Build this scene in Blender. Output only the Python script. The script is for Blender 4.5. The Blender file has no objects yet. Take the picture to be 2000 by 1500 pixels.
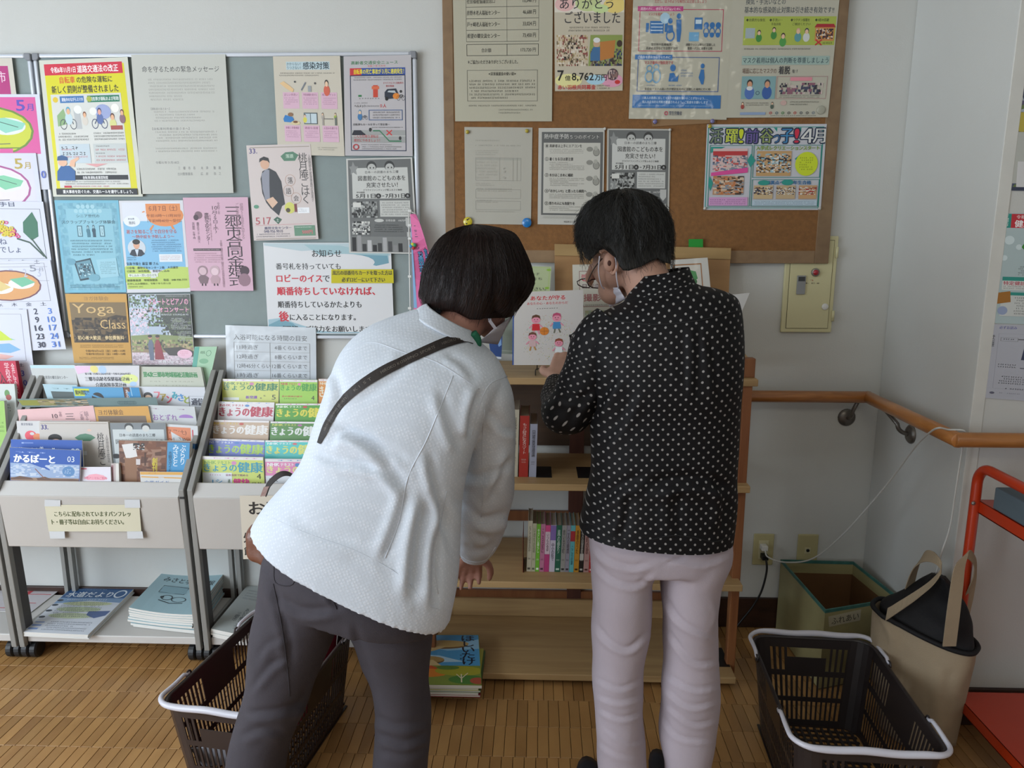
import bpy, math, random
import numpy as np
C = bpy.context.scene.collection
RND = random.Random(7)
PI = math.pi
# ------------------------------------------------------------------ camera
CF, CPIT, CYAW, CROL, CH, CD = 1464.9, 10.923, 1.7735, 0.1124, 1.3435, 2.4702
_p, _y, _r = (math.radians(a) for a in (CPIT, CYAW, CROL))
FW = np.array([-math.sin(_y)*math.cos(_p), math.cos(_y)*math.cos(_p), -math.sin(_p)])
_r0 = np.array([math.cos(_y), math.sin(_y), 0.0]); _u0 = np.cross(_r0, FW)
RT = _r0*math.cos(_r)+_u0*math.sin(_r); UP = -_r0*math.sin(_r)+_u0*math.cos(_r)
CP = np.array([0.0, -CD, CH])
def at(px, py, Y=None, Z=None, X=None):
    """photo pixel -> the point where its ray meets a real plane of the room"""
    d = FW*CF+RT*(px-1000)-UP*(py-750)
    t = (Y-CP[1])/d[1] if Y is not None else ((Z-CP[2])/d[2] if Z is not None else (X-CP[0])/d[0])
    return CP+d*t
def proj(V):
    d = np.asarray(V)-CP; z = d@FW
    return np.stack([1000+CF*(d@RT)/z, 750-CF*(d@UP)/z], -1)
from mathutils import Matrix, Vector
cam = bpy.data.cameras.new('camera'); cam.sensor_width = 36; cam.lens = CF*36/2000; cam.clip_start = .05
co = bpy.data.objects.new('camera', cam); C.objects.link(co)
co.matrix_world = Matrix(((RT[0], UP[0], -FW[0], CP[0]), (RT[1], UP[1], -FW[1], CP[1]), (RT[2], UP[2], -FW[2], CP[2]), (0, 0, 0, 1)))
bpy.context.scene.camera = co
# ------------------------------------------------------------------ light
vs = bpy.context.scene.view_settings
vs.view_transform = 'Standard'; vs.look = 'None'; vs.gamma = 1; vs.use_curve_mapping = False; vs.exposure = 0.0
bpy.context.scene.cycles.max_bounces = 6
w = bpy.data.worlds.new('world'); bpy.context.scene.world = w; w.use_nodes = True
w.node_tree.nodes['Background'].inputs[0].default_value = (.90, .90, .92, 1)
w.node_tree.nodes['Background'].inputs[1].default_value = .27
def area(name, loc, target, sx, sy, power, col):
    l = bpy.data.lights.new(name, 'AREA'); l.shape = 'RECTANGLE'; l.size = sx; l.size_y = sy; l.energy = power; l.color = col
    o = bpy.data.objects.new(name, l); C.objects.link(o); o.location = loc
    o.rotation_euler = (Vector(target)-Vector(loc)).to_track_quat('-Z', 'Y').to_euler(); return o
area('window_light', (-3.0, -2.15, 1.15), (-.4, -.6, .6), 2.4, 1.8, 92, (.80, .90, 1.0))
area('rear_window', (-2.4, -3.8, 1.5), (-.3, -.3, .8), 2.0, 1.6, 30, (.86, .93, 1.0))
area('ceiling_lamp', (.2, -3.0, 2.5), (.3, -1.2, .8), 1.2, .6, 9, (1.0, .95, .80))
# ------------------------------------------------------------------ colour and materials
def lin(h):
    h = h.lstrip('#')
    if len(h) == 3: h = ''.join(c*2 for c in h)
    v = [int(h[i:i+2], 16)/255 for i in (0, 2, 4)]
    return tuple(((c+.055)/1.055)**2.4 if c > .04045 else c/12.92 for c in v)+(1.0,)
MC = {}
def pm(name, hexc, rough=.6, var=.06, vs_=8, bump=0., bs=60, metal=0., coat=0., stretch=None, spec=.5, sheen=0., alpha=None, trans=0.):
    if name in MC: return MC[name]
    m = bpy.data.materials.new(name); m.use_nodes = True; nt = m.node_tree; N = nt.nodes; L = nt.links
    b = N['Principled BSDF']; c = lin(hexc)
    tc = N.new('ShaderNodeTexCoord'); mp = N.new('ShaderNodeMapping'); L.new(tc.outputs['Object'], mp.inputs[0])
    if stretch: mp.inputs['Scale'].default_value = stretch
    n = N.new('ShaderNodeTexNoise'); n.inputs['Scale'].default_value = vs_; n.inputs['Detail'].default_value = 5; L.new(mp.outputs[0], n.inputs[0])
    r = N.new('ShaderNodeValToRGB')
    r.color_ramp.elements[0].color = tuple(x*(1-var) for x in c[:3])+(1,); r.color_ramp.elements[1].color = tuple(min(1, x*(1+var)) for x in c[:3])+(1,)
    r.color_ramp.elements[0].position = .3; r.color_ramp.elements[1].position = .7
    L.new(n.outputs[0], r.inputs[0]); L.new(r.outputs[0], b.inputs['Base Color'])
    b.inputs['Roughness'].default_value = rough; b.inputs['Metallic'].default_value = metal; b.inputs['Coat Weight'].default_value = coat
    b.inputs['Coat Roughness'].default_value = .12; b.inputs['Specular IOR Level'].default_value = spec; b.inputs['Sheen Weight'].default_value = sheen
    b.inputs['Transmission Weight'].default_value = trans
    if alpha is not None: b.inputs['Alpha'].default_value = alpha
    if bump:
        n2 = N.new('ShaderNodeTexNoise'); n2.inputs['Scale'].default_value = bs; n2.inputs['Detail'].default_value = 4; L.new(mp.outputs[0], n2.inputs[0])
        bp = N.new('ShaderNodeBump'); bp.inputs['Strength'].default_value = bump; bp.inputs['Distance'].default_value = .003
        L.new(n2.outputs[0], bp.inputs['Height']); L.new(bp.outputs[0], b.inputs['Normal'])
    MC[name] = m; return m
def colmat(name, rough=.55, coat=0., wav=0.):
    if name in MC: return MC[name]
    m = bpy.data.materials.new(name); m.use_nodes = True; nt = m.node_tree; N = nt.nodes; L = nt.links; b = N['Principled BSDF']
    a = N.new('ShaderNodeVertexColor'); a.layer_name = 'Col'; L.new(a.outputs[0], b.inputs['Base Color'])
    b.inputs['Roughness'].default_value = rough; b.inputs['Coat Weight'].default_value = coat; b.inputs['Coat Roughness'].default_value = .16
    if wav:
        tc = N.new('ShaderNodeTexCoord'); n = N.new('ShaderNodeTexNoise'); n.inputs['Scale'].default_value = 16; n.inputs['Detail'].default_value = 2
        L.new(tc.outputs['Object'], n.inputs[0]); bp = N.new('ShaderNodeBump'); bp.inputs['Strength'].default_value = wav; bp.inputs['Distance'].default_value = .01
        L.new(n.outputs[0], bp.inputs['Height']); L.new(bp.outputs[0], b.inputs['Coat Normal'])
    MC[name] = m; return m
def wood(name, c1, c2, scale=(2, 30, 30), rough=.5, coat=0.):
    if name in MC: return MC[name]
    m = bpy.data.materials.new(name); m.use_nodes = True; nt = m.node_tree; N = nt.nodes; L = nt.links; b = N['Principled BSDF']
    tc = N.new('ShaderNodeTexCoord'); mp = N.new('ShaderNodeMapping'); mp.inputs['Scale'].default_value = scale; L.new(tc.outputs['Object'], mp.inputs[0])
    n = N.new('ShaderNodeTexNoise'); n.inputs['Scale'].default_value = 2.2; n.inputs['Detail'].default_value = 8; n.inputs['Distortion'].default_value = .6
    oi = N.new('ShaderNodeObjectInfo'); ad = N.new('ShaderNodeVectorMath'); ad.operation = 'ADD'; L.new(mp.outputs[0], ad.inputs[0])
    cb = N.new('ShaderNodeVectorMath'); cb.operation = 'SCALE'; cb.inputs[0].default_value = (17, 9, 5); L.new(oi.outputs['Random'], cb.inputs['Scale']); L.new(cb.outputs[0], ad.inputs[1])
    L.new(ad.outputs[0], n.inputs[0])
    r = N.new('ShaderNodeValToRGB'); r.color_ramp.elements[0].color = lin(c1); r.color_ramp.elements[1].color = lin(c2); r.color_ramp.elements[0].position = .3; r.color_ramp.elements[1].position = .7
    L.new(n.outputs[0], r.inputs[0])
    hs = N.new('ShaderNodeHueSaturation'); mr = N.new('ShaderNodeMapRange'); mr.inputs['To Min'].default_value = .86; mr.inputs['To Max'].default_value = 1.14
    L.new(oi.outputs['Random'], mr.inputs[0]); L.new(mr.outputs[0], hs.inputs['Value']); L.new(r.outputs[0], hs.inputs['Color']); L.new(hs.outputs[0], b.inputs['Base Color'])
    b.inputs['Roughness'].default_value = rough; b.inputs['Coat Weight'].default_value = coat; b.inputs['Coat Roughness'].default_value = .25
    bp = N.new('ShaderNodeBump'); bp.inputs['Strength'].default_value = .08; bp.inputs['Distance'].default_value = .002; L.new(n.outputs[0], bp.inputs['Height']); L.new(bp.outputs[0], b.inputs['Normal'])
    MC[name] = m; return m
# ------------------------------------------------------------------ objects
LOC = {}
def tag(o, label=None, cat=None, group=None, kind=None):
    if label: o['label'] = label
    if cat: o['category'] = cat
    if group: o['group'] = group
    if kind: o['kind'] = kind
    return o
def thing(name, label, cat, loc=(0, 0, 0), group=None):
    o = bpy.data.objects.new(name, None); C.objects.link(o); o.empty_display_size = .05; o.location = tuple(float(v) for v in loc)
    LOC[o.name] = np.array(loc, float); return tag(o, label, cat, group)
class MB:
    def __init__(s): s.v = []; s.f = []; s.c = []; s.uv = []; s.mi = []; s.n = 0
    def add(s, V, F, col=None, mi=0, uv=None):
        V = np.asarray(V, float).reshape(-1, 3); s.v.append(V)
        for f in F: s.f.append([i+s.n for i in f]); s.c.append(col); s.mi.append(mi)
        s.uv.append(np.zeros((len(V), 2)) if uv is None else np.asarray(uv)); s.n += len(V); return s
    def box(s, a, b, col=None, mi=0):
        x0, y0, z0 = a; x1, y1, z1 = b
        V = [(x0, y0, z0), (x1, y0, z0), (x1, y1, z0), (x0, y1, z0), (x0, y0, z1), (x1, y0, z1), (x1, y1, z1), (x0, y1, z1)]
        return s.add(V, [(0, 3, 2, 1), (4, 5, 6, 7), (0, 1, 5, 4), (1, 2, 6, 5), (2, 3, 7, 6), (3, 0, 4, 7)], col, mi)
    def hexa(s, T, B, col=None, mi=0):   # T,B: four corners each
        V = list(T)+list(B)
        return s.add(V, [(0, 1, 2, 3), (7, 6, 5, 4), (0, 4, 5, 1), (1, 5, 6, 2), (2, 6, 7, 3), (3, 7, 4, 0)], col, mi)
    def tube(s, P, R, n=10, col=None, mi=0, closed=False, uv=False):
        V, F, U = tube3(P, R, n, closed); return s.add(V, F, col, mi, U if uv else None)
def tube3(P, R, n=10, closed=False, flat=None):
    P = np.asarray(P, float); m = len(P)
    R = np.full(m, R) if np.isscalar(R) else np.asarray(R, float)
    T = np.gradient(P, axis=0) if not closed else np.roll(P, -1, 0)-np.roll(P, 1, 0)
    T /= np.maximum(np.linalg.norm(T, axis=1)[:, None], 1e-9)
    a = np.array([0, 0, 1.]) if abs(T[0][2]) < .9 else np.array([1., 0, 0])
    u = np.cross(T[0], a); u /= np.linalg.norm(u); V = []; U = []; ln = 0
    for i in range(m):
        u = u-T[i]*(u@T[i]); u /= max(np.linalg.norm(u), 1e-9); v = np.cross(T[i], u)
        if i: ln += np.linalg.norm(P[i]-P[i-1])
        for k in range(n):
            q = 2*PI*k/n; V.append(P[i]+R[i]*(math.cos(q)*u+math.sin(q)*v)); U.append((q*float(R.mean()), ln))
    F = []
    for i in range(m if closed else m-1):
        j = (i+1) % m
        for k in range(n):
            l = (k+1) % n; F.append((i*n+k, i*n+l, j*n+l, j*n+k))
    if not closed:
        F.append(tuple(range(n))[::-1]); F.append(tuple((m-1)*n+k for k in range(n)))
    return V, F, U
def rootloc(par):
    while par is not None and par.parent is not None: par = par.parent
    return LOC.get(par.name, np.zeros(3)) if par is not None else None
def mk(name, mb, mats, parent=None, smooth=False, origin=None):
    me = bpy.data.meshes.new(name); V = np.concatenate(mb.v)
    if parent is None:
        lo = V.min(0); hi = V.max(0); org = np.array([(lo[0]+hi[0])/2, (lo[1]+hi[1])/2, lo[2]]) if origin is None else np.array(origin, float)
    else: org = rootloc(parent)
    me.from_pydata((V-org).tolist(), [], mb.f)
    if not isinstance(mats, (list, tuple)): mats = [mats]
    for m in mats: me.materials.append(m)
    if len(mats) > 1: me.polygons.foreach_set('material_index', mb.mi)
    if any(c is not None for c in mb.c):
        ca = me.color_attributes.new('Col', 'FLOAT_COLOR', 'CORNER'); buf = []
        for f, c in zip(mb.f, mb.c): buf.extend((lin(c) if isinstance(c, str) else (c or (1, 1, 1, 1)))*len(f))
        ca.data.foreach_set('color', buf)
    UV = np.concatenate(mb.uv)
    if UV.any():
        ul = me.uv_layers.new(name='UVMap'); idx = np.array([i for f in mb.f for i in f]); ul.data.foreach_set('uv', UV[idx].ravel())
    if smooth: me.polygons.foreach_set('use_smooth', [True]*len(me.polygons))
    me.update()
    o = bpy.data.objects.new(name, me); C.objects.link(o)
    if parent is None: o.location = org.tolist(); LOC[o.name] = org
    else: o.parent = parent
    return o
def bevel(o, wd=.002, seg=2):
    b = o.modifiers.new('bevel', 'BEVEL'); b.width = wd; b.segments = seg; b.limit_method = 'ANGLE'; return o
def struct(o): o['kind'] = 'structure'; return o
def boxo(name, a, b, m, parent=None, bv=0):
    mb = MB(); mb.box(np.minimum(a, b), np.maximum(a, b)); o = mk(name, mb, m, parent)
    if bv: bevel(o, bv)
    return o
def cr(P, n):
    """Catmull-Rom through rows of P"""
    P = np.asarray(P, float); Q = np.vstack([2*P[0]-P[1], P, 2*P[-1]-P[-2]]); out = []
    for i in range(1, len(Q)-2):
        for k in range(n):
            t = k/n; a, b, c, d = Q[i-1:i+3]
            out.append(.5*((2*b)+(-a+c)*t+(2*a-5*b+4*c-d)*t*t+(-a+3*b-3*c+d)*t**3))
    out.append(P[-1]); return np.array(out)
def loft(rings, n=40, sub=4, e=2.2, caps=True, uvs=False):
    """rings: (Lpx,Lpy,Rpx,Rpy,Y,thick): a closed body whose left and right sides stand at depth Y"""
    rows = []
    for r in rings:
        yl, yr = r[4] if isinstance(r[4], tuple) else (r[4], r[4]); L = at(r[0], r[1], Y=yl); R = at(r[2], r[3], Y=yr); rows.append(list((L+R)/2)+list((R-L)/2)+[r[5]/2])
    rows = cr(rows, sub); V = []; U = []; s = 0; pc = None
    for q in rows:
        c, h, t = q[:3], q[3:6], q[6]
        if pc is not None: s += np.linalg.norm(c-pc)
        pc = c; a = np.linalg.norm(h); per = 4*(a+t)*.78
        for k in range(n):
            f = 2*PI*k/n; cx, sy = math.cos(f), math.sin(f)
            cx = math.copysign(abs(cx)**(2/e), cx); sy = math.copysign(abs(sy)**(2/e), sy)
            V.append(c+h*cx-np.array([-h[1], h[0], 0])/max(math.hypot(h[0], h[1]), 1e-6)*t*sy); U.append((f/(2*PI)*per if not uvs else (c+h*cx)[0]*1.0, s))
    F = []; m = len(rows)
    for i in range(m-1):
        for k in range(n):
            l = (k+1) % n; F.append((i*n+k, i*n+l, (i+1)*n+l, (i+1)*n+k))
    if caps: F.append(tuple(range(n))[::-1]); F.append(tuple((m-1)*n+k for k in range(n)))
    return np.array(V), F, U
def vox(parts, size, smooth=3):
    """fuse closed pieces into one continuous skin"""
    mb = MB()
    for p in parts: mb.add(p[0], p[1])
    me = bpy.data.meshes.new('tmp'); me.from_pydata(np.concatenate(mb.v).tolist(), [], mb.f)
    o = bpy.data.objects.new('tmp', me); C.objects.link(o)
    m = o.modifiers.new('r', 'REMESH'); m.mode = 'VOXEL'; m.voxel_size = size
    if smooth: s = o.modifiers.new('s', 'SMOOTH'); s.iterations = smooth; s.factor = .5
    dg = bpy.context.evaluated_depsgraph_get(); ev = o.evaluated_get(dg); r = ev.to_mesh()
    V = np.empty(len(r.vertices)*3); r.vertices.foreach_get('co', V); F = [tuple(p.vertices) for p in r.polygons]
    Nn = np.empty(len(r.vertices)*3); r.vertices.foreach_get('normal', Nn)
    ev.to_mesh_clear(); bpy.data.objects.remove(o); bpy.data.meshes.remove(me)
    return V.reshape(-1, 3), F, Nn.reshape(-1, 3)
def vnorm(V, F):
    V = np.asarray(V); N = np.zeros_like(V); Q = np.array([f[:3] for f in F if len(f) < 6])
    n = np.cross(V[Q[:, 1]]-V[Q[:, 0]], V[Q[:, 2]]-V[Q[:, 0]])
    for k in range(3): np.add.at(N, Q[:, k], n)
    c = V.mean(0); N /= np.maximum(np.linalg.norm(N, axis=1)[:, None], 1e-12)
    if ((V-c)*N).sum() < 0: N = -N
    return N
def fold(V, N, folds):
    """cloth folds: each is (points, width_px, depth_m) raised along its line on the side of the cloth that faces the room"""
    P = proj(V); face = np.clip(-(N*np.array([0, 1, 0])).sum(1)*2+.1, 0, 1); D = np.zeros(len(V))
    for pts, wd, dp in folds:
        pts = cr(pts, 5) if len(pts) > 2 else np.array(pts, float); best = np.full(len(V), 1e9); sg = np.zeros(len(V)); tt = np.zeros(len(V)); n = len(pts)-1
        for i in range(n):
            a, b = pts[i], pts[i+1]; ab = b-a; L2 = ab@ab; t = np.clip(((P-a)@ab)/L2, 0, 1); q = P-(a+t[:, None]*ab); d = np.hypot(q[:, 0], q[:, 1])
            s = np.sign(ab[0]*q[:, 1]-ab[1]*q[:, 0]); m = d < best; best[m] = d[m]; sg[m] = s[m]; tt[m] = (i+t[m])/n
        s = best*sg; en = np.clip(np.minimum(tt, 1-tt)*5+.12, 0, 1)
        D += dp*en*(-np.exp(-(s/wd)**2)+.9*np.exp(-((s-1.7*wd)/(1.2*wd))**2))
    return V+N*(D*face)[:, None]
def ell(c, r, n=16, m=10, rot=None):
    V = []; F = []
    for i in range(m+1):
        a = PI*i/m
        for k in range(n):
            b = 2*PI*k/n; V.append((math.sin(a)*math.cos(b)*r[0], math.sin(a)*math.sin(b)*r[1], math.cos(a)*r[2]))
    for i in range(m):
        for k in range(n):
            l = (k+1) % n; F.append((i*n+k, (i+1)*n+k, (i+1)*n+l, i*n+l))
    V = np.array(V)
    if rot is not None: V = V@np.array(rot).T
    return V+np.array(c), F
# ------------------------------------------------------------------ lettering and flat print
TC = {}
def glyphs(s, off=0.0, vert=False, res=2):
    off = off if off > .04 else min(off*.5, .013)
    k = (s, off, vert)
    if k in TC: return TC[k]
    c = bpy.data.curves.new('t', 'FONT'); c.body = '\n'.join(s.replace('ー', '｜')) if vert else s; c.resolution_u = res; c.offset = off
    if vert: c.align_x = 'CENTER'; c.space_line = .84
    o = bpy.data.objects.new('t', c); C.objects.link(o); dg = bpy.context.evaluated_depsgraph_get(); ev = o.evaluated_get(dg); m = ev.to_mesh()
    V = np.array([v.co[:2] for v in m.vertices]) if len(m.vertices) else np.zeros((1, 2)); F = [tuple(p.vertices) for p in m.polygons]
    ev.to_mesh_clear(); bpy.data.objects.remove(o); bpy.data.curves.remove(c)
    lo = V.min(0); hi = V.max(0); V = (V-lo)/np.maximum(hi-lo, 1e-6); V[:, 1] = 1-V[:, 1]
    TC[k] = (V, F); return TC[k]
def prints(mb, fn, items, seed=1, ext=0):
    """flat print: items in 0..100 sheet units, fn(u,v,layer) -> world"""
    rn = random.Random(seed); lay = 0
    def put(P, F, col):
        nonlocal lay
        mb.add([fn(min(max(u, .6), 99.4)/100, min(max(v, .6), 99.4+ext)/100, lay) for u, v in P], F, col)
    for it in items:
        k = it[0]; lay += 1
        if k in 'tv':
            s, u0, v0, u1, v1, col = it[1:7]; off = it[7] if len(it) > 7 else .012
            G, F = glyphs(s, 0, k == 'v'); hh = (v1-v0) if k == 't' else (u1-u0)*.75; sh = [(0, 0)]
            if off > .04: d_ = hh*.07; sh = [(d_*math.cos(q_*PI/3), d_*math.sin(q_*PI/3)) for q_ in range(6)]
            elif off > .0085: d_ = hh*min(off, .03)*.95; sh = [(-d_, 0), (d_, 0)] if off < .018 else [(-d_, -d_*.5), (d_, -d_*.5), (0, d_*.8)]
            for q_, (sx, sy) in enumerate(sh):
                lay += (1 if q_ else 0); put([(u0+g[0]*(u1-u0)+sx, v0+g[1]*(v1-v0)+sy) for g in G], F, col)
        elif k == 'r': u0, v0, u1, v1, col = it[1:]; put([(u0, v0), (u0, v1), (u1, v1), (u1, v0)], [(0, 1, 2, 3)], col)
        elif k == 'e':
            cx, cy, rx, ry, col = it[1:6]; n = 20; put([(cx+rx*math.cos(2*PI*i/n), cy-ry*math.sin(2*PI*i/n)) for i in range(n)], [tuple(range(n))], col)
        elif k == 'o':   # ring
            cx, cy, rx, ry, col, wd = it[1:7]; n = 24
            P = [(cx+rx*s*math.cos(2*PI*i/n), cy-ry*s*math.sin(2*PI*i/n)) for s in (1, 1-wd) for i in range(n)]
            put(P, [(i, (i+1) % n, n+(i+1) % n, n+i) for i in range(n)], col)
        elif k == 'p': put(it[1], [tuple(range(len(it[1])))], it[2])
        elif k == 'f':   # frame
            u0, v0, u1, v1, col, t = it[1:7]; a = t; b = it[7] if len(it) > 7 else t*.7
            P = [(u0, v0), (u1, v0), (u1, v1), (u0, v1), (u0+a, v0+b), (u1-a, v0+b), (u1-a, v1-b), (u0+a, v1-b)]
            put(P, [(0, 4, 5, 1), (1, 5, 6, 2), (2, 6, 7, 3), (3, 7, 4, 0)], col)
        elif k == 'l':
            pts, col, t = it[1:4]
            for (a, b), (c, d) in zip(pts[:-1], pts[1:]):
                dx, dy = c-a, d-b; q = math.hypot(dx, dy) or 1; nx, ny = -dy/q*t/2, dx/q*t/2
                put([(a+nx, b+ny), (c+nx, d+ny), (c-nx, d-ny), (a-nx, b-ny)], [(0, 1, 2, 3)], col)
        elif k == 'b':   # rows of body text too small to read
            u0, v0, u1, v1, rows, col = it[1:7]; asp = it[7] if len(it) > 7 else .72; ph = (v1-v0)/rows; cw = ph*.62*asp*1.4; P = []; F = []; P2 = []; F2 = []
            for r in range(rows):
                u = u0+(cw if rn.random() < .3 else 0); end = u1-(0 if rn.random() < .7 else rn.random()*.5*(u1-u0)); v = v0+r*ph
                while u+cw < end:
                    if rn.random() > .08:
                        for _ in (0, 1):
                            a = v+ph*(rn.uniform(.1, .25) if _ else rn.uniform(.38, .55)); b = u+cw*rn.uniform(0, .35); n = len(P)
                            P += [(b, a), (b, a+ph*.10), (b+cw*.5, a+ph*.10), (b+cw*.5, a)]; F.append((n, n+1, n+2, n+3))
                        a = u+cw*rn.uniform(.1, .7); n = len(P2); P2 += [(a, v+ph*.12), (a, v+ph*.68), (a+cw*.12, v+ph*.68), (a+cw*.12, v+ph*.12)]; F2.append((n, n+1, n+2, n+3))
                    u += cw
            if P: put(P, F, col)
            lay += 1
            if P2: put(P2, F2, col)
        elif k == 'n':   # mottled picture of many small dabs
            u0, v0, u1, v1, cnt, cols, sz = it[1:8]; bycol = {}
            area_ = (u1-u0)*(v1-v0); st = math.sqrt(area_/max(cnt, 1)*.28); nx = max(2, int((u1-u0)/st)); ny = max(2, int((v1-v0)/st)); du = (u1-u0)/nx; dv = (v1-v0)/ny
            G = [[(u0+i*du+(rn.uniform(-.36, .36)*du if 0 < i < nx else 0), v0+j*dv+(rn.uniform(-.36, .36)*dv if 0 < j < ny else 0)) for i in range(nx+1)] for j in range(ny+1)]
            last = rn.choice(cols)
            for j in range(ny):
                for i in range(nx):
                    if rn.random() < .35: continue
                    if rn.random() < .7: last = rn.choice(cols)
                    P, F = bycol.setdefault(last, ([], [])); n = len(P); P += [G[j][i], G[j+1][i], G[j+1][i+1], G[j][i+1]]; F.append((n, n+1, n+2, n+3))
            for i, (c, (P, F)) in enumerate(bycol.items()): lay += (1 if i else 0); put(P, F, c)
PCOUNT = [0]
def sheet(name, label, cat, quad, paper, items, Y=-.02, Yb=None, thick=.0005, group=None, mat=None, ext=0, parent=None, Z=None, edge=None, curl=0, pt=None, pn='printing'):
    """quad: four photo pixels tl,tr,br,bl read on the plane the sheet lies in"""
    Yb = Y if Yb is None else Yb
    if pt is not None: Q = [np.array(q, float) for q in pt]
    elif Z is not None: Q = [at(x, y, Z=Z) for x, y in quad]
    else: Q = [at(*quad[0], Y=Y), at(*quad[1], Y=Y), at(*quad[2], Y=Yb), at(*quad[3], Y=Yb)]
    tl, tr, br, bl = Q; nr = np.cross(tr-tl, bl-tl); nr /= np.linalg.norm(nr)
    if nr@(CP-tl) < 0: nr = -nr
    def fn(u, v, lay=None):
        p = (tl*(1-u)+tr*u)*(1-v)+(bl*(1-u)+br*u)*v
        if curl: p = p+nr*curl*((max(0, v-.55)/.45)**2+.0)
        return p+nr*(0 if lay is None else .0001+.000022*lay)
    vb = 1+ext/100; nv = 1 if not curl else 8
    mb = MB()
    for i in range(nv):
        a, b = vb*i/nv, vb*(i+1)/nv
        T = [fn(0, a), fn(0, b), fn(1, b), fn(1, a)]; mb.hexa(T, [t-nr*thick for t in T], paper)
    if edge:
        for i, f in enumerate(mb.f):
            if i % 6 != 0: mb.c[i] = edge
    base = mat or colmat('paper', .6)
    PCOUNT[0] += 1
    if parent is None:
        if items:
            r = thing(name, label, cat, (bl+br)/2, group); mk('sheet', mb, base, r); par = r
        else: r = mk(name, mb, base); tag(r, label, cat, group); return r
    else: r = par = mk(name, mb, base, parent)
    if items:
        pb = MB(); prints(pb, fn, items, seed=PCOUNT[0], ext=ext); mk(pn, pb, colmat('print_ink', .5) if mat is None else mat, par)
    return r
# ================================================================== THE ROOM
WALLM = pm('wall_paint', '#c9cac6', .75, .02, 3, .12, 220)
PIX = 1.1400; PFY = -.525          # the pillar: left face and front face
def wallbox(name, a, b, m=WALLM): return struct(boxo(name, a, b, m))
wallbox('wall_back', (-3.3, 0, 0), (2.2, .1, 2.6))
pil = MB(); pil.box((PIX, PFY, 0), (2.2, 0, 2.6)); po = struct(mk('wall_pillar', pil, WALLM)); bevel(po, .006, 3)
wallbox('ceiling', (-3.3, -4.2, 2.6), (2.2, .1, 2.7), pm('ceiling_paint', '#d8d8d4', .8))
wallbox('wall_right', (2.2, -4.2, 0), (2.3, .1, 2.6))
lw = MB(); lw.box((-3.4, -4.2, 0), (-3.3, .1, .45)); lw.box((-3.4, -4.2, 2.15), (-3.3, .1, 2.6)); lw.box((-3.4, -4.2, .45), (-3.3, -3.45, 2.15)); lw.box((-3.4, -.85, .45), (-3.3, .1, 2.15)); struct(mk('wall_left', lw, WALLM))
wf = struct(boxo('window_1', (-3.37, -3.45, .45), (-3.31, -.85, .50), pm('window_aluminium', '#b8bcc0', .4, metal=.4)))
for a_, b_ in (((-3.37, -3.45, 2.10), (-3.31, -.85, 2.15)), ((-3.37, -3.45, .5), (-3.31, -3.40, 2.10)), ((-3.37, -.90, .5), (-3.31, -.85, 2.10)), ((-3.37, -2.18, .5), (-3.31, -2.12, 2.10))): boxo('window_frame', a_, b_, MC['window_aluminium'], wf)
boxo('window_pane', (-3.345, -3.42, .48), (-3.340, -.88, 2.12), pm('window_glass', '#e8eef2', .02, .0, trans=1.), wf)
DARKW = wood('baseboard_wood', '#2a1812', '#3c241a', (4, 20, 20), .45)
struct(boxo('baseboard_back', (-3.3, -.012, .002), (PIX, 0, .112), DARKW, None, .002))
struct(boxo('baseboard_side', (PIX-.012, PFY-.012, .002), (PIX, -.012, .112), DARKW))
struct(boxo('baseboard_pillar', (PIX, PFY-.012, .002), (2.2, PFY, .112), DARKW))
struct(boxo('trim_1', (PIX-.002, PFY-.003, .112), (PIX+.030, PFY+.0, 2.6), pm('corner_guard', '#d4d4ce', .5), None, .0015))
# parquet floor: short strips in rows across the room
FB = struct(boxo('floor', (-3.3, -4.2, -.06), (2.2, .1, -.012), pm('floor_screed', '#2c170c', .9)))
FLW = wood('parquet_wood', '#9a7042', '#b98e58', (3, 1.2, 3), .34, .25)
SW, SL = .0300, .1255
def stripmesh(w, l, g=.0007):
    mb = MB(); x, y, z = w/2-g, l/2-g, 0; b = .0006
    T = [(-x+b, -y+b, 0), (x-b, -y+b, 0), (x-b, y-b, 0), (-x+b, y-b, 0)]; M_ = [(-x, -y, -b), (x, -y, -b), (x, y, -b), (-x, y, -b)]; B = [(-x, -y, -.0115), (x, -y, -.0115), (x, y, -.0115), (-x, y, -.0115)]
    V = T+M_+B; F = [(0, 1, 2, 3)]
    for o_ in (0, 4):
        for i in range(4): j = (i+1) % 4; F.append((o_+i, o_+4+i, o_+4+j, o_+j))
    mb.add(V, F); return mb
cells = []
fr = random.Random(3)
for r in range(-1, 31):
    yc = .0-.083-SL*r+SL/2
    off = fr.uniform(0, SW)
    for k in range(-110, 75):
        cells.append((k*SW+off, yc))
def big(c):
    p = proj(np.array([c[0], c[1], 0.]))
    d = np.array([c[0], c[1], 0.])-CP
    return (0 <= p[0] <= 2000 and 0 < p[1] <= 1560 and d@FW > 0)
inview = [c for c in cells if big(c)]
inview.sort(key=lambda c: c[1]); near = set(inview[:300])
m0 = None
for c in inview[:300]:
    if m0 is None:
        o = mk('floor_strip', stripmesh(SW, SL), FLW, FB); m0 = o
        o.location = (c[0]-LOC['floor'][0], c[1]-LOC['floor'][1], fr.uniform(-.0003, .0003)-LOC['floor'][2]+0)
        base = [v.co.copy() for v in o.data.vertices]
        for v in o.data.vertices: v.co = v.co+Vector(LOC['floor'].tolist())
    else:
        o = m0.copy(); C.objects.link(o); o.parent = FB
        o.location = (c[0]-LOC['floor'][0], c[1]-LOC['floor'][1], fr.uniform(-.0003, .0003)-LOC['floor'][2])
mb = MB(); sV = np.array(stripmesh(SW, SL).v[0]); sF = stripmesh(SW, SL).f
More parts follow.
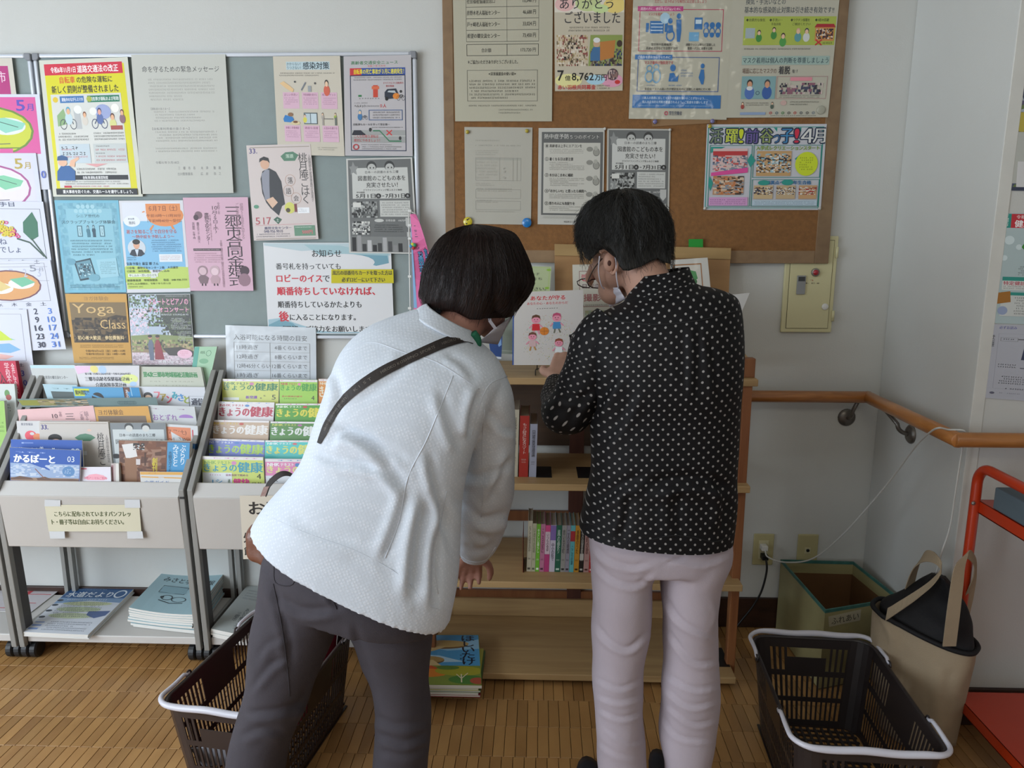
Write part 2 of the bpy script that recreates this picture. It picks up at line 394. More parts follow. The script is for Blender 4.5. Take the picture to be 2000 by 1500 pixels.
for c in cells:
    if c in near or c[1] > .05: continue
    mb.add(sV+np.array([c[0], c[1], fr.uniform(-.0003, .0003)]), sF)
FLS = wood('parquet_wood_far', '#9a7042', '#b98e58', (3, 1.2, 3), .34, .25)
o = mk('floor_strips', mb, FLS, FB); o['kind'] = 'stuff'
# give the joined strips the same strip to strip variation
nt = FLS.node_tree
for n in list(nt.nodes):
    if n.type == 'OBJECT_INFO':
        ge = nt.nodes.new('ShaderNodeNewGeometry')
        for l in list(n.outputs['Random'].links): nt.links.new(ge.outputs['Random Per Island'], l.to_socket)
# ================================================================== NOTICE BOARDS
ALU = pm('aluminium_frame', '#c9ced6', .32, .03, 5, metal=.35)
CORN = pm('grey_corner_plastic', '#83868c', .5)
BOARD = pm('board_grey_green', '#8b9796', .8, .03, 30, .1, 300)
def grey_board(x0, z0, x1, z1, label):
    r = thing('notice_board', label, 'notice board', ((x0+x1)/2, -.01, z0))
    boxo('panel', (x0+.006, -.016, z0+.006), (x1-.006, -.002, z1-.006), BOARD, r)
    t = .013
    for a, b in (((x0+.02, -.024, z1-t), (x1-.02, -.001, z1)), ((x0+.02, -.024, z0), (x1-.02, -.001, z0+t)), ((x0, -.024, z0+.02), (x0+t, -.001, z1-.02)), ((x1-t, -.024, z0+.02), (x1, -.001, z1-.02))):
        boxo('frame_rail', a, b, ALU, r, .004)
    for cx, cz, sx, sz in ((x0, z0, 1, 1), (x1, z0, -1, 1), (x0, z1, 1, -1), (x1, z1, -1, -1)):
        mb = MB(); a = np.array([(0, 0), (.022, 0), (.022, .015), (.015, .022), (0, .022)]); 
        pts = [(cx+p*sx-.001*sx, cz+q*sz-.001*sz) for p, q in a]
        V = [(p, -.0265, q) for p, q in pts]+[(p, -.0005, q) for p, q in pts]; n = 5
        mb.add(V, [tuple(range(n)), tuple(range(2*n-1, n-1, -1))]+[(i, n+i, n+(i+1) % n, (i+1) % n) for i in range(n)]); bevel(mk('corner_cap', mb, CORN, r), .004, 3)
    return r
A = at(68, 108, Y=-.01); B = at(814, 102, Y=-.01); Bz = at(600, 661, Y=-.01)[2]
grey_board(A[0], Bz, B[0], B[2], 'grey notice board in silver frame on the left wall, covered with leaflets')
grey_board(A[0]-1.2, Bz, A[0]-.006, B[2], 'grey notice board cut off by the left edge, behind hand-coloured calendar sheets')
# cork board
CORK = pm('cork', '#805830', .85, .13, 90, .35, 260); CORKF = wood('cork_frame_wood', '#7c6248', '#8c7254', (10, 10, 10), .6)
a0 = at(864, 0, Y=-.02); a1 = at(1640, 516, Y=-.02); x0, z0 = a0[0], a1[2]+.002; x1, z1 = at(1616, 517, Y=-.02)[0], 2.36
r = thing('cork_board', 'large brown cork board with flat wooden frame above the bookcase', 'cork board', ((x0+x1)/2, -.01, z0))
boxo('panel', (x0+.02, -.026, z0+.02), (x1-.02, -.018, z1-.02), CORK, r)
for xx in (x0+.2, x1-.3): boxo('batten', (xx, -.018, z0+.06), (xx+.03, 0, z1-.05), CORKF, r)
fw = .044; CY = -.0275
for a, b in (((x0, CY, z0), (x0+.032, -.0165, z1)), ((x1-fw, CY, z0), (x1, -.0165, z1)), ((x0+.032, CY, z0), (x1-fw, -.0165, z0+.040)), ((x0+.032, CY, z1-fw), (x1-fw, -.0165, z1))):
    boxo('frame_rail', a, b, CORKF, r, .002)
# ================================================================== ALARM CABINET, HANDRAIL, SOCKETS, CABLES
CREAM = pm('cream_enamel', '#cfc99e', .42, .02, 6); CREAMD = pm('cream_gap', '#57523c', .8)
q = [at(x, y, Y=-.02) for x, y in ((1643, 461), (1623, 650), (1526, 650))]
x1, x0, z1, z0 = (q[0][0]+q[1][0])/2, q[2][0], q[0][2], q[1][2]
r = thing('alarm_cabinet', 'cream metal wall cabinet with red push lamp half behind the cork board corner', 'cabinet', ((x0+x1)/2, -.01, z0))
bevel(boxo('body', (x0, -.0125, z0), (x1, -.001, z1), CREAM, r), .003)
boxo('gap', (x0+.0145, -.0128, z0+.0125), (x1-.0125, -.0115, z1-.0125), CREAMD, r)
bevel(boxo('door', (x0+.016, -.0150, z0+.014), (x1-.014, -.0124, z1-.014), CREAM, r), .001)
def disc(mb, c, rad, h, n=24, col=None, dome=0):   # axis along -Y
    V = []; L = [(1, 0), (1, h), (.9, h*1.15)] + ([(.6, h*1.15+dome*.7), (.25, h*1.15+dome)] if dome else [])
    for s, d in L:
        for k in range(n): V.append((c[0]+rad*s*math.cos(2*PI*k/n), c[1]-d, c[2]+rad*s*math.sin(2*PI*k/n)))
    F = [(i*n+k, i*n+(k+1) % n, (i+1)*n+(k+1) % n, (i+1)*n+k) for i in range(len(L)-1) for k in range(n)]
    F.append(tuple(range((len(L)-1)*n, len(L)*n))); F.append(tuple(range(n))[::-1]); return mb.add(V, F, col)
STEEL = pm('brushed_steel', '#8f8b86', .35, .05, 20, metal=.7); RED = pm('red_lamp_plastic', '#a52430', .25, coat=.4)
WHITEP = pm('white_plastic', '#dcdcd8', .4); BLACKP = pm('black_plastic', '#121214', .45)
c = at(1592, 532, Y=-.0150); l = mk('lamp', disc(MB(), c, .013, .006), STEEL, r, True); mk('lens', disc(MB(), c+np.array([0, -.004, 0]), .0085, .005, dome=.003), RED, l, True)
c = at(1611, 599, Y=-.0150); mk('lock_button', disc(MB(), c, .0105, .003, dome=.002), WHITEP, r, True)
a = at(1557, 538, Y=-.0150); b = at(1571, 575, Y=-.0150)
h = bevel(boxo('handle', (a[0], -.0205, b[2]), (b[0], -.0150, a[2]), pm('handle_zinc', '#9a9c9c', .35, metal=.5), r), .0015)
boxo('handle_recess', (a[0]+.003, -.0210, a[2]-.018), (b[0]-.003, -.0203, a[2]-.004), pm('handle_dark', '#3b3d3e', .4), h)
for py in (493, 617):
    c = at(1629 if py == 617 else 1637, py, Y=-.0150); mb = MB(); mb.tube([c+np.array([-.004, -.001, -.017]), c+np.array([-.004, -.001, .017])], .0045, 10); mk('hinge', mb, CREAM, r, True)
pb = MB(); tl, br = at(1572, 546, Y=-.0152), at(1612, 556, Y=-.0152)
prints(pb, lambda u, v, l=None: np.array([tl[0]+(br[0]-tl[0])*u, -.0152-.00004*(l or 0), tl[2]+(br[2]-tl[2])*v]), [('b', 20, 0, 78, 40, 1, '#a04038'), ('b', 0, 55, 100, 100, 1, '#5a5648')], 5)
mk('lettering', pb, colmat('print_ink', .5), r)
# handrail
RAILW = wood('handrail_wood', '#99602e', '#b97a3f', (4, 4, 30), .3, .5)
HZ = .846; RX = PIX-.067; RY = PFY-.069
r = thing('handrail', 'round wooden handrail running round the white pillar', 'handrail', (.9, -.07, HZ))
for P in (((.40, -.07), (RX, -.07)), ((RX, -.07), (RX, RY)), ((RX, RY), (2.15, RY))):
    (xa, ya), (xb, yb) = P; d = np.array([xb-xa, yb-ya, 0.]); d /= np.linalg.norm(d); e = .008
    A_ = np.array([xa, ya, HZ])-d*e*(0 if xa == .40 else 1); B_ = np.array([xb, yb, HZ])+d*e
    mb = MB(); mb.tube([A_, A_+d*.0015, B_-d*.0015, B_], [.0182, .0192, .0192, .0182], 28); mk('rail', mb, RAILW, r, True)
NICK = pm('nickel_bracket', '#77726c', .38, .06, 30, metal=.75)
def bracket(base, arm, out):
    mb = MB(); base, arm, out = map(lambda a_: np.array(a_, float), (base, arm, out))
    t = np.linspace(0, 1, 10); P = []
    P += [base+out*(.004+.04*math.sin(k*PI/2))+np.array([0, 0, 1])*(.03*(1-math.cos(k*PI/2))) for k in t]
    P += [arm]; mb.tube(P, .0065, 10); o = mk('bracket', mb, NICK, r, True)
    mb = MB(); n = 20
    u = np.array([0, 0, 1.]); w_ = np.cross(out, u); V = []; Ls = [(.029, 0), (.029, .004), (.024, .009), (.012, .0125)]
    for rad, d in Ls:
        for k in range(n): V.append(base+out*d+rad*(math.cos(2*PI*k/n)*u+math.sin(2*PI*k/n)*w_))
    mb.add(V, [(i*n+k, i*n+(k+1) % n, (i+1)*n+(k+1) % n, (i+1)*n+k) for i in range(3) for k in range(n)]+[tuple(range(3*n, 4*n))]); mk('wall_plate', mb, NICK, o, True)
c = at(1653, 815, Y=0); bracket((c[0], 0, c[2]), (c[0]+.006, -.066, HZ-.012), (0, -1, 0))
c = at(1780, 848, X=PIX); bracket((PIX, c[1], c[2]), (RX+.002, c[1]+.05, HZ-.012), (-1, 0, 0))
bracket((1.75, PFY, HZ-.06), (1.75, RY, HZ-.012), (0, -1, 0))
# sockets
def plate(name, label, cat, px, py, w_=.07, h_=.114, Y=0):
    c = at(px, py, Y=Y); r = thing(name, label, cat, (c[0], Y, c[2]-h_/2))
    bevel(boxo('cover_plate', (c[0]-w_/2, Y-.007, c[2]-h_/2), (c[0]+w_/2, Y, c[2]+h_/2), pm('beige_socket_plastic', '#b9b083', .4), r), .005, 4); return r, c
r, c = plate('wall_socket', 'beige wall socket with a white and a black plug, right of bookcase', 'wall socket', 1490, 1072)
boxo('socket_face', (c[0]-.017, -.0085, c[2]-.034), (c[0]+.017, -.006, c[2]+.034), pm('socket_face_plastic', '#c9c29c', .4), r, .001)
SC = c
r, c = plate('aerial_socket', 'beige wall plate with one round aerial jack above the open box', 'wall socket', 1576, 1073)
boxo('socket_face', (c[0]-.010, -.0085, c[2]-.012), (c[0]+.010, -.006, c[2]+.010), pm('socket_face_plastic', '#c9c29c', .4), r, .001)
mk('jack', disc(MB(), c+np.array([0, -.008, 0]), .0055, .003), BLACKP, r, True)
def plug(name, label, cat, pos, cable, cm, rad, pm_):
    r = thing(name, label, cat, pos); x, y, z = pos
    bevel(boxo('plug', (x-.011, y-.028, z-.008), (x+.011, y, z+.010), pm_, r), .003, 3)
    mb = MB(); mb.tube(cr(cable, 8), rad, 8); mk('cord', mb, cm, r, True)
WC = pm('white_cable', '#c5c6c2', .45)
K = lambda x, y, Y: at(x, y, Y=Y)
plug('white_cable', 'thin white cable rising from the socket and looped over the handrail', 'cable', (SC[0]-.004, -.0085, SC[2]+.014),
     [(SC[0]-.004, -.035, SC[2]+.012), K(1500, 1088, -.05), K(1532, 1098, -.08), K(1585, 1092, -.12), K(1640, 1050, -.18), K(1700, 985, -.28), K(1745, 930, -.36), K(1785, 876, -.45), K(1812, 848, -.53), K(1832, 836, -.58), (RX-.012, RY+.025, HZ+.020), (RX+.020, RY+.012, HZ+.021), (RX+.034, RY+.030, HZ-.004), (RX+.034, RY+.034, HZ-.03), K(1866, 960, -.56), K(1855, 1030, -.56), K(1837, 1085, -.57), K(1828, 1120, -.57)], WC, .0026, WHITEP)
plug('black_power_cord', 'black plug and cord hanging from the socket behind the bookcase', 'power cord', (SC[0], -.0085, SC[2]-.020),
     [(SC[0], -.034, SC[2]-.022), K(1497, 1098, -.055), K(1497, 1118, -.06), K(1487, 1155, -.06), K(1470, 1185, -.05), K(1450, 1210, -.05), K(1432, 1232, -.05)], BLACKP, .0036, BLACKP)
# ================================================================== PAPERS ON THE GREY BOARD
YB = -.0272
GK = '#2b2b2d'; GY = '#8a8a88'; LG = '#b5b4ae'; RD = '#c4233a'; BK = '#141414'
cov = 'on the grey board'
def person(cx, cy, s, skin, hair, top, w=1.0):
    return [('e', cx, cy+s*1.25, s*.95*w, s*1.0, top), ('e', cx, cy-s*.12, s*.58*w, s*.62, hair), ('e', cx, cy+s*.05, s*.46*w, s*.5, skin)]
def bike(cx, cy, s, col='#3a4350', w=1.0):
    return [('o', cx-s, cy, s*.7*w, s*.7, col, .16), ('o', cx+s, cy, s*.7*w, s*.7, col, .16), ('l', [(cx-s, cy), (cx-s*.3, cy-s*.9), (cx+s*.6, cy-s*.9), (cx+s, cy)], col, s*.16), ('l', [(cx-s*.3, cy-s*.9), (cx, cy), (cx+s*.6, cy-s*.9)], col, s*.16)]
it = [('r', 5, 4, 95, 98.5, '#dcd50f'), ('r', 5, 3, 93, 11, '#d01f3c'), ('t', '令和6年11月1日', 12, 5.2, 40, 9.5, '#fff', .02), ('t', '道路交通法の改正', 42, 4.6, 88, 9.8, '#fff', .02),
      ('t', '自転車', 21, 12.2, 38, 17, '#d8401c', .02), ('t', 'の危険な運転に', 40, 12.5, 80, 17, BK, .02), ('t', '新しく罰則が整備されました', 11, 18.6, 86, 24, BK, .02),
      ('r', 9, 24.8, 88, 93.5, '#d7d8d2'), ('r', 19, 26.2, 46, 31, '#2f6fae'), ('t', '運転中のながらスマホ', 21, 27.2, 45, 30, '#fff'), ('r', 50, 26.2, 86, 31, '#1f7a5a'), ('t', '酒気帯び運転および幇助', 53, 27.2, 85, 30, '#fff'), ('e', 14, 28.6, 3, 2, '#e0c12a'), ('e', 52, 28.6, 3, 2, '#a8b23a')]
it += [('p', [(14, 40), (22, 35), (26, 46), (14, 48)], '#8db07a'), ('p', [(33, 36), (40, 38), (41, 50), (34, 50)], '#b9bcbd'), ('e', 38, 36, 4.5, 3, '#eef0ee')] + bike(26, 46.5, 5.5) + person(27, 37, 4.4, '#e8b48c', '#5aa7c6', '#c3d9e0') + person(45, 40, 3.4, '#e8b48c', '#7a4a30', '#d8d0c4')
it += [('e', 66, 38, 9, 5.4, '#9ba7d2'), ('e', 55, 37.5, 4, 2.8, '#f0efe8'), ('e', 80, 35.5, 4.5, 3.1, '#f4f2ea')] + bike(61, 46.5, 5.2, '#33406a') + person(62, 38, 4, '#e8a896', '#2f3c6a', '#5a6fa8') + person(76, 42, 4, '#e8b48c', '#5c3a30', '#d8d88a') + person(87, 39, 3.4, '#e8b48c', '#6a3a40', '#8a6470') + [('r', 73, 48, 86, 51, '#a84a40')]
it += [('b', 13, 52.5, 47, 59, 3, GK), ('b', 53, 52.5, 88, 59, 3, GK), ('r', 13, 61, 47, 75, '#c2d0d8'), ('r', 51, 61, 88, 75, '#c6ccca'), ('b', 15, 62.2, 45, 70.5, 2, GK, 1.1), ('b', 15, 64.2, 45, 66.4, 1, RD), ('b', 15, 69.5, 45, 71.7, 1, RD), ('b', 53, 62, 70, 64, 1, GK), ('b', 53, 64.5, 87, 66.8, 1, RD), ('b', 53, 67.3, 70, 69, 1, GK), ('b', 53, 69.5, 87, 71.5, 1, RD), ('b', 53, 72.2, 87, 74.3, 1, RD),
       ('p', [(40, 75.6), (65, 75.6), (52, 78)], '#dca0a0'), ('b', 30, 78.5, 74, 83.5, 2, GK), ('r', 18, 84, 86, 87.4, '#16191f'), ('t', '自転車運転者講習制度', 36, 84.6, 64, 87, '#fff'), ('b', 15, 88.2, 86, 91.4, 2, GK), ('r', 14, 91.8, 22, 93.3, RD), ('b', 24, 91.6, 86, 93.4, 1, RD),
       ('p', [(7, 88), (8, 81), (13, 77), (22, 77), (28, 81), (27, 88)], '#2a5f9c'), ('e', 15, 74.5, 5, 2.8, '#e8b898'), ('p', [(9, 73), (10, 70), (15, 69), (21, 70.5), (21, 73)], '#2a5486'), ('p', [(22, 77), (24, 73), (33, 70.5), (34, 72), (29, 74.5), (28, 78)], '#e8b898'),
       ('r', 4.5, 94, 95, 98.6, '#15171d'), ('t', '重大事故を防ぐため、交通ルールを遵守しましょう。', 12, 95, 90, 97.6, '#fff', .02)]
sheet('traffic_law_poster', 'yellow and red cycling law poster with police officer, on grey board', 'poster', ((76, 118), (249, 111), (279, 384), (104, 384)), '#d5d6c8', it, YB)
sheet('message_sheet', 'large plain cream sheet of grey typed text beside the yellow poster', 'notice', ((256, 107), (440, 106), (456, 377), (276, 379)), '#c4c5bd',
      [('t', '命を守るための緊急メッセージ', 10.5, 8, 92.5, 12.3, '#3a3b3b', .005), ('b', 16, 16.5, 88, 33, 7, '#94948e'), ('t', '【運転者の皆さまへ】', 17, 37.3, 37, 39, GY, 0), ('b', 20, 39.5, 86, 48, 4, '#94948e'), ('t', '【自転車利用者の皆さまへ】', 17, 51.5, 57, 53.4, GY, 0), ('b', 20, 54, 87, 62.5, 4, '#94948e'), ('b', 19, 66, 86, 70, 2, '#94948e'),
       ('t', '令和６年９月18日', 18, 76, 43, 78, GY, 0), ('t', '三　郷　市　長　　木　津　　雅　晟', 42, 80, 88, 82.4, GY, 0), ('t', '吉川警察署長　　　広　井　　浩　之', 41, 84.4, 88, 86.6, GY, 0)], YB)
PK = '#d9b3c6'
it = [('r', 19, 5.5, 84, 13.5, '#bcd0d6'), ('t', 'かからない！', 20, 6.3, 41, 9.2, '#2a5a68'), ('t', 'うつさない！', 20, 10, 41, 13, '#2a5a68'), ('t', '感染対策', 44, 6, 83, 13, '#1c2c34', .02), ('b', 8, 16, 92, 20.5, 2, GK)]
for r_ in (0, 1):
    for k in (0, 1, 2):
        x = 12+k*28.5; y = 36+r_*33.5; it += [('r', x, y, x+24, y+16.5, PK), ('t', (('正しい手洗い', '予防接種を受ける', '咳エチケット'), ('休養と栄養補給', '適度な湿度', '人混みを避ける'))[r_][k], x+2, y+1.2, x+22, y+3.6, '#8a4a70'), ('b', x+2, y+5, x+22, y+13, 4, '#9a6a88')]
it += [('p', [(8, 27), (14, 25), (22, 29), (29, 33), (27, 36), (17, 32)], '#e3c08e'), ('e', 31, 25.5, 1.6, 1, '#555'), ('l', [(40, 34), (47, 26)], '#7a8088', 1.8), ('r', 50, 29.5, 55, 35.4, '#9aa0a4'), ('e', 61, 27, 1.6, 1.1, '#555')]+person(78, 27.5, 5.4, '#eac7a8', '#33302e', '#d3644c', .9)
it += [('p', [(11, 63), (14, 59), (25, 61), (27, 64), (22, 66.5), (12, 66)], '#2f7cc0'), ('e', 22, 58.5, 4, 2, '#8f6a4a'), ('e', 29, 67, 7, 2, '#d8c89c'), ('e', 29, 66, 3.6, 1.2, '#7a5030'), ('r', 42, 56.5, 62, 68, '#4a585e'), ('r', 43, 57.4, 51.4, 67.2, '#b8c9cf'), ('r', 52.4, 57.4, 61, 67.2, '#c2d2d8')]+person(43.5, 60, 3, '#eac7a8', '#33302e', '#d8d255')+person(70, 58, 2.2, '#eac7a8', '#33302e', '#b5aaa0')+person(89, 58, 2.2, '#eac7a8', '#33302e', '#9ab04a')+[('r', 69, 61, 71.5, 69, '#a6a098'), ('r', 88, 61, 91, 69, '#6a6f68'), ('l', [(72, 62.5), (86, 62.5)], '#555', .6), ('b', 60, 91, 90, 95, 2, '#94948e')]
sheet('infection_poster', 'cream infection prevention leaflet with six small drawings and pink boxes', 'poster', ((533, 110), (664, 109), (673, 305), (543, 302)), '#cdc6b6', it, YB)
it = [('t', '高齢者交通安全ニュース', 11, 5, 80, 8.5, '#2d7a44', .02), ('t', '令和７年４月号', 35, 9.2, 62, 11, '#c44'), ('r', 9, 12, 91, 19, '#27499c'), ('r', 9, 12, 26, 19, '#c4303a'), ('t', '自転車の死亡事故が３月に連続発生！', 15, 13, 89, 18, '#f2e51e', .02),
      ('f', 9, 19, 91, 95, '#1f2b4a', 1.2), ('b', 14, 20.5, 86, 25, 2, GK), ('r', 43, 29, 50, 41, '#c8432a'), ('r', 41, 30, 52, 33, '#d86a45'), ('r', 21, 38.5, 26, 40.4, '#2d7a44'), ('b', 18, 41.5, 56, 43, 1, GK, 3), ('t', 'すべてクルマと自転車の', 58, 26, 88, 28, '#b03a3a'), ('t', '衝突事故', 62, 29, 74, 31, '#b03a3a'),
      ('p', [(60, 41), (60, 36), (64, 33), (77, 32.5), (80, 37), (80, 42), (62, 43)], '#262d3c'), ('p', [(64, 36), (66, 34.5), (75, 34.5), (77, 37)], '#b8c0c4'), ('e', 77, 40, 5, 3, '#e0862a'), ('e', 63, 42.5, 2.5, 2, '#111')]+bike(84, 42, 3.6, '#333')+[('e', 84, 35.5, 1.8, 1.4, '#333')]
it += [('b', 15, 46, 35, 47.5, 1, GK), ('t', 'ヘルメット', 15, 48.3, 32, 51, GK), ('b', 33, 49, 52, 51, 1, GK), ('t', '０人', 53, 47.6, 62, 51.4, '#c33'), ('f', 36, 53.5, 86, 64, '#47618c', 1), ('b', 42, 55, 82, 63, 3, GK)]+person(23, 56, 3.6, '#e9c6a4', '#4b88a8', '#3f77a8')+bike(30, 61.5, 2.6)+[('t', '自転車もルールを守って安全第一', 13, 67, 67, 69.3, GK), ('b', 40, 70.5, 87, 72.3, 1, GK),
       ('r', 10, 74, 90, 86.5, '#a0a19f'), ('r', 10, 79.4, 90, 80, '#c8c8c4'), ('l', [(42, 74.5), (52, 74.5), (66, 85), (84, 85)], '#3c7a5a', 1.4), ('p', [(11, 78), (14, 74), (24, 74), (28, 76.5), (31, 78), (31, 79), (11, 79)], '#222530'), ('l', [(62, 74), (70, 79)], '#c33', 1.3), ('l', [(70, 74), (62, 79)], '#c33', 1.3), ('t', 'こんな危険な運転は', 14, 78.6, 50, 81.8, '#b23038'), ('t', '絶対にやめましょう！', 14, 82.6, 52, 85.8, '#b23038'), ('e', 38, 73.5, 2, 2, '#222'), ('e', 82, 82, 2, 2, '#333'), ('o', 16.5, 91, 4.6, 3, '#b23038', .35), ('b', 24, 88, 70, 89.7, 1, GK), ('b', 24, 90, 84, 94, 2, GK)]
sheet('senior_traffic_news', 'senior traffic safety newsletter sheet with car and bicycle drawing, top right of grey board', 'notice', ((671, 110), (803, 107), (806, 305), (674, 304)), '#bdb9bb', it, YB)
# storyteller poster, also in the rack
def rakugo():
    return [('l', [(5, 2.5), (98, 2.5)], '#a79b90', 1), ('t', '33.', 4, 3.5, 16, 8.5, '#3a2f7a', .03), ('p', [(52, 12), (60, 8), (72, 7.5), (80, 11), (74, 17), (57, 17)], '#4f7d62'), ('t', '落語', 60, 10, 72, 14, '#cfe0cf'), ('v', '桃月庵こはく', 79, 9, 93, 62, '#33302f', 0), ('v', '人間国宝五街道雲助の孫弟子', 94.5, 11, 98.5, 60, '#55504e', 0),
            ('p', [(18, 35), (22, 27), (33, 24), (43, 28), (50, 38), (53, 62), (48, 64), (42, 74), (30, 66), (24, 60), (19, 50)], '#25262b'), ('p', [(20, 30), (28, 25), (33, 26), (31, 42), (30, 58), (23, 57), (20, 45)], '#8a8c98'), ('p', [(24, 57), (35, 54), (42, 60), (33, 66)], '#d9b59a'), ('e', 26.5, 19.5, 7, 5.6, '#d6a98c'), ('p', [(18, 18), (19, 14), (26, 11.8), (33, 13.5), (34.5, 19), (31, 16.5), (24, 15.5), (20, 17)], '#1c1716'),
            ('o', 64, 37, 8, 6, '#b98', .08), ('t', '落', 60, 34, 68, 40.5, '#333', 0), ('o', 60, 48, 8, 6, '#b98', .08), ('t', '語', 56, 45, 64, 51.5, '#333', 0), ('o', 71, 56, 8, 6, '#b98', .08), ('t', '会', 67, 53, 75, 59, '#333', 0), ('e', 60, 66, 8, 6, '#cfcf62'), ('e', 57, 68.5, 3.5, 2.4, '#4a3a1c'), ('r', 67, 62, 71, 70.5, '#7a2f35'), ('r', 72, 66, 90, 72, '#eef0f3'), ('b', 73, 67, 86, 71, 3, '#456'), ('e', 8, 64, 4, 2, '#4f8f70'),
            ('t', '5', 5, 75.5, 12, 83, '#b54a55', 0), ('t', '17', 17, 75.5, 29, 83, '#b54a55', 0), ('p', [(33, 78), (39, 75), (46, 78), (40, 83)], '#2c5c45'), ('t', '土', 37.5, 77, 41.5, 80.5, '#dfe8df'), ('l', [(4, 84), (92, 83)], '#c99', .5), ('t', '鷹野文化センター', 18, 85.5, 60, 88.5, '#557'), ('t', '048-956-9010', 17, 89, 46, 92, '#557', 0), ('b', 4, 92.5, 58, 97.5, 2, '#556'), ('r', 64, 85, 96, 96, '#5e8a6e'), ('b', 66, 86, 92, 88, 1, '#e6eee6'), ('t', '500円', 76, 90, 92, 94, '#e0566a', .02), ('l', [(4, 98.7), (96, 98.7)], '#a79b90', 1)]
sheet('storyteller_poster', 'pinkish rakugo show poster with man in black kimono, on grey board', 'poster', ((481, 284), (606, 281), (622, 467), (496, 470)), '#cfc3bf', rakugo(), YB-.0008, mat=colmat('laminated_soft', .5, .25, .1))
def library(vis=100):
    return [('r', 2.5, 1.5, 97.5, 98.5, '#6b6d6c'), ('r', 8, 10, 92, 42, '#c8c9c4'), ('p', [(10, 3), (13, 8), (18, 8.5), (14.5, 12), (15.5, 17), (10, 14.5), (6, 17), (6.5, 12), (4, 8.5), (8, 8)], '#8e908e'),
            ('e', 38, 8.5, 7.5, 5.5, '#3a3b3b'), ('e', 38, 10, 6.2, 4.2, '#b9bab6'), ('e', 65, 8.5, 7.5, 5.5, '#3a3b3b'), ('e', 65, 10, 6.2, 4.2, '#b9bab6'), ('e', 36, 10, .9, .8, BK), ('e', 41, 10, .9, .8, BK), ('e', 63, 10, .9, .8, BK), ('e', 68, 10, .9, .8, BK),
            ('r', 28, 12.2, 76, 17, '#c8c9c4'), ('t', '日本一の読書のまち三郷', 28, 13, 78, 15.8, GK), ('t', '図書館のこどもの本を', 17, 18, 88, 23.4, BK, .01), ('t', '充実させたい！', 29, 25, 76, 30.4, BK, .01), ('t', 'クラウドファンディング型ふるさと納税', 24, 32, 82, 34, GK), ('t', '受付期間', 14, 34.6, 26, 36.2, GK), ('t', '5月1日', 13, 37, 42, 41.4, BK, .02), ('e', 46.5, 39.2, 4, 2.6, '#222'), ('t', '木', 44.5, 37.8, 48.5, 40.6, '#ccc'), ('t', '-', 52, 39, 55, 39.6, BK), ('t', '7月31日', 57, 37, 86, 41.4, BK, .02), ('e', 90, 39.2, 4, 2.6, '#222'), ('t', '木', 88, 37.8, 92, 40.6, '#ccc'),
            ('r', 6, 45, 44, 62, '#8c8e8c'), ('n', 6, 45, 44, 62, 50, ['#3a3b3b', '#aeb0ac', '#636563', '#222'], 2.2), ('r', 8, 46, 20, 51, '#d6d6d0'), ('r', 48, 44, 93, 61, '#c6c7c2'), ('b', 50, 45.5, 91, 60, 6, GK), ('r', 6, 66, 32, 80, '#b0b2ae'), ('n', 6, 66, 32, 80, 36, ['#2c2d2d', '#dddcd6', '#777'], 2.4), ('e', 46, 65, 7, 1.8, '#c6c7c2'), ('t', '目標金額　100万円', 56, 63.8, 86, 66, '#e0e0dc'), ('b', 38, 69, 82, 78, 4, '#3a3b3b'), ('p', [(85, 62), (95, 62), (95, 70), (90, 74), (85, 70)], '#b9bab6'), ('r', 86, 77, 95, 83, '#b9bab6'),
            ('r', 4, 82, 96, 98, '#7c7e7c')]+[('r', 5+i*7.5, 98-h, 11+i*7.5, 98, c) for i, (h, c) in enumerate(((15, '#222'), (17, '#999'), (8, '#333'), (12, '#bbb'), (7, '#222'), (9, '#3a3a3a'), (15, '#aaa'), (11, '#444'), (7, '#888'), (9, '#2a2a2a')))]
sheet('library_fund_flyer', 'grey monochrome library crowdfunding flyer on the grey board', 'flyer', ((676, 310), (805, 307), (816, 496), (682, 494)), '#c9c9c4', library(), YB-.0006)
it = [('r', 4, 3, 96, 97, '#6fa9bc'), ('n', 4, 3, 96, 97, 260, ['#7fb6c6', '#679fb4', '#76aec2'], 4), ('r', 16, 9, 88, 90, '#86bccc')]
it += [('e', 36+i*7.5, 6.8, 3.2, 2.2, '#9fcbd6') for i in range(4)]+[('e', 32+i*7.5, 11.6, 3.2, 2.2, '#9fcbd6') for i in range(6)]
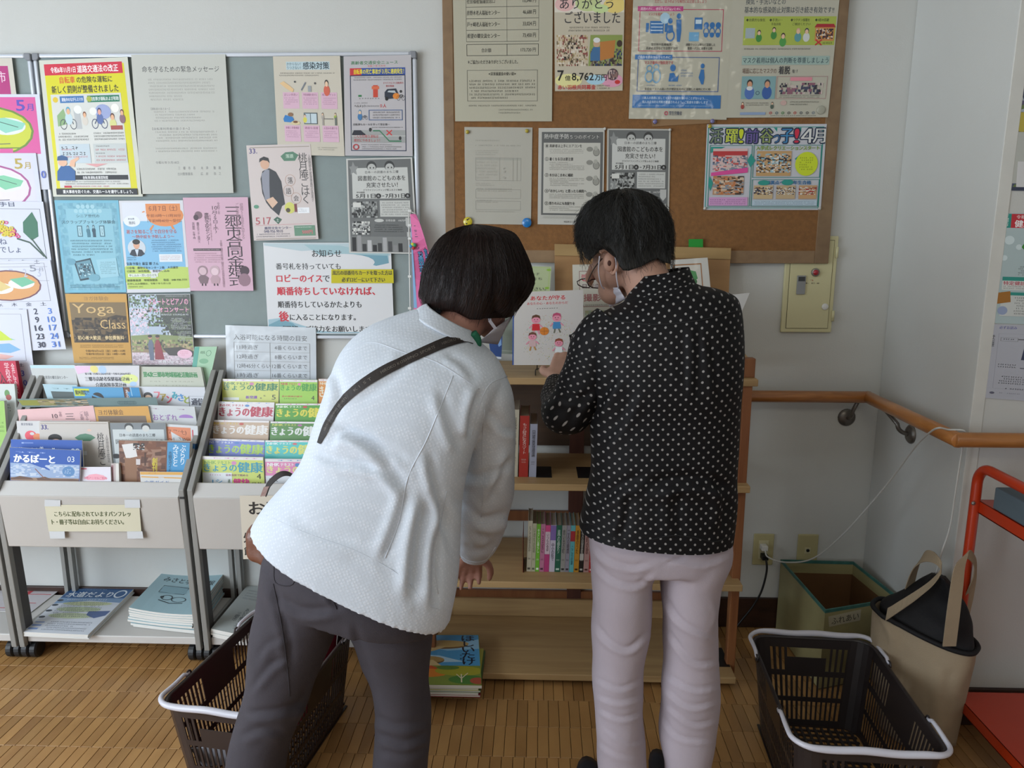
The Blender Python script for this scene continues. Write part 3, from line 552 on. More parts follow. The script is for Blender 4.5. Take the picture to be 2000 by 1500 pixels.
it += [('t', 'シニア世代の', 32, 15, 68, 18.4, '#173a4a'), ('t', 'スクラップブッキング体験会', 8, 21.3, 92, 25, '#173a4a', .01), ('r', 31, 27, 39, 39, '#3b6676'), ('r', 32.4, 28, 37.6, 38, '#a8d0da'), ('r', 66, 27, 74, 39, '#3b6676'), ('r', 67.4, 28, 72.6, 38, '#a8d0da'), ('v', 'いきいき', 34, 29, 36.6, 37, '#234'), ('v', 'いきいき', 69, 29, 71.6, 37, '#234')]+person(48, 29, 3, '#8fb0ba', '#1c4152', '#3d7486')+person(57, 28.5, 3, '#8fb0ba', '#1c4152', '#1c4152')+[('r', 46, 34, 51, 39.5, '#3d7486'), ('r', 55, 34, 59.5, 39.5, '#1c4152'),
       ('b', 18, 42, 86, 60.5, 6, '#2b5566', .8), ('p', [(20, 66), (47, 62), (54, 84), (27, 87)], '#1b3946'), ('p', [(23, 67), (46, 64), (51.5, 82), (28, 85)], '#5d8fa0'), ('n', 27, 68, 48, 82, 40, ['#1b3946', '#a5c7d0', '#3b6676'], 2.5), ('e', 16, 66, 7, 3.5, '#629bb0'), ('e', 50, 83.5, 9, 4, '#6aa2b4'), ('p', [(56, 64), (88, 62), (90, 82), (60, 84)], '#96c6d4'), ('b', 61, 66, 86, 80, 7, '#2b5566'), ('b', 10, 91, 92, 95, 2, '#2b5566')]
sheet('scrapbooking_flyer', 'light blue scrapbooking class flyer below the yellow traffic poster', 'flyer', ((106, 391), (231, 391), (248, 571), (127, 572)), '#79b8ce', it, YB)
it = [('r', 4, 2, 96, 75, '#7fb9dc'), ('r', 4, 2, 96, 22, '#d9dde6'), ('e', 12, 80, 30, 10, '#b9cf62'), ('e', 88, 84, 40, 12, '#b9cf62'), ('r', 2, 85, 96, 96, '#b9cf62'), ('p', [(4, 95), (4, 84), (96, 84), (96, 95)], '#b9cf62'), ('e', 70, 16, 29, 12, '#dd8a4c'), ('r', 41, 3.5, 95, 14, '#dd8a4c'), ('t', '６月７日（土）', 46, 5.5, 90, 11.5, '#6e2c1c', .015), ('t', '午前10時〜11時30分', 42, 14.5, 95, 18, '#6e2c1c'), ('t', '（午前9時40分〜受付）', 42, 20, 95, 23.5, '#6e2c1c')]
it += [('p', [(35, 12), (39, 11), (39, 12.5), (35, 13)], '#dd8a4c'), ('p', [(44, 31), (50, 26), (52, 27), (47, 32)], '#dd8a4c'), ('p', [(80, 31), (77, 26), (80, 25), (84, 31)], '#dd8a4c'), ('e', 18, 22, 13, 6, '#e3e8ee'), ('t', '参加費', 12, 18.5, 22, 20.6, '#345'), ('t', '無料', 13, 22, 23, 25.6, '#234'), ('t', '暑さを知ることで自分を守る', 8, 31, 86, 35.5, '#c04f3e', .015), ('t', '〜熱中症を予防しよう〜', 16, 36.8, 82, 40.6, '#c04f3e', .015),
       ('e', 22, 51, 14, 9.5, '#c9d2da'), ('p', [(10, 58), (14, 53), (22, 51.5), (30, 53), (34, 57.5), (28, 60), (17, 60)], '#1f2633'), ('p', [(19, 52.4), (25, 52.4), (22, 60)], '#cdd8e6'), ('e', 22, 47.5, 5, 4.6, '#d9a386'), ('e', 22, 44.3, 6, 2.9, '#1b1514'), ('b', 45, 42, 93, 56, 6, '#26507a'), ('r', 56, 58, 92, 66.5, '#dfe5ea'), ('b', 58, 59.5, 90, 65, 3, '#b06060'), ('b', 6, 60.5, 22, 65, 2, GK), ('t', '気象予報士 藤富 郷 さん', 4, 66.4, 54, 69.8, '#122a3c', .012), ('t', '○会場　鷹野文化センター２階　大会議室', 4, 71.3, 84, 74, '#122a3c'), ('t', '○定員　30名程度　事前申し込み', 4, 75, 70, 77.6, '#122a3c'), ('r', 5, 79, 52, 82.6, '#dce3d4'), ('t', '申し込み・問い合わせ先', 7, 79.5, 50, 82.2, '#234'), ('t', '健康推進課　地域保健係　　電話　048-930-7771', 3, 85, 96, 87.6, '#2c3c18'), ('t', 'お申し込み期間は、令和７年５月１日', 3, 89, 70, 91.2, '#4a5a20'), ('b', 3, 92.4, 30, 95, 1, '#2c3c18')]
sheet('heatstroke_talk_flyer', 'white and blue flyer with orange sun and portrait in a suit, headed June 7', 'flyer', ((232, 392), (357, 391), (372, 570), (247, 572)), '#d8d9de', it, YB)
it = [('v', '三郷市合同金婚式', 62, 10, 88, 95, '#2b1f25', 0), ('v', 'ご夫妻のお申込みを受付中です', 80, 6, 85, 62, '#8a6a75', 0), ('v', '結婚50周年を迎える', 87, 6, 92, 44, '#8a6a75', 0), ('v', '令和７年', 52, 5, 56, 18, '#5d4650', 0), ('v', '月29日(水)', 43, 14, 52, 38, '#3a2a31', 0), ('t', '10', 44, 9, 52, 13, '#3a2a31', 0), ('v', '鷹野文化センター', 31, 16, 38, 50, '#3a2a31', .01), ('v', '午後１時30分から', 38.5, 18, 41, 46, '#7b5c66', 0), ('v', '主催三郷市共催三郷市社会福祉協議会', 52, 45, 56, 96, '#8a6a75', 0), ('v', '鷹野文化センター送迎バス', 18, 26, 22, 48, '#5d4650', 0), ('v', '受付開始 午後１時', 11, 26, 15, 44, '#5d4650', 0),
      ('e', 22, 18.5, 6, 4, '#7c6069'), ('e', 18, 21, 4, 3, '#4c383f'), ('r', 10, 54, 53, 56.6, '#3c2a31'), ('b', 11, 54.5, 52, 56.4, 1, '#dcc'), ('b', 10, 58.5, 54, 70, 5, '#a07c88'), ('e', 88, 78, 7.5, 5, '#4a363f'), ('e', 87, 88, 9.5, 7, '#94727f')]
it += [('e', 22, 78, 8, 5.6, '#9a7f87'), ('e', 22, 78.5, 5.8, 4.2, '#d2b4bd'), ('p', [(14, 86), (18, 83), (26, 83), (31, 86), (28, 92), (17, 92)], '#7d646c'), ('e', 41, 78, 8, 5.6, '#c3a5ae'), ('e', 41, 79, 5.6, 4, '#e0c4cc'), ('p', [(33, 87), (37, 83), (45, 83), (49, 87), (47, 92), (35, 92)], '#b897a1'), ('r', 19, 92, 21, 94.5, '#3c2a31'), ('r', 24, 92, 26, 94.5, '#3c2a31'), ('r', 38, 92, 40, 94.5, '#3c2a31'), ('r', 43, 92, 45, 94.5, '#3c2a31')]
sheet('golden_wedding_flyer', 'pink sheet with large vertical black writing and two small figures, on grey board', 'flyer', ((357, 386), (484, 385), (495, 568), (372, 568)), '#d6b0c2', it, YB)
def yoga(vis=1):
    return [('t', 'ヨガ体験会', 30, 3.5, 70, 9.5, '#8a6a3c', 0), ('r', 5, 12, 97, 70, '#3f3120'), ('p', [(5, 38), (20, 34), (40, 40), (60, 35), (80, 30), (97, 32), (97, 12), (5, 12)], '#7c6641'), ('p', [(40, 70), (52, 40), (64, 46), (97, 50), (97, 70)], '#2a2116'), ('p', [(5, 44), (30, 48), (48, 52), (45, 60), (5, 56)], '#5a482d'), ('n', 5, 34, 97, 68, 90, ['#2a2116', '#5a482d', '#6a5536', '#3a2d1c'], 4.5),
            ('t', 'Yoga', 9, 14, 78, 32, '#d0ae72', .0), ('t', 'Class', 52, 37, 94, 50, '#d0ae72', 0), ('b', 12, 50.6, 48, 52.6, 1, '#dcc8a0'), ('t', '初心者大歓迎　参加費無料', 12, 60, 90, 66, '#e8cf9c', .02), ('b', 14, 73, 88, 78, 2, '#54401f'), ('t', '令和7年5月16日（金）14時〜15時', 22, 80.5, 90, 84, '#4a3719'), ('t', '令和7年7月25日（金）14時〜15時', 22, 85, 90, 88.5, '#4a3719'), ('b', 10, 91, 70, 95, 2, '#54401f')]
sheet('yoga_flyer', 'orange-brown yoga class flyer curling at its foot, beneath the blue flyer', 'flyer', ((127, 574), (247, 574), (258, 709), (145, 709)), '#c99c55', yoga(), YB-.001)
it = [('r', 0, 0, 62, 60, '#a9b7c9'), ('n', 0, 0, 100, 45, 260, ['#3c5a2c', '#25301c', '#5d7a40', '#b8c6d6', '#1c2118'], 5), ('p', [(45, 0), (100, 0), (100, 70), (70, 62), (56, 40)], '#2a3220'), ('n', 50, 5, 100, 68, 160, ['#1f2718', '#33401f', '#4f5c33', '#15160f'], 5), ('n', 0, 20, 30, 60, 120, ['#d8b8ca', '#c6cbd8', '#a8b3c4', '#ddc8d6'], 3), ('p', [(0, 58), (40, 56), (100, 60), (100, 76), (0, 74)], '#7d8a4f'), ('p', [(0, 72), (50, 68), (100, 72), (100, 84), (0, 88)], '#8f7a5c'), ('n', 0, 64, 100, 80, 80, ['#8f9a5a', '#6d6a42', '#b09c74', '#3c3a28'], 4), ('r', 0, 82, 100, 100, '#c5b4bc'), ('n', 0, 82, 100, 100, 160, ['#d9c3cc', '#b29fa8', '#cfc6ca', '#a48f94'], 2.5), ('p', [(50, 76), (80, 74), (100, 80), (100, 88), (60, 86)], '#3a332c'),
      ('t', 'フルートとピアノの', 32, 6, 96, 14.5, '#f0a4c4', .02), ('t', 'デュオコンサート', 32, 18, 96, 25, '#f0a4c4', .02), ('b', 38, 27, 96, 31, 1, '#e8ecee'), ('b', 66, 33, 98, 50, 7, '#e8ecee'), ('b', 76, 52, 99, 66, 7, '#dfe4e6'), ('b', 60, 2, 96, 4, 1, '#dfe4e6'),
      ('p', [(27, 70), (30, 64), (34, 64), (36, 70), (35, 93), (29, 93)], '#5a6478'), ('e', 31, 60, 3.2, 3, '#b98a74'), ('p', [(38, 70), (41, 64), (45, 64), (48, 72), (52, 92), (37, 92)], '#8c2430'), ('e', 43, 60, 3.2, 3, '#a8705c'), ('e', 43, 58.8, 3.4, 2, '#2a1a18'), ('e', 31, 58.8, 3.4, 2, '#2a1a18'), ('e', 85, 84, 12, 6.5, '#e6b9cb'), ('b', 78, 80, 92, 87, 3, '#c0607f'), ('t', '鷹野文化センター', 42, 94, 94, 98, '#f2eef0')]
sheet('concert_flyer', 'photo flyer for flute and piano duo concert, beside the orange yoga flyer', 'flyer', ((250, 575), (371, 574), (381, 713), (259, 713)), '#cfcfd2', it, YB, mat=colmat('laminated_soft', .5, .25, .1))
WT = '#d9dadc'
it = [('p', [(0, 0), (100, 0), (100, 14), (60, 6), (30, 9), (0, 3)], '#b4c6cc'), ('p', [(32, 2), (60, 3), (78, 8), (98, 10), (98, 21), (86, 24), (70, 16), (52, 18), (42, 12)], '#9dbcc3'), ('p', [(62, 12), (97, 14), (98, 22), (88, 25), (74, 20)], '#6e9dad'), ('p', [(0, 84), (12, 82), (22, 88), (40, 96), (100, 100), (0, 100)], '#9dbcc8'), ('p', [(0, 90), (10, 84), (20, 88), (26, 96), (14, 99), (0, 98)], '#6e9dad'), ('e', 63, 21, 24, 9, WT), ('e', 22, 22, 22, 12, WT), ('e', 62, 92, 30, 6, WT),
      ('t', 'お知らせ', 38, 7.5, 61, 15.5, BK, .015), ('t', '番号札を持っていても', 9, 22, 60, 29, BK, .015), ('t', 'ロビーのイス', 9, 34.5, 45, 42.5, '#c8102e', .03), ('t', 'で', 45.5, 35.5, 51, 42.5, BK, .015), ('t', '順番待ちしていなければ、', 9, 48, 86, 57, '#c8102e', .03), ('t', '順番待ちしているかたよりも', 9, 63.5, 75, 71, BK, .015), ('t', '後', 9.5, 75, 17, 86, '#c8102e', .035), ('t', 'に入ることになります。', 18, 78, 70, 85, BK, .015), ('t', 'ご理解・ご協力をお願いします', 9, 91, 82, 98, BK, .015)]
sheet('lobby_notice', 'large white lobby waiting notice with red and black lines of writing', 'notice', ((514, 474), (763, 474), (770, 652), (524, 652)), WT, it, YB-.0004, mat=colmat('laminated_soft', .5, .25, .1))
sheet('yellow_slip', 'two-line bright yellow slip stuck over the lobby notice', 'notice', ((647, 526), (768, 526), (769, 553), (647, 553)), '#c9be12', [('t', '風呂の順番待ちカードを取った方は', 2, 8, 98, 42, '#3a3a20'), ('t', '必ずロビーにいて下さい', 17, 58, 86, 92, '#3a3a20')], YB-.003)
it = [('t', '入浴可能になる時間の目安', 9, 16, 90, 26.5, '#4a4b4d', .008)]
rows = (('11時過ぎ', '4番くらいまで'), ('12時過ぎ', '8番くらいまで'), ('12時45分くらい', '12番くらいまで'), ('1時過ぎ', '16番くらいまで'), ('1時30分過ぎ', '20番くらいまで'))
for i, (a, b) in enumerate(rows):
    y = 32+i*17.5; it += [('l', [(9, y-1), (93, y-1)], '#8d8e90', .5), ('t', a, 12, y+3.5, 12+(37 if len(a) > 7 else 24), y+12, '#55565a', .004), ('t', b, 54 if i < 2 else 51, y+3.5, 90, y+12, '#55565a', .004)]
it += [('l', [(9, 31), (9, 118)], '#8d8e90', .5), ('l', [(93, 31), (93, 118)], '#8d8e90', .5), ('l', [(49, 31), (49, 118)], '#8d8e90', .5)]
sheet('bath_time_table', 'laminated white bathing time table standing behind the magazines', 'notice', ((440, 635), (617, 640), (618, 742), (443, 740)), '#c9d0d6', it, -.030, ext=22, mat=colmat('laminated', .4, .8, .5))
# ================================================================== CALENDAR SHEETS AT THE LEFT EDGE
def dagashi(plate, c1, c2, bg, mcol, rim):
    return [('r', -2, 3, 95, 62, bg), ('e', 42, 38, 48, 26, rim), ('e', 42, 38, 45.5, 24, plate), ('r', 18, 56, 66, 63, bg), ('l', [(12, 55.5), (74, 55.5)], rim, 1.2), ('e', 30, 42, 20, 9, '#e0e4e0'), ('p', [(12, 40), (18, 30), (36, 34), (44, 42), (32, 46), (18, 46)], c1), ('e', 62, 33, 20, 9, '#e0e4e0'), ('p', [(44, 26), (60, 24), (82, 30), (78, 36), (60, 40), (50, 34)], c2), ('l', [(18, 34), (38, 42)], '#3d5a4c', .7), ('l', [(50, 27), (74, 34)], '#3d5a4c', .7), ('l', [(30, 52), (64, 51)], '#555', .8), ('t', '5', 74, 6, 83, 17, mcol, .03), ('t', '月', 85, 10, 92, 17, mcol, .02)]
WD = lambda y, days='日月火水木金土': [('t', d, 4+i*13.3, y, 9.5+i*13.3, y+4, '#4a4e66', .01) for i, d in enumerate(days)]
def nums(rows, y0, dy, x0=4, dx=13.3, h=6, cols=('#c33', '#26304f', '#26304f', '#26304f', '#26304f', '#26304f', '#3b62c0'), w_=7):
    o = []
    for r_, row in enumerate(rows):
        for i, n in enumerate(row):
            if n: o.append(('t', str(n), x0+i*dx+(0 if n > 9 else w_*.25), y0+r_*dy, x0+i*dx+w_*(1 if n > 9 else .72), y0+r_*dy+h, cols[i], .02))
    return o
MAY = [[0, 0, 0, 0, 1, 2, 3], [4, 5, 6, 7, 8, 9, 10], [11, 12, 13, 14, 15, 16, 17], [18, 19, 20, 21, 22, 23, 24], [25, 26, 27, 28, 29, 30, 31]]
PAP = '#d5d8e4'
gc = 'hand-coloured May calendar sheets'
sheet('magenta_poster', 'cream sheet with a magenta block in the upper left corner of the picture', 'poster', ((-60, 113), (23, 113), (34, 200), (-50, 200)), '#cfc9bd', [('r', 10, 18, 88, 95, '#b32a78'), ('t', '三郷市', 20, 30, 80, 55, '#e8c8d8')], YB)
sheet('coloured_calendar', 'May calendar sheet with bright pink drawing background, topmost of the left column', 'calendar', ((-106, 184), (77, 184), (97, 370), (-90, 374)), PAP, dagashi('#c9cf34', '#8fd0bc', '#8fd0bc', '#d9569c', '#5a46b4', '#6a8a2c')+WD(48+16)+nums(MAY, 72, 13)+[('t', '10', 90, 80, 98, 88, '#4a62c0')], YB-.002, group=gc)
sheet('coloured_calendar', 'May calendar sheet with pale lilac drawing and green cakes, second of the left column', 'calendar', ((-98, 299), (70, 299), (92, 475), (-84, 478)), PAP, dagashi('#e3dbe6', '#7fc7a0', '#7fc7a0', '#d5d4e2', '#b6a040', '#a8508c')+WD(50+15)+nums(MAY, 72, 13), YB-.006, group=gc)
it = [('f', 4, 7, 96, 56, '#555a6a', .5), ('t', '井手日', 50, 0, 72, 5, '#333a5a', .03), ('t', 'きれいですね', 12, 36, 60, 42, '#3a4468', .01), ('t', '5月', 34, 44, 44, 51, '#d8408c', .03), ('t', 'でしょ', 52, 44, 72, 50, '#3a4468', .01),
      ('p', [(78, 20), (88, 10), (92, 20), (91, 34), (84, 38), (77, 30)], '#2d6a4e'), ('l', [(70, 36), (82, 40), (94, 54)], '#2d4a3a', 1.6), ('l', [(84, 36), (90, 46), (96, 56)], '#2d4a3a', 1.4)]
rr = random.Random(11)
for i in range(150):
    t = rr.random(); cx = 32+t*36+rr.uniform(-5, 5); cy = 12+t*20+rr.uniform(-8, 8)*(1-.4*t); c = '#7c2440' if t < .25 and rr.random() < .7 else ('#d84c8c' if abs(cy-12-t*20) > 5 or t > .9 else '#d9c52e'); it += [('o', cx, cy, 2.2, 1.6, c, .55)]
it += WD(57)+[('l', [(4, 64), (96, 64)], '#99a', .4), ('l', [(4, 78), (96, 78)], '#99a', .4)]+nums([[0, 0, 0, 0, 1, 2, 3]], 66, 10, cols=('#b8bcd0',)*7, h=8)
sheet('coloured_calendar', 'May calendar sheet with pink and yellow flower spray and dark green leaf', 'calendar', ((-120, 392), (84, 394), (112, 590), (-90, 594)), PAP, it, YB-.010, group=gc)
sheet('coloured_calendar', 'May calendar sheet with orange plate of cakes and large number grid', 'calendar', ((-116, 512), (98, 508), (129, 682), (-80, 690)), PAP, [(k[0],)+tuple(k[1:]) for k in dagashi('#d69a5c', '#d8c07c', '#4e9c7c', PAP, '#8a8e9c', '#8a3a50')][0:0]+[('f', -5, 3, 94, 45, '#778', .4), ('e', 58, 27, 30, 17, '#6a3a48'), ('e', 58, 27, 28.5, 15.6, '#d69a5c'), ('e', 50, 30, 12, 6, '#e4e4dc'), ('p', [(40, 26), (50, 21), (60, 29), (50, 33)], '#d8c07c'), ('e', 70, 25, 12, 6, '#e4e4dc'), ('p', [(60, 20), (74, 18), (83, 24), (70, 29)], '#6fb894'), ('t', '5', 80, 5, 86, 12, '#8a8e9c', .02), ('t', '月', 88, 8, 92, 12, '#8a8e9c')]+WD(46)+nums(MAY, 53, 9.4, x0=9, dx=13.2, h=6.4, cols=('#c33', '#1c2340', '#1c2340', '#1c2340', '#1c2340', '#1c2340', '#4a7ad0')), YB-.014, group=gc)
it = [('f', -5, 6, 93, 64, '#889', .5), ('p', [(-5, 30), (30, 8), (55, 22), (40, 34)], '#b8d43c'), ('p', [(30, 8), (44, 4), (62, 30), (84, 38), (50, 34)], '#7fc4a8'), ('p', [(20, 26), (58, 18), (80, 38), (40, 40)], '#c4d83c'), ('p', [(48, 44), (76, 42), (88, 50), (76, 54), (50, 52)], '#7db0d8'), ('p', [(20, 50), (60, 54), (80, 58), (70, 62), (28, 58)], '#e0b0a8'), ('e', 10, 46, 6, 4, '#8ab4dc'), ('l', [(52, 44), (56, 52)], '#456', .6), ('l', [(60, 43), (64, 53)], '#456', .6)]+WD(67)+nums(MAY[:3], 76, 12, h=7, cols=('#c33',)+('#4a5578',)*5+('#4a62c0',))
sheet('coloured_calendar', 'May calendar sheet with folded paper helmet and carp streamers, lowest of the left column', 'calendar', ((-120, 602), (52, 604), (71, 760), (-105, 765)), PAP, it, YB-.018, group=gc)
# ================================================================== PAPERS ON THE CORK BOARD
YC = -.0286
it = [('b', 64, 3.5, 90, 6, 1, GK)]
names = (('社会福祉協議会窓口', '15,548 円'), ('彦野木老人福祉センター', '46,688 円'), ('戸ヶ崎老人福祉センター', '33,024 円'), ('希望の郷交流センター', '73,450 円'))
it += [('l', [(13, 8+i*8.3), (86, 8+i*8.3)], '#55564e', .35) for i in range(5)]+[('l', [(x, 8), (x, 41.2)], '#55564e', .35) for x in (13, 54, 86)]+[('f', 13, 43, 86, 51.5, '#33342e', .5), ('l', [(54, 43), (54, 51.5)], '#33342e', .5), ('t', '合計額', 28, 46, 38, 49, '#44453f'), ('t', '173,720 円', 68, 46, 83, 49, '#44453f')]
for i, (a, b) in enumerate(names): it += [('t', a, 13.8, 10.4+i*8.3, 42 if i == 0 else 47, 13.8+i*8.3, '#44453f'), ('t', b, 70, 10.4+i*8.3, 83, 13.8+i*8.3, '#44453f')]
it += [('t', '＊ご協力いただきありがとうございました。', 14, 54.5, 65, 57.5, '#44453f'), ('f', 13, 62, 85, 85, '#55564e', .35), ('t', '≪災害義援金の使い道≫', 35, 63.5, 63, 66, '#33342e', .015), ('b', 15, 69, 83, 84, 6, '#44453f', .8), ('b', 14, 87.5, 84, 89.5, 1, '#55564e'), ('b', 45, 90.5, 84, 95, 2, '#77786e')]
sheet('donation_report', 'long cream donation report with a table of yen sums, top left of cork board', 'notice', ((884, -30), (1080, -34), (1078, 237), (889, 237)), '#b4b09c', it, YC-.0022, group=None)
it = [('r', 0, 0, 100, 14, '#ded7c8'), ('e', 15, 5, 14, 8, '#e3b8b4'), ('e', 48, 4, 18, 9, '#c3cf94'), ('e', 86, 6, 16, 9, '#e6cf7a'), ('e', 66, 10, 12, 5, '#c8dc9c'), ('t', 'ありがとう', 8, -2, 84, 10, '#2c2d34', .012), ('t', 'ございました', 15, 12.5, 94, 26.5, '#2c2d34', .012), ('b', 20, 30, 80, 37, 2, GK), ('r', 3, 40, 48, 76, '#c8b8a0'), ('n', 3, 40, 48, 76, 120, ['#3a2f2a', '#c9b79c', '#8c4c44', '#d8cfc0', '#7a6a50', '#b09c6c'], 4), ('p', [(52, 40), (98, 40), (98, 76), (49, 76)], '#8a9a50'), ('n', 52, 56, 98, 76, 60, ['#2e3a5c', '#6a5a48', '#3a2f2a', '#8c8472'], 4), ('p', [(66, 48), (88, 46), (86, 66), (66, 70)], '#b87838'), ('e', 61, 50, 5, 4.5, '#c8a484'), ('e', 61, 46, 5, 3, '#ddd'), ('p', [(52, 62), (56, 54), (66, 54), (66, 70), (52, 70)], '#3d6c98'), ('e', 94, 50, 4, 4, '#3a2a24'),
      ('e', 20, 93, 20, 8, '#e2dc9a'), ('e', 84, 93, 16, 8, '#dd9cb4'), ('e', 60, 92, 14, 6, '#a8cfe0'), ('t', '7', 4, 81, 13, 93, BK, .03), ('t', '億', 15, 87, 23, 93, BK, .02), ('t', '8,762', 25, 84, 57, 94, BK, .03), ('t', '万円', 59, 86, 76, 93, BK, .03), ('e', 85, 86, 8, 7, '#4a3a44'), ('n', 78, 81, 92, 92, 16, ['#c8b0a8', '#8a6a64'], 2.5), ('t', '赤い羽根共同募金', 4, 98, 60, 103.5, '#c02a2e', .025), ('b', 62, 98, 82, 104, 2, GK), ('e', 92, 95, 4, 2.4, '#c8302e')]
it = [tuple([k[0]]+[(v*.93 if False else v) for v in k[1:]]) for k in it]
sheet('thank_you_poster', 'charity thank-you poster with two photographs and a large yen sum', 'poster', ((1082, -40), (1221, -40), (1216, 177), (1084, 178)), '#c2b9a4', [(('r', 0, 0, 100, 0.1, '#c2b9a4'))]+[((k[0],)+((k[1], k[2], 18+k[3]*.78, k[4], 18+k[5]*.78)+tuple(k[6:]) if k[0] in 'tv' else (k[1], 18+k[2]*.78, k[3], 18+k[4]*.78)+tuple(k[5:]) if k[0] in 'rfbn' else (k[1], 18+k[2]*.78, k[3], k[4]*.78)+tuple(k[5:]) if k[0] in 'eo' else ([(a, 18+b*.78) for a, b in k[1]],)+tuple(k[2:]))) for k in it], YC-.0008)
BL = '#1f6cac'
def wheel(): return [('e', 33, 26, 5, 4, '#a8cbe0'), ('o', 39, 38.5, 4.6, 4.4, BL, .3), ('e', 38.5, 28, 2.3, 2, BL), ('p', [(36, 31), (41, 31), (42, 36), (37, 37)], BL), ('e', 47, 24.5, 2.3, 2, BL), ('p', [(44.5, 27), (49.5, 27), (50, 35), (49, 43), (46, 43), (45, 35)], BL)]
it = [('r', 3, 0, 96, 10, BL), ('t', 'マスク着用は個人の判断が基本です', 6, 2, 92, 8, '#dfe9f0'), ('t', 'ただし、以下のような場合には注意しましょう', 22, 12.5, 74, 15.2, '#b03848', .015), ('f', 7, 19.5, 92, 50, '#b04058', .8), ('r', 5, 17.5, 51, 21, '#b82a7c'), ('t', '周囲の方に、感染を広げないために', 8, 18.2, 49, 20.4, '#eedbe6'), ('t', 'マスクを着用しましょう', 16, 22, 42, 24.2, '#b03848', .015),
      ('r', 18, 28, 32, 37, BL), ('r', 14, 29.5, 17, 36, BL), ('r', 33, 29.5, 36, 36, BL), ('l', [(19, 30), (31, 30)], '#cfe0ea', .6), ('l', [(19, 32.4), (31, 32.4)], '#cfe0ea', .6), ('l', [(19, 34.8), (31, 34.8)], '#cfe0ea', .6)]+wheel()+[('r', 63, 25.5, 71, 34, BL), ('r', 64, 27, 70, 30, '#c8dce8'), ('r', 58, 36, 68, 42.5, '#6aa8d0')]
for i in range(3): it += [('e', 75+i*6, 31, 2.6, 2.2, BL), ('o', 75+i*6, 35.5, 2.9, 3, BL, .3), ('e', 75+i*6, 38, 2.2, 1.8, BL)]
it += [('t', '受診時や医療機関・', 20, 44, 42, 46, GK), ('t', '高齢者施設などを訪問する時', 15, 46.6, 47, 48.8, GK), ('t', '通勤ラッシュ時など混雑した', 55, 44, 85, 46, GK), ('t', '電車・バスに乗車する時', 57, 46.6, 82, 48.8, GK),
       ('f', 7, 54, 90, 79.5, '#3c5c94', .7), ('r', 4, 52.4, 42, 56, BL), ('t', 'ご自身を感染から守るために', 7, 53.2, 40, 55.3, '#dde8f0'), ('t', 'マスク着用が効果的です', 14, 57, 43, 59.5, '#b03848', .02), ('o', 19, 62.5, 3, 2.5, '#5f98bc', .3), ('o', 19, 68.5, 4.5, 4.5, '#5f98bc', .25), ('o', 26, 61.5, 3, 2.5, '#5f98bc', .3), ('o', 26.5, 68, 4.5, 5.5, '#5f98bc', .25), ('e', 43, 62, 2.8, 2.6, BL), ('p', [(39, 72), (40, 66), (44, 65.5), (47, 69), (49, 67), (48.5, 72)], BL), ('b', 51, 63, 64, 69, 3, BL), ('e', 73, 60.5, 2, 1.8, BL), ('p', [(71.5, 63), (74.5, 63), (75.5, 69), (74.5, 74), (72.5, 74), (69.5, 69)], BL), ('b', 17, 74.2, 27, 76, 1, BL), ('b', 38, 74.2, 58, 76, 1, BL), ('t', '重症化リスクの高い方が感染拡大時に混雑した場所に行く時', 15, 76.6, 82, 78.6, GK),
       ('r', 3, 82, 93, 91.8, BL), ('t', '本人の意思に反してマスクの着脱を強いることがないよう、', 15, 83.2, 77, 85.3, '#cfe0ee'), ('t', '個人の主体的な判断が尊重されるよう、ご配慮をお願いします', 13, 86.2, 80, 88.3, '#cfe0ee'), ('b', 9, 89.6, 84, 91, 1, '#a4c6e0'), ('t', '厚生労働省', 41, 94, 54, 97, '#2c3c58', .015), ('o', 38, 95.6, 2, 1.6, '#b04058', .5)]
LAM = colmat('laminated_gloss', .35, 1.0, .9)
sheet('mask_guidance_poster', 'laminated poster with blue icons of wheelchair and train under the ceiling lights', 'poster', ((1238, -36), (1432, -36), (1419, 234), (1228, 232)), '#b9b6a4', it, YC-.0015, mat=LAM)
FG = '#e5bfa0'
it = [('t', '換気・手洗いなどの', 13, 12, 50, 16.5, '#31404a', .01), ('t', '基本的な感染防止対策は引き続き有効です!!', 12, 18, 96, 22.6, '#31404a', .012), ('r', 12, 25, 99, 46, '#a9b84c'), ('t', '◆効果的な換気', 14, 26.5, 32, 28.8, '#33401c'), ('t', '◆手洗い・', 36, 26.5, 48, 28.8, '#33401c'), ('t', '手指消毒', 38, 29.6, 47, 31.6, '#33401c'), ('t', '◆ワクチン接種を', 56, 26.5, 74, 28.8, '#33401c'), ('t', 'ご検討ください', 58, 29.6, 75, 31.6, '#33401c'), ('t', '◆3密の回避', 79, 26.5, 92, 28.8, '#33401c'),
      ('r', 14, 33.5, 23, 41, '#a3b3b8')]+person(27, 37, 3, FG, '#2c2420', '#3c8a3c')+person(41, 35, 3, FG, '#2c2420', '#3c8a3c')+person(50, 39.5, 3.4, FG, '#2c2420', '#4a9a48')+person(64, 36, 3.4, FG, '#cfa08c', '#5a9aa0')+person(72, 36, 3.4, FG, '#333a48', '#d0d4d0')+[('r', 80, 33, 98, 43, '#c98c4c'), ('p', [(79, 33), (81, 30.5), (97, 30.5), (99, 33)], '#a8202c'), ('n', 81, 34, 97, 41.5, 30, ['#5c2c30', '#d8c8b8', '#2f2a30'], 1.6), ('l', [(81, 42), (87, 46)], '#c3282c', 1.1), ('l', [(87, 42), (81, 46)], '#c3282c', 1.1), ('b', 88, 43.6, 98, 46, 1, GK)]
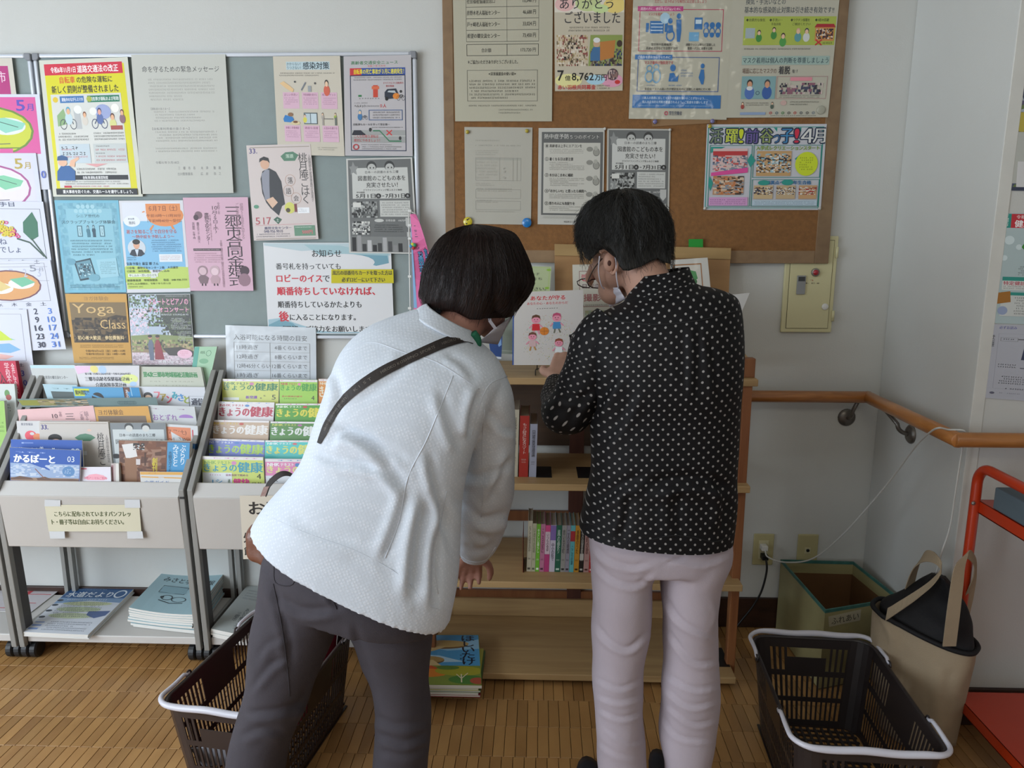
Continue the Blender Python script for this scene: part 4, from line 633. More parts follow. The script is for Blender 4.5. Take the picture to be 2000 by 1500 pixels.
it += [('b', 12, 48, 78, 50, 1, GK), ('r', 12, 54, 96, 60.5, '#9db5ac'), ('t', 'マスク着用は個人の判断を尊重しましょう', 13, 55, 95, 59.4, '#22404a', .015), ('t', '場面に応じたマスクの', 13, 63, 46, 67, '#6a4438', .008), ('t', '着脱', 48, 61.5, 59, 67.5, '#2c2c34', .02), ('t', 'を！', 61, 64, 66, 66.6, '#2c2c34'), ('r', 13, 69, 46, 86, '#7ea5a8')]+person(21, 75, 5, '#d39a78', '#241c1a', '#4a70b4')+[('e', 21, 78, 3, 1.6, '#d8dcdc')]+person(38, 75, 5, '#d39a78', '#3a4248', '#2e5aa0')+[('o', 29, 81.5, 2, 1.5, '#33506a', .3), ('f', 47, 69, 96, 86, '#b08a88', .5), ('r', 60, 69.8, 81, 72.5, '#dd8c98'), ('n', 50, 74, 92, 82.5, 46, ['#3a3f5c', '#8c5c6c', '#c8b8b0', '#2c2c3a'], 1.8), ('b', 50, 83, 90, 85.6, 2, GK)]+person(15, 89.5, 1.8, FG, '#333', '#a04038')+person(44, 89.5, 1.8, FG, '#333', '#4a5c50')+[('b', 18, 88.5, 41, 91.5, 2, GK), ('b', 60, 87.6, 90, 91.4, 2, GK), ('e', 55, 89, 3, 2, '#c8a8a0'), ('r', 13, 96, 38, 98, '#8aa0c0')]
it += [('o', 43+i*6, 96.6, 1.4, 1, c, .4) for i, c in enumerate(('#b33', '#467', '#384', '#444', '#b33', '#345', '#444', '#678'))]+[('b', 41, 98.3, 90, 99.4, 1, GK, 2)]
sheet('hygiene_poster', 'laminated poster with yellow-green picture row and faces with masks, right of the mask icons', 'poster', ((1432, -36), (1643, -36), (1617, 229), (1419, 230)), '#bab7a6', it, YC-.0012, mat=LAM)
it = [('b', 16, 12.5, 80, 15, 1, '#8a897f'), ('b', 16, 17.5, 84, 20, 1, '#8a897f'), ('b', 16, 23, 52, 29, 3, '#9a998f'), ('r', 16, 31, 84, 33.5, '#a4a398'), ('f', 16, 31, 84, 54.5, '#8f8e85', .5), ('f', 16, 63.5, 84, 73, '#8f8e85', .5), ('f', 16, 75.5, 84, 85, '#8f8e85', .5), ('b', 16, 57, 46, 60.5, 2, '#9a998f'), ('b', 17, 62.3, 72, 66.5, 2, '#8a897f'), ('b', 17, 74.5, 50, 78, 2, '#8a897f'), ('b', 16, 86, 80, 88, 1, '#9a998f'), ('b', 17, 34.5, 50, 53.5, 6, '#a3a298'), ('b', 57, 34.5, 66, 53.5, 6, '#8a897f', 2), ('l', [(52, 31), (52, 54.5)], '#8f8e85', .4), ('l', [(72, 31), (72, 54.5)], '#8f8e85', .4), ('l', [(78, 31), (78, 54.5)], '#8f8e85', .4)]
sheet('typed_form', 'plain grey typed form held by yellow pins and round magnets on the cork board', 'notice', ((907, 248), (1040, 249), (1037, 439), (909, 437)), '#b0ada1', it, YC)
it = [('r', 5, 4, 98, 90, '#606160'), ('t', '熱中症予防', 8.5, 6, 46, 11, '#1b1b1b', .04), ('t', '熱中症予防', 8.5, 6, 46, 11, '#e0dfd8', .0), ('t', '５つのポイント', 48, 6.8, 92, 11, '#1b1b1b', .045), ('t', '５つのポイント', 48, 6.8, 92, 11, '#e0dfd8', 0), ('r', 8, 15, 94, 88, '#c3c1b7')]
for i, (t, y, wd) in enumerate((('高齢者は上手にエアコンを', 16.5, 66), ('暑くなる日は要注意', 30, 53), ('水分はこまめに補給', 46.5, 53), ('「おかしい!?」と思ったら病院へ', 63, 74), ('周りの人にも気配りを', 76, 56))):
    it += [('o', 13, y+1.7, 2.8, 1.9, GK, .15), ('t', '12345'[i], 12, y+.6, 14, y+2.8, GK), ('t', t, 17, y, wd, y+3.3, '#222', .02), ('b', 17, y+4.5, 70, y+(10 if i in (0, 3, 4) else 13.5), 3 if i in (0, 3, 4) else 5, '#77766e'), ('e', 78, y+5, 5, 2.5, '#8c8b83'), ('e', 88, y+8, 5, 4, '#98978e'), ('o', 88, y+8, 5, 4, '#444', .1), ('e', 87, y+4, 3, 2.2, '#aaa99f')]
it += [('b', 8, 91, 90, 94, 2, '#88877f'), ('t', '埼玉県 □ 三郷市', 40, 96, 60, 97.8, GK)]
sheet('heatstroke_poster', 'grey heatstroke prevention sheet with five numbered points, left of black-haired head', 'poster', ((1052, 250), (1181, 250), (1178, 440), (1050, 438)), '#bdbbb3', it, YC-.0006)
sheet('library_fund_flyer', 'grey monochrome library flyer pinned to the cork board behind dark-haired head', 'flyer', ((1186, 251), (1310, 252), (1306, 441), (1184, 440)), '#b9b7ae', library(), YC-.0004)
TE = '#2f9488'
it = [('f', 1, 3, 98, 98, TE, .8, .8)]
for a, b, c_, d in ((3, 3, 7, 0), (28, 3, 33, 0), (56, 3, 61, 0), (76, 3, 81, 0), (94, 3, 98, 0)): it += [('p', [(a, 4), (b+a-3+3, 4), (a+3, 9)], TE)]
for i, (t, x, c_) in enumerate((('活', 3, '#7a8a6a'), ('躍', 16, '#c2cc4a'), ('!', 27, '#c8d22a'), ('前', 33, '#6a5a98'), ('谷', 45, '#8a9a5c'), ('っ', 56, '#3b6a98'), ('子', 62, '#3f86b8'), ('!', 73.5, '#cc2f48'), ('４', 79, '#d8d8d4'), ('月', 89, '#d8d8d4'))):
    w_ = 4 if t == '!' else (5.5 if t == 'っ' else 10.5); y0 = 12 if t == 'っ' else 5; it += [('t', t, x, y0, x+w_, 22, '#22304a', .06), ('t', t, x+.2, y0+.4, x+w_-.2, 21.6, c_, .015)]
it += [('f', 3, 24, 39, 96, '#3a8a80', .6, .6), ('f', 40, 24, 97, 62, '#3a8a80', .6, .6), ('f', 40, 64, 97, 96, '#3a8a80', .6, .6), ('p', [(4, 26), (16, 26), (4, 33)], TE), ('p', [(38, 34), (42, 42), (38, 50), (35, 42)], TE), ('p', [(4, 60), (7, 68), (5, 78), (3, 70)], TE), ('p', [(75, 40), (80, 34), (80, 48)], TE),
       ('r', 6, 28, 35, 54, '#d8b8b4'), ('r', 6, 31, 35, 36, '#b83a3c'), ('n', 6, 36, 35, 54, 70, ['#4a5668', '#8c8f98', '#c8b8b0', '#c0504a', '#6a7a94'], 2), ('p', [(5, 56), (36, 50), (36, 56), (5, 60)], '#d64e94'), ('r', 7, 60, 33, 82, '#b88c6c'), ('n', 7, 60, 33, 82, 60, ['#4a3a30', '#d0bca4', '#c07848', '#8a9098'], 2.2), ('r', 4, 85, 37, 95, '#cf9cc8'), ('b', 5, 87, 36, 94, 3, '#7a4a78'), ('t', '入学式レクリエーションスタート', 42, 25, 95, 30, '#7a9a2a', .03), ('r', 43, 31, 72, 60, '#c09a68'), ('n', 43, 34, 72, 56, 110, ['#2c3242', '#dcdcd8', '#c8a488', '#8cb8c8', '#3c3230'], 2), ('e', 85, 46, 9.5, 14, '#c8d82c'), ('b', 79, 38, 91, 54, 6, '#5a6a1c'),
       ('t', '太陽黒点へ　１年生合格', 48, 65.5, 90, 70, '#2a6a9a', .03), ('e', 50, 68, 5, 3, TE), ('e', 70, 67.5, 5, 3.4, TE), ('r', 42, 71, 58, 87, '#c8b088'), ('r', 61, 71, 77, 87, '#c0a884'), ('r', 80, 71, 95, 87, '#c49c70'), ('n', 42, 73, 58, 82, 40, ['#3c3a4a', '#d8d4cc', '#8a6a50'], 1.5), ('n', 61, 73, 77, 82, 40, ['#3c3a4a', '#d8d4cc', '#8a6a50'], 1.5), ('n', 80, 73, 95, 82, 40, ['#a83a38', '#d8d4cc', '#8a6a50'], 1.5), ('r', 41, 88.5, 96, 95, '#b8ccd8'), ('b', 42, 89.5, 95, 94.5, 3, '#4a5a7a')]
sheet('school_newsletter', 'colourful landscape school newsletter with photos and teal triangles on cork board', 'newsletter', ((1381, 243), (1615, 242), (1603, 410), (1374, 410)), '#c3c4ca', it, YC-.001)
# pins and magnets
def pin(name, label, cat, px, py, rad, h, hexc, Y=YC-.0012, group=None, items=None):
    c = at(px, py, Y=Y); m = pm('pin_'+hexc[1:], hexc, .25, .02, coat=.5); mb = MB()
    disc(mb, c, rad, h, 20, dome=h*.35); r = thing(name, label, cat, (c[0], Y, c[2]), group) if items else None
    o = mk('magnet_body' if r else name, mb, m, r, True)
    if r:
        pb = MB(); prints(pb, lambda u, v, l=None: np.array([c[0]+(u-.5)*rad*2, Y-h*1.52-.0003, c[2]-(v-.5)*rad*2]), items); mk('face_mark', pb, colmat('print_ink', .5), r)
    else: tag(o, label, cat, group)
pin('round_magnet', 'yellow round magnet with black marks at the form corner', 'magnet', 914, 433, .0145, .006, '#c9b82c', items=[('e', 45, 30, 8, 8, BK), ('e', 60, 22, 7, 7, BK), ('e', 38, 72, 8, 8, BK)])
pin('round_magnet', 'glossy blue round magnet at the lower right corner of the typed form', 'magnet', 1029, 435, .0150, .006, '#1f74b8', items=[('e', 40, 35, 5, 5, '#5fa8dc'), ('e', 60, 33, 5, 5, '#5fa8dc')])
for px, py, l in ((913, 258, 'small yellow pin at the top left of the typed form'), (1029, 256, 'small yellow pin at the top right of the typed form'), (1386, 247, 'small yellow pin at the top left of the school newsletter')): pin('push_pin', l, 'pin', px, py, .0058, .005, '#a8962c', group='yellow push pins')
for px, py, l in ((1279, 238, 'purple pin left end of the clear strip under the laminated posters'), (1391, 237, 'purple pin right end of the clear strip under the laminated posters')): pin('push_pin', l, 'pin', px, py, .0066, .005, '#6f6a98', Y=YC-.0022, group='purple push pins')
for px, py, l in ((1181, 252, 'white pin at the heatstroke sheet upper right corner'), (1308, 254, 'white pin at the cork library flyer upper right corner'), (1306, 438, 'white pin at the cork library flyer lower right corner'), (1376, 407, 'white pin at the school newsletter lower left corner'), (1600, 407, 'white pin at the school newsletter lower right corner')): pin('push_pin', l, 'pin', px, py, .0045, .005, '#c4c2ba', group='white push pins')
pin('push_pin', 'clear round disc pin at the foot of the hygiene poster', 'pin', 1603, 215, .0125, .0035, '#a5a494', Y=YC-.0016)
sheet('clear_strip', 'brown translucent tape strip hanging between two purple pins', 'tape', ((1272, 233), (1397, 232), (1398, 240), (1274, 247)), '#8f6f4c', [], YC)
sheet('green_tape', 'bright green square of tape at the top of the leaning board', 'tape', ((1345, 467), (1373, 467), (1373, 486), (1345, 486)), '#1f9130', [], -.037)
# ================================================================== POSTERS ON THE PILLAR
YP = PFY-.002
sheet('flower_photo_poster', 'dark flower photograph poster cut off by the right edge, upper pillar', 'poster', ((1984, 130), (2200, 130), (2200, 376), (1965, 372)), '#3a4258', [('n', 0, 0, 100, 97, 300, ['#5a5470', '#3a4258', '#8a6a9a', '#6a7a4a', '#a8b0b8', '#47506a'], 5), ('e', 10, 44, 9, 8, '#b8a848'), ('r', 3, 52, 40, 94, '#b9bbb4'), ('r', 8, 76, 100, 97, '#d4d4d4'), ('t', 'のしおり', 22, 78, 52, 84, '#333'), ('t', 'しあわせ', 20, 88, 50, 94, '#333')], YP)
it = [('r', 0, 0, 100, 13, '#c4323e'), ('r', 0, 0, 8, 13, '#2f9488'), ('v', '三郷市', 2, 1.5, 6, 12, '#e8efee'), ('t', '令和７年度', 12, 1.5, 30, 5, '#f0dede'), ('t', '健康診査', 11, 6, 40, 12.4, '#fff', .02), ('e', 8, 24, 4, 4, '#d3e2e4'), ('e', 16, 30, 2.5, 2.5, '#d3e2e4'), ('e', 5, 40, 2.5, 2.5, '#d3e2e4'), ('p', [(18, 30), (22, 23), (34, 24), (36, 34), (26, 38)], '#3c8a30'), ('e', 27, 42, 6, 5, '#4c5c30'), ('b', 17, 47, 50, 56, 5, GK), ('r', 5, 57, 100, 60.5, TE), ('r', 5, 60.5, 100, 69, '#d8dcd8'), ('t', '特定健診 無料', 6, 61, 34, 64.5, '#b8304c', .02), ('b', 6, 65, 60, 68.6, 2, GK), ('r', 5, 71, 100, 73.8, TE), ('r', 5, 73.8, 100, 93, '#cfd3d0'), ('b', 16, 75, 60, 92, 7, GK), ('p', [(0, 72), (12, 70), (13, 80), (2, 82)], '#a8712c'), ('e', 7, 88, 4, 4, '#9aa8c8')]
sheet('health_check_poster', 'pale blue health check poster with red heading, cut off by right edge', 'poster', ((1957, 416), (2200, 420), (2185, 640), (1938, 631)), '#b4c6c8', it, YP)
it = [('r', 0, 0, 100, 100, '#b9bcc6'), ('t', '必ずお読み', 6, 2, 20, 6, '#5a5aa0', .01), ('v', '本人の意思', 1, 14, 3.5, 30, GK), ('f', 6, 12, 90, 86, '#a5a8b4', .4), ('f', 8, 17, 22, 22, '#888', .4), ('b', 10, 18, 20, 21, 1, GK), ('p', [(30, 2), (36, 2), (32, 46), (26, 46)], '#39415e'), ('l', [(22, 19), (31, 19)], BK, .8), ('l', [(28, 36), (40, 36)], BK, .8), ('b', 8, 52, 24, 58, 2, GK), ('l', [(26, 57), (40, 57)], BK, .8), ('b', 10, 68, 60, 80, 4, GK), ('b', 16, 84, 60, 87, 1, GK), ('e', 6, 92, 2, 1.6, '#667'), ('b', 10, 90.5, 30, 93, 1, '#889')]
sheet('flow_chart_notice', 'pale lilac flow chart sheet below the health check poster', 'notice', ((1938, 633), (2185, 642), (2165, 795), (1921, 777)), '#c3c6cf', it, YP-.0006)
# ================================================================== PAMPHLET RACKS
RACKG = pm('rack_grey_metal', '#8f8e8a', .45, .03, 10, metal=.15); RACKD = pm('rack_dark_edge', '#20222c', .5)
RACKP = pm('rack_cream_panel', '#b9b4ae', .5, .02, 6); RACKS = pm('rack_shelf', '#c3c0bc', .45, .02, 6)
CAST = pm('caster_black', '#17181b', .5)
def prism(pts, x0, x1):   # (y,z) outline pushed along X
    n = len(pts); V = [(x0, y, z) for y, z in pts]+[(x1, y, z) for y, z in pts]
    return V, [tuple(range(n)), tuple(range(2*n-1, n-1, -1))]+[(i, n+i, n+(i+1) % n, (i+1) % n) for i in range(n)]
def rack(X0, X1, label):
    r = thing('pamphlet_rack', label, 'magazine rack', ((X0+X1)/2, -.18, 0), 'pamphlet racks under the notice board'); t = .017
    for xa in (X0, X1-t):
        mb = MB(); mb.add(*prism([(-.318, .055), (-.300, .055), (-.322, .585), (-.04, .905), (-.055, .918), (-.345, .60)], xa, xa+t)); bevel(mk('upright', mb, RACKG, r), .002)
        mb = MB(); mb.add(*prism([(-.299, .075), (-.262, .075), (-.285, .58), (-.03, .87), (-.041, .903), (-.321, .584)], xa+.004, xa+t-.004)); mk('side_web', mb, pm('rack_web', '#4e4a48', .5), r)
        mb = MB(); mb.add(*prism([(-.262, .075), (-.03, .075), (-.03, .095), (-.262, .095)], xa+.003, xa+t-.003)); mk('foot_rail', mb, RACKG, r)
        mb = MB(); mb.add(*prism([(-.035, .06), (-.015, .06), (-.015, .905), (-.035, .905)], xa+.002, xa+t-.002)); mk('back_post', mb, RACKG, r)
    a, b = X0+t, X1-t
    mb = MB(); mb.add(*prism([(-.332, .405), (-.318, .405), (-.333, .577), (-.347, .577)], a, b)); bevel(mk('front_panel', mb, RACKP, r), .003, 3)
    mb = MB(); mb.add(*prism([(-.347, .577), (-.333, .577), (-.302, .610), (-.314, .613)], a, b)); bevel(mk('front_lip', mb, RACKS, r), .002)
    boxo('bottom_shelf', (a, -.302, .066), (b, -.03, .092), RACKS, r, .003)
    for i in range(5):
        y = -.245+i*.055; z = .56+i*.062
        mb = MB(); mb.add(*prism([(y-.004, z-.14), (y, z-.14), (y+.022, z+.075), (y+.018, z+.075)], a, b)); mk('pocket_plate', mb, RACKS, r)
    mb = MB(); mb.add(*prism([(-.325, .42), (-.03, .62), (-.03, .63), (-.325, .43)], a, b)); mk('pocket_floor', mb, RACKP, r)
    for cx in (X0+.012, X1-.03):
        for cy in (-.275, -.06):
            c = MB()
            for dx in (-.0135, .0135):
                n = 20; V = []; Ls = ((-.012, .8), (-.008, 1), (.008, 1), (.012, .8))
                for o_, s in Ls:
                    for k in range(n): V.append((cx+dx+o_, cy+.029*s*math.cos(2*PI*k/n), .0295+.029*s*math.sin(2*PI*k/n)))
                c.add(V, [(i*n+k, i*n+(k+1) % n, (i+1)*n+(k+1) % n, (i+1)*n+k) for i in range(3) for k in range(n)]+[tuple(range(n))[::-1], tuple(range(3*n, 4*n))])
            c.box((cx-.004, cy-.012, .03), (cx+.004, cy+.012, .066)); mk('caster', c, CAST, r, False)
    return r
rack(-2.245, -1.655, 'pamphlet rack cut off by the left edge of the picture')
rk = rack(-1.645, -1.055, 'grey pamphlet rack with free-to-take notice taped to its front panel')
rack(-1.045, -.455, 'grey rack of health magazines behind the person in the white jacket')
a = at(356, 972, Y=-.3465); mb = MB(); mb.box((a[0]-.008, -.3475, a[2]-.004), (a[0]+.006, -.345, a[2]+.002)); mk('maker_badge', mb, BLACKP, rk)
# taped notices on the front panels
YF = -.347
s1 = sheet('take_free_notice', 'cream card with two typed lines taped to the middle rack front', 'notice', ((87, 986), (272, 986), (276, 1038), (95, 1038)), '#cdc7ae', [('t', 'こちらに配布されていますパンフレッ', 9, 24, 90, 44, '#3e4a14', .012), ('t', 'ト・冊子等は自由にお持ちください。', 5, 54, 82, 74, '#3e4a14', .012)], YF)
TAPE = pm('clear_tape', '#c6c9cc', .25, .02, coat=.6)
for q in (((87, 976), (118, 977), (118, 989), (87, 989)), ((243, 976), (273, 976), (274, 992), (244, 992)), ((96, 1038), (126, 1038), (127, 1052), (98, 1052)), ((248, 1038), (278, 1038), (280, 1052), (249, 1052))):
    P = [at(x, y, Y=YF-.0016) for x, y in q]; mb = MB(); mb.hexa([P[0], P[3], P[2], P[1]], [p+np.array([0, .0004, 0]) for p in (P[0], P[3], P[2], P[1])]); mk('tape_strip', mb, TAPE, s1)
sheet('no_borrowing_notice', 'cream notice taped to the health magazine rack front, half hidden by brown bag', 'notice', ((468, 968), (640, 968), (640, 1092), (475, 1092)), '#d2c9b8', [('t', 'お願い', 10, 10, 70, 30, '#26211d', .03), ('t', 'この雑誌は', 20, 38, 80, 50, '#b8402c', .02), ('t', '外への持ち出し・', 2, 58, 92, 74, '#26211d', .02), ('t', '館内閲覧用です', 2, 80, 86, 94, '#26211d', .02)], YF-.0005)
# booklets standing in the pockets ------------------------------------
NB = [0]
def booklet(name, label, quad, paper, items, Yt, ext=60, thick=.004, group=None, cat='pamphlet', lean=.012, edge='#d6d6d0', mat=None):
    """quad is the visible face; the booklet goes on down into its pocket"""
    tl, tr, br, bl = quad
    dz = .02*ext/100
    return sheet(name, label, cat, quad, paper, items, Yt, Yt-lean, thick=thick, group=group, ext=ext, edge=edge, mat=mat)
g1 = 'pamphlets in the middle rack'
booklet('pamphlet', 'grey centre brochure with pale blue top edge, back row far left of the rack', ((58, 713), (146, 713), (156, 778), (75, 778)), '#c3c6c4', [('r', 0, 0, 100, 9, '#b4d3e2'), ('t', '三郷市立希望の郷交流センター', 8, 32, 80, 42, '#5a5c5e'), ('b', 8, 50, 74, 58, 1, '#8a8c8e', 3)], -.070, 60, .012, g1)
booklet('pamphlet', 'white plan book with pastel circles and title lines, back row centre', ((144, 714), (272, 714), (272, 756), (157, 756)), '#d4d3d6', [('p', [(1, 2), (26, 2), (20, 30), (2, 40)], '#e0bcd6'), ('e', 30, 16, 6, 18, '#e0d27c'), ('e', 43, 20, 6, 20, '#aac4e2'), ('e', 84, 62, 14, 22, '#d8e08c'), ('e', 90, 86, 6, 12, '#aac4e2'), ('t', '第９期（令和６(2024)年度〜令和８(2026)年度）', 14, 33, 86, 45, '#3a3e48', .012), ('t', '三郷市高齢者保健福祉計画・', 12, 52, 88, 72, '#23262c', .012), ('t', '介護保険事業計画', 27, 80, 78, 98, '#23262c', .012)], -.078, 60, .010, g1)
booklet('pamphlet', 'grey-green community welfare plan book, back row right', ((266, 716), (392, 717), (400, 758), (270, 757)), '#c0c3b4', [('t', '第4次三郷市地域福祉活動計画', 10, 24, 92, 50, '#3f8a52', .025), ('b', 18, 66, 92, 76, 1, '#9a9c8c'), ('b', 26, 86, 80, 94, 1, '#9a9c8c')], -.072, 60, .014, g1)
sheet('green_booklet', 'pale green booklet standing at the back right corner of the middle rack', 'pamphlet', ((380, 677), (424, 677), (408, 750), (372, 745)), '#a9cdae', [('r', 0, 0, 22, 100, '#5fa898'), ('o', 68, 18, 12, 8, '#5a8a6a', .15), ('e', 52, 40, 22, 7, '#7fb08c'), ('t', 'のびる', 30, 12, 50, 20, '#2c5a3c')], -.050, -.06, .010, ext=20, edge='#d8d8d0')
booklet('pamphlet', 'pale blue folder with dark green block, second row far left', ((83, 750), (150, 752), (157, 782), (93, 780)), '#aac6cf', [('b', 20, 22, 96, 34, 1, '#6a8890', 3), ('r', 18, 46, 99, 100, '#3d4a48')], -.105, 80, .004, g1)
booklet('pamphlet', 'sky blue reading-copy book with black-haired head on the cover', ((141, 755), (240, 757), (244, 780), (146, 779)), '#5a9ac4', [('r', 2, 16, 32, 76, '#c4cf2c'), ('t', '館内閲覧用', 4, 28, 31, 66, '#2c3a1c', .02), ('e', 47, 90, 12, 45, '#14100f')], -.112, 80, .006, g1)
booklet('pamphlet', 'blue and brown striped book spine, second row centre right', ((238, 756), (271, 757), (276, 779), (243, 779)), '#3f8cc0', [('r', 4, 0, 44, 100, '#6a4236'), ('v', 'あお', 16, 20, 34, 90, '#ddd', .02), ('r', 48, 0, 52, 100, '#a8cce0')], -.110, 80, .010, g1)
booklet('pamphlet', 'white newsletter with multicoloured title letters, second row right', ((271, 755), (400, 756), (403, 806), (280, 804)), '#d2d4da', [('e', 12, 36, 7, 14, '#2c2a2a'), ('e', 12, 42, 5, 9, '#dcb89c')]+[('t', c, 22+i*9, 20+(i % 3)*8, 30+i*9, 48+(i % 3)*8, k, .03) for i, (c, k) in enumerate((('フ', '#d8707c'), ('ァ', '#b09a4c'), ('ン', '#d04a5c'), ('み', '#3fa0b0'), ('さ', '#4c8ac0'), ('と', '#9aa83c')))]+[('t', '通信', 78, 44, 97, 72, '#4a4c58', .02), ('f', 74, 36, 99, 80, '#6a6c78', 1)], -.102, 60, .012, g1)
booklet('pamphlet', 'wide olive and slate leaflet lying across the third row', ((32, 779), (305, 776), (309, 792), (42, 792)), '#6f8280', [('r', 0, 20, 26, 100, '#8a8a3c'), ('n', 14, 10, 50, 100, 60, ['#5a4a30', '#8a7a50', '#c8b090', '#3a4a3a'], 4), ('r', 50, 5, 100, 100, '#6a7f7e'), ('t', 'COCO', 72, 40, 84, 90, '#4f6466', .02)], -.142, 20, .003, g1)
booklet('pamphlet', 'stack of pink golden wedding leaflets, third row left', ((34, 800), (182, 792), (188, 824), (37, 822)), '#ddb3b2', [('t', '10', 44, 46, 51, 76, '#5a444a', 0), ('t', '三', 61, 46, 73, 84, '#3a2a2c', 0), ('v', '令和', 53, 30, 57, 66, '#8a6a72', 0), ('v', '結婚50', 86, 34, 92, 90, '#8a6a72', 0), ('v', 'ご夫妻', 80, 34, 85, 90, '#8a6a72', 0)], -.170, 80, .004, g1)
booklet('pamphlet', 'stack of orange yoga leaflets, third row centre', ((184, 795), (289, 793), (296, 826), (189, 825)), '#cf9c50', [('t', 'ヨガ体験会', 6, 18, 52, 52, '#6a4a24', 0), ('r', 4, 58, 92, 100, '#6f5b48')], -.172, 80, .005, g1)
booklet('pamphlet', 'lilac-lettered newsletter with purple dome mark, third row right', ((290, 791), (380, 794), (384, 824), (297, 822)), '#c8cacb', [('b', 4, 18, 94, 28, 1, '#8a6a80', 3), ('t', 'おとずれ', 4, 56, 58, 96, '#8a5a9c', .01), ('e', 78, 74, 16, 20, '#9c74b8'), ('r', 62, 76, 95, 100, '#c8cacb')], -.164, 80, .006, g1)
booklet('pamphlet', 'white sheet with coral round mark standing behind the storyteller leaflets', ((32, 822), (176, 822), (180, 872), (36, 872)), '#c9c7c6', [('t', '教室情報誌', 6, 8, 22, 18, '#6a6a78', .01), ('e', 18, 58, 8, 20, '#dc4a5a'), ('e', 27, 62, 6, 13, '#e0895c'), ('e', 20, 50, 3, 6, '#c9c7c6')], -.213, 60, .003, g1)
q = ((76, 824), (211, 824), (219, 905), (80, 905)); booklet('pamphlet', 'stack of storyteller show leaflets headed 33, fourth row', q, '#c4bdb6', [('l', [(2, 4), (98, 4)], '#a79b90', 2), ('t', '33.', 3, 7, 13, 18, '#3a2f7a', .03), ('p', [(50, 38), (58, 30), (66, 28), (74, 31), (80, 38), (72, 46), (57, 46)], '#4f7d62'), ('v', '桃月庵こ', 82, 26, 92, 104, '#33302f', 0), ('v', '人間国宝五街道', 94, 30, 98, 98, '#6a6462', 0), ('e', 22, 40, 10, 11, '#16110f'), ('e', 23, 50, 8, 9, '#d6a98c'), ('p', [(6, 100), (10, 66), (22, 58), (36, 66), (42, 100)], '#2a2b30'), ('e', 72, 20, 3, 3, '#d8b8a8'), ('r', 48, 70, 66, 80, '#d8dade')], -.225, 45, .010, g1)
booklet('pamphlet', 'grey library crowdfunding leaflets, fourth row centre', ((214, 826), (323, 826), (330, 905), (222, 905)), '#82878a', [('r', 4, 16, 96, 100, '#c0c6c6'), ('e', 34, 10, 8, 10, '#3a3b3b'), ('e', 34, 14, 6.5, 8, '#c9c9c4'), ('e', 64, 10, 8, 10, '#3a3b3b'), ('e', 64, 14, 6.5, 8, '#c9c9c4'), ('t', '日本一の読書のまち三郷', 16, 26, 80, 34, GK), ('t', '図書館のこどもの本を', 8, 40, 94, 52, '#4a4c4e'), ('t', '充実させたい！', 24, 60, 84, 72, '#4a4c4e'), ('e', 6, 82, 8, 6, '#222')], -.222, 40, .006, g1)
booklet('pamphlet', 'white leaflet with orange date block, fourth row right', ((322, 828), (386, 832), (388, 890), (330, 890)), '#d3d6d8', [('r', 3, 8, 78, 56, '#d88660'), ('t', '７日(土)', 8, 16, 64, 34, '#5a2c20', .012), ('t', '〜11時30分', 6, 40, 74, 54, '#5a2c20', .012), ('r', 82, 14, 86, 60, '#c8505a')], -.216, 40, .012, g1)
# front row
booklet('town_magazine', 'blue town magazine copy standing behind the front one', ((21, 858), (160, 860), (162, 900), (22, 900)), '#2f57a8', [('b', 10, 12, 60, 22, 1, '#9ab0dc', 3), ('t', 'かるぽーと', 10, 34, 66, 80, '#e4eaf2', .03), ('t', '09', 84, 40, 96, 74, '#c8d4ea')], -.262, 60, .005, 'blue town magazines in the front row')
booklet('town_magazine', 'front blue town magazine with seaside cover photo and number 03', ((19, 874), (157, 880), (155, 941), (20, 938)), '#2c56a6', [('r', 0, 46, 100, 100, '#8a9fc0'), ('n', 0, 50, 100, 86, 60, ['#a8b8d0', '#92a8c8', '#b8c2d0'], 6), ('r', 0, 90, 100, 100, '#8a6e58'), ('p', [(0, 93), (14, 86), (30, 90), (34, 96), (0, 97)], '#5a3c2c'), ('p', [(38, 92), (50, 86), (60, 94), (90, 92), (100, 94), (100, 98), (40, 98)], '#5a3c2c'), ('l', [(36, 62), (44, 80), (50, 92)], '#7a4a40', 1.6), ('e', 84, 68, 9, 16, '#4f7eae'), ('b', 78, 60, 90, 76, 3, '#c8d4e0'), ('b', 8, 10, 64, 16, 1, '#9ab0dc', 3), ('t', 'かるぽーと', 6, 18, 64, 44, '#e8eef4', .03), ('t', '03', 82, 20, 92, 38, '#dce4f0', .0)], -.300, 18, .006, 'blue town magazines in the front row')
booklet('pamphlet', 'small white leaflet with pink cloud title, front row', ((156, 912), (216, 912), (217, 943), (157, 942)), '#d9d4dc', [('r', 4, 8, 22, 16, '#d05a70'), ('p', [(14, 70), (30, 50), (52, 44), (76, 54), (90, 74), (76, 84), (24, 84)], '#e29aa8'), ('t', '自然アニマルご案内', 12, 62, 86, 80, '#c05a70', .012)], -.292, 20, .008, g1)
booklet('pamphlet', 'pale blank booklet beside the pink cloud leaflet, front row', ((217, 905), (232, 905), (233, 943), (217, 943)), '#b7a9a6', [('r', 0, 10, 30, 100, '#8a5a60'), ('r', 60, 0, 100, 100, '#cfcbc4')], -.285, 20, .012, g1)
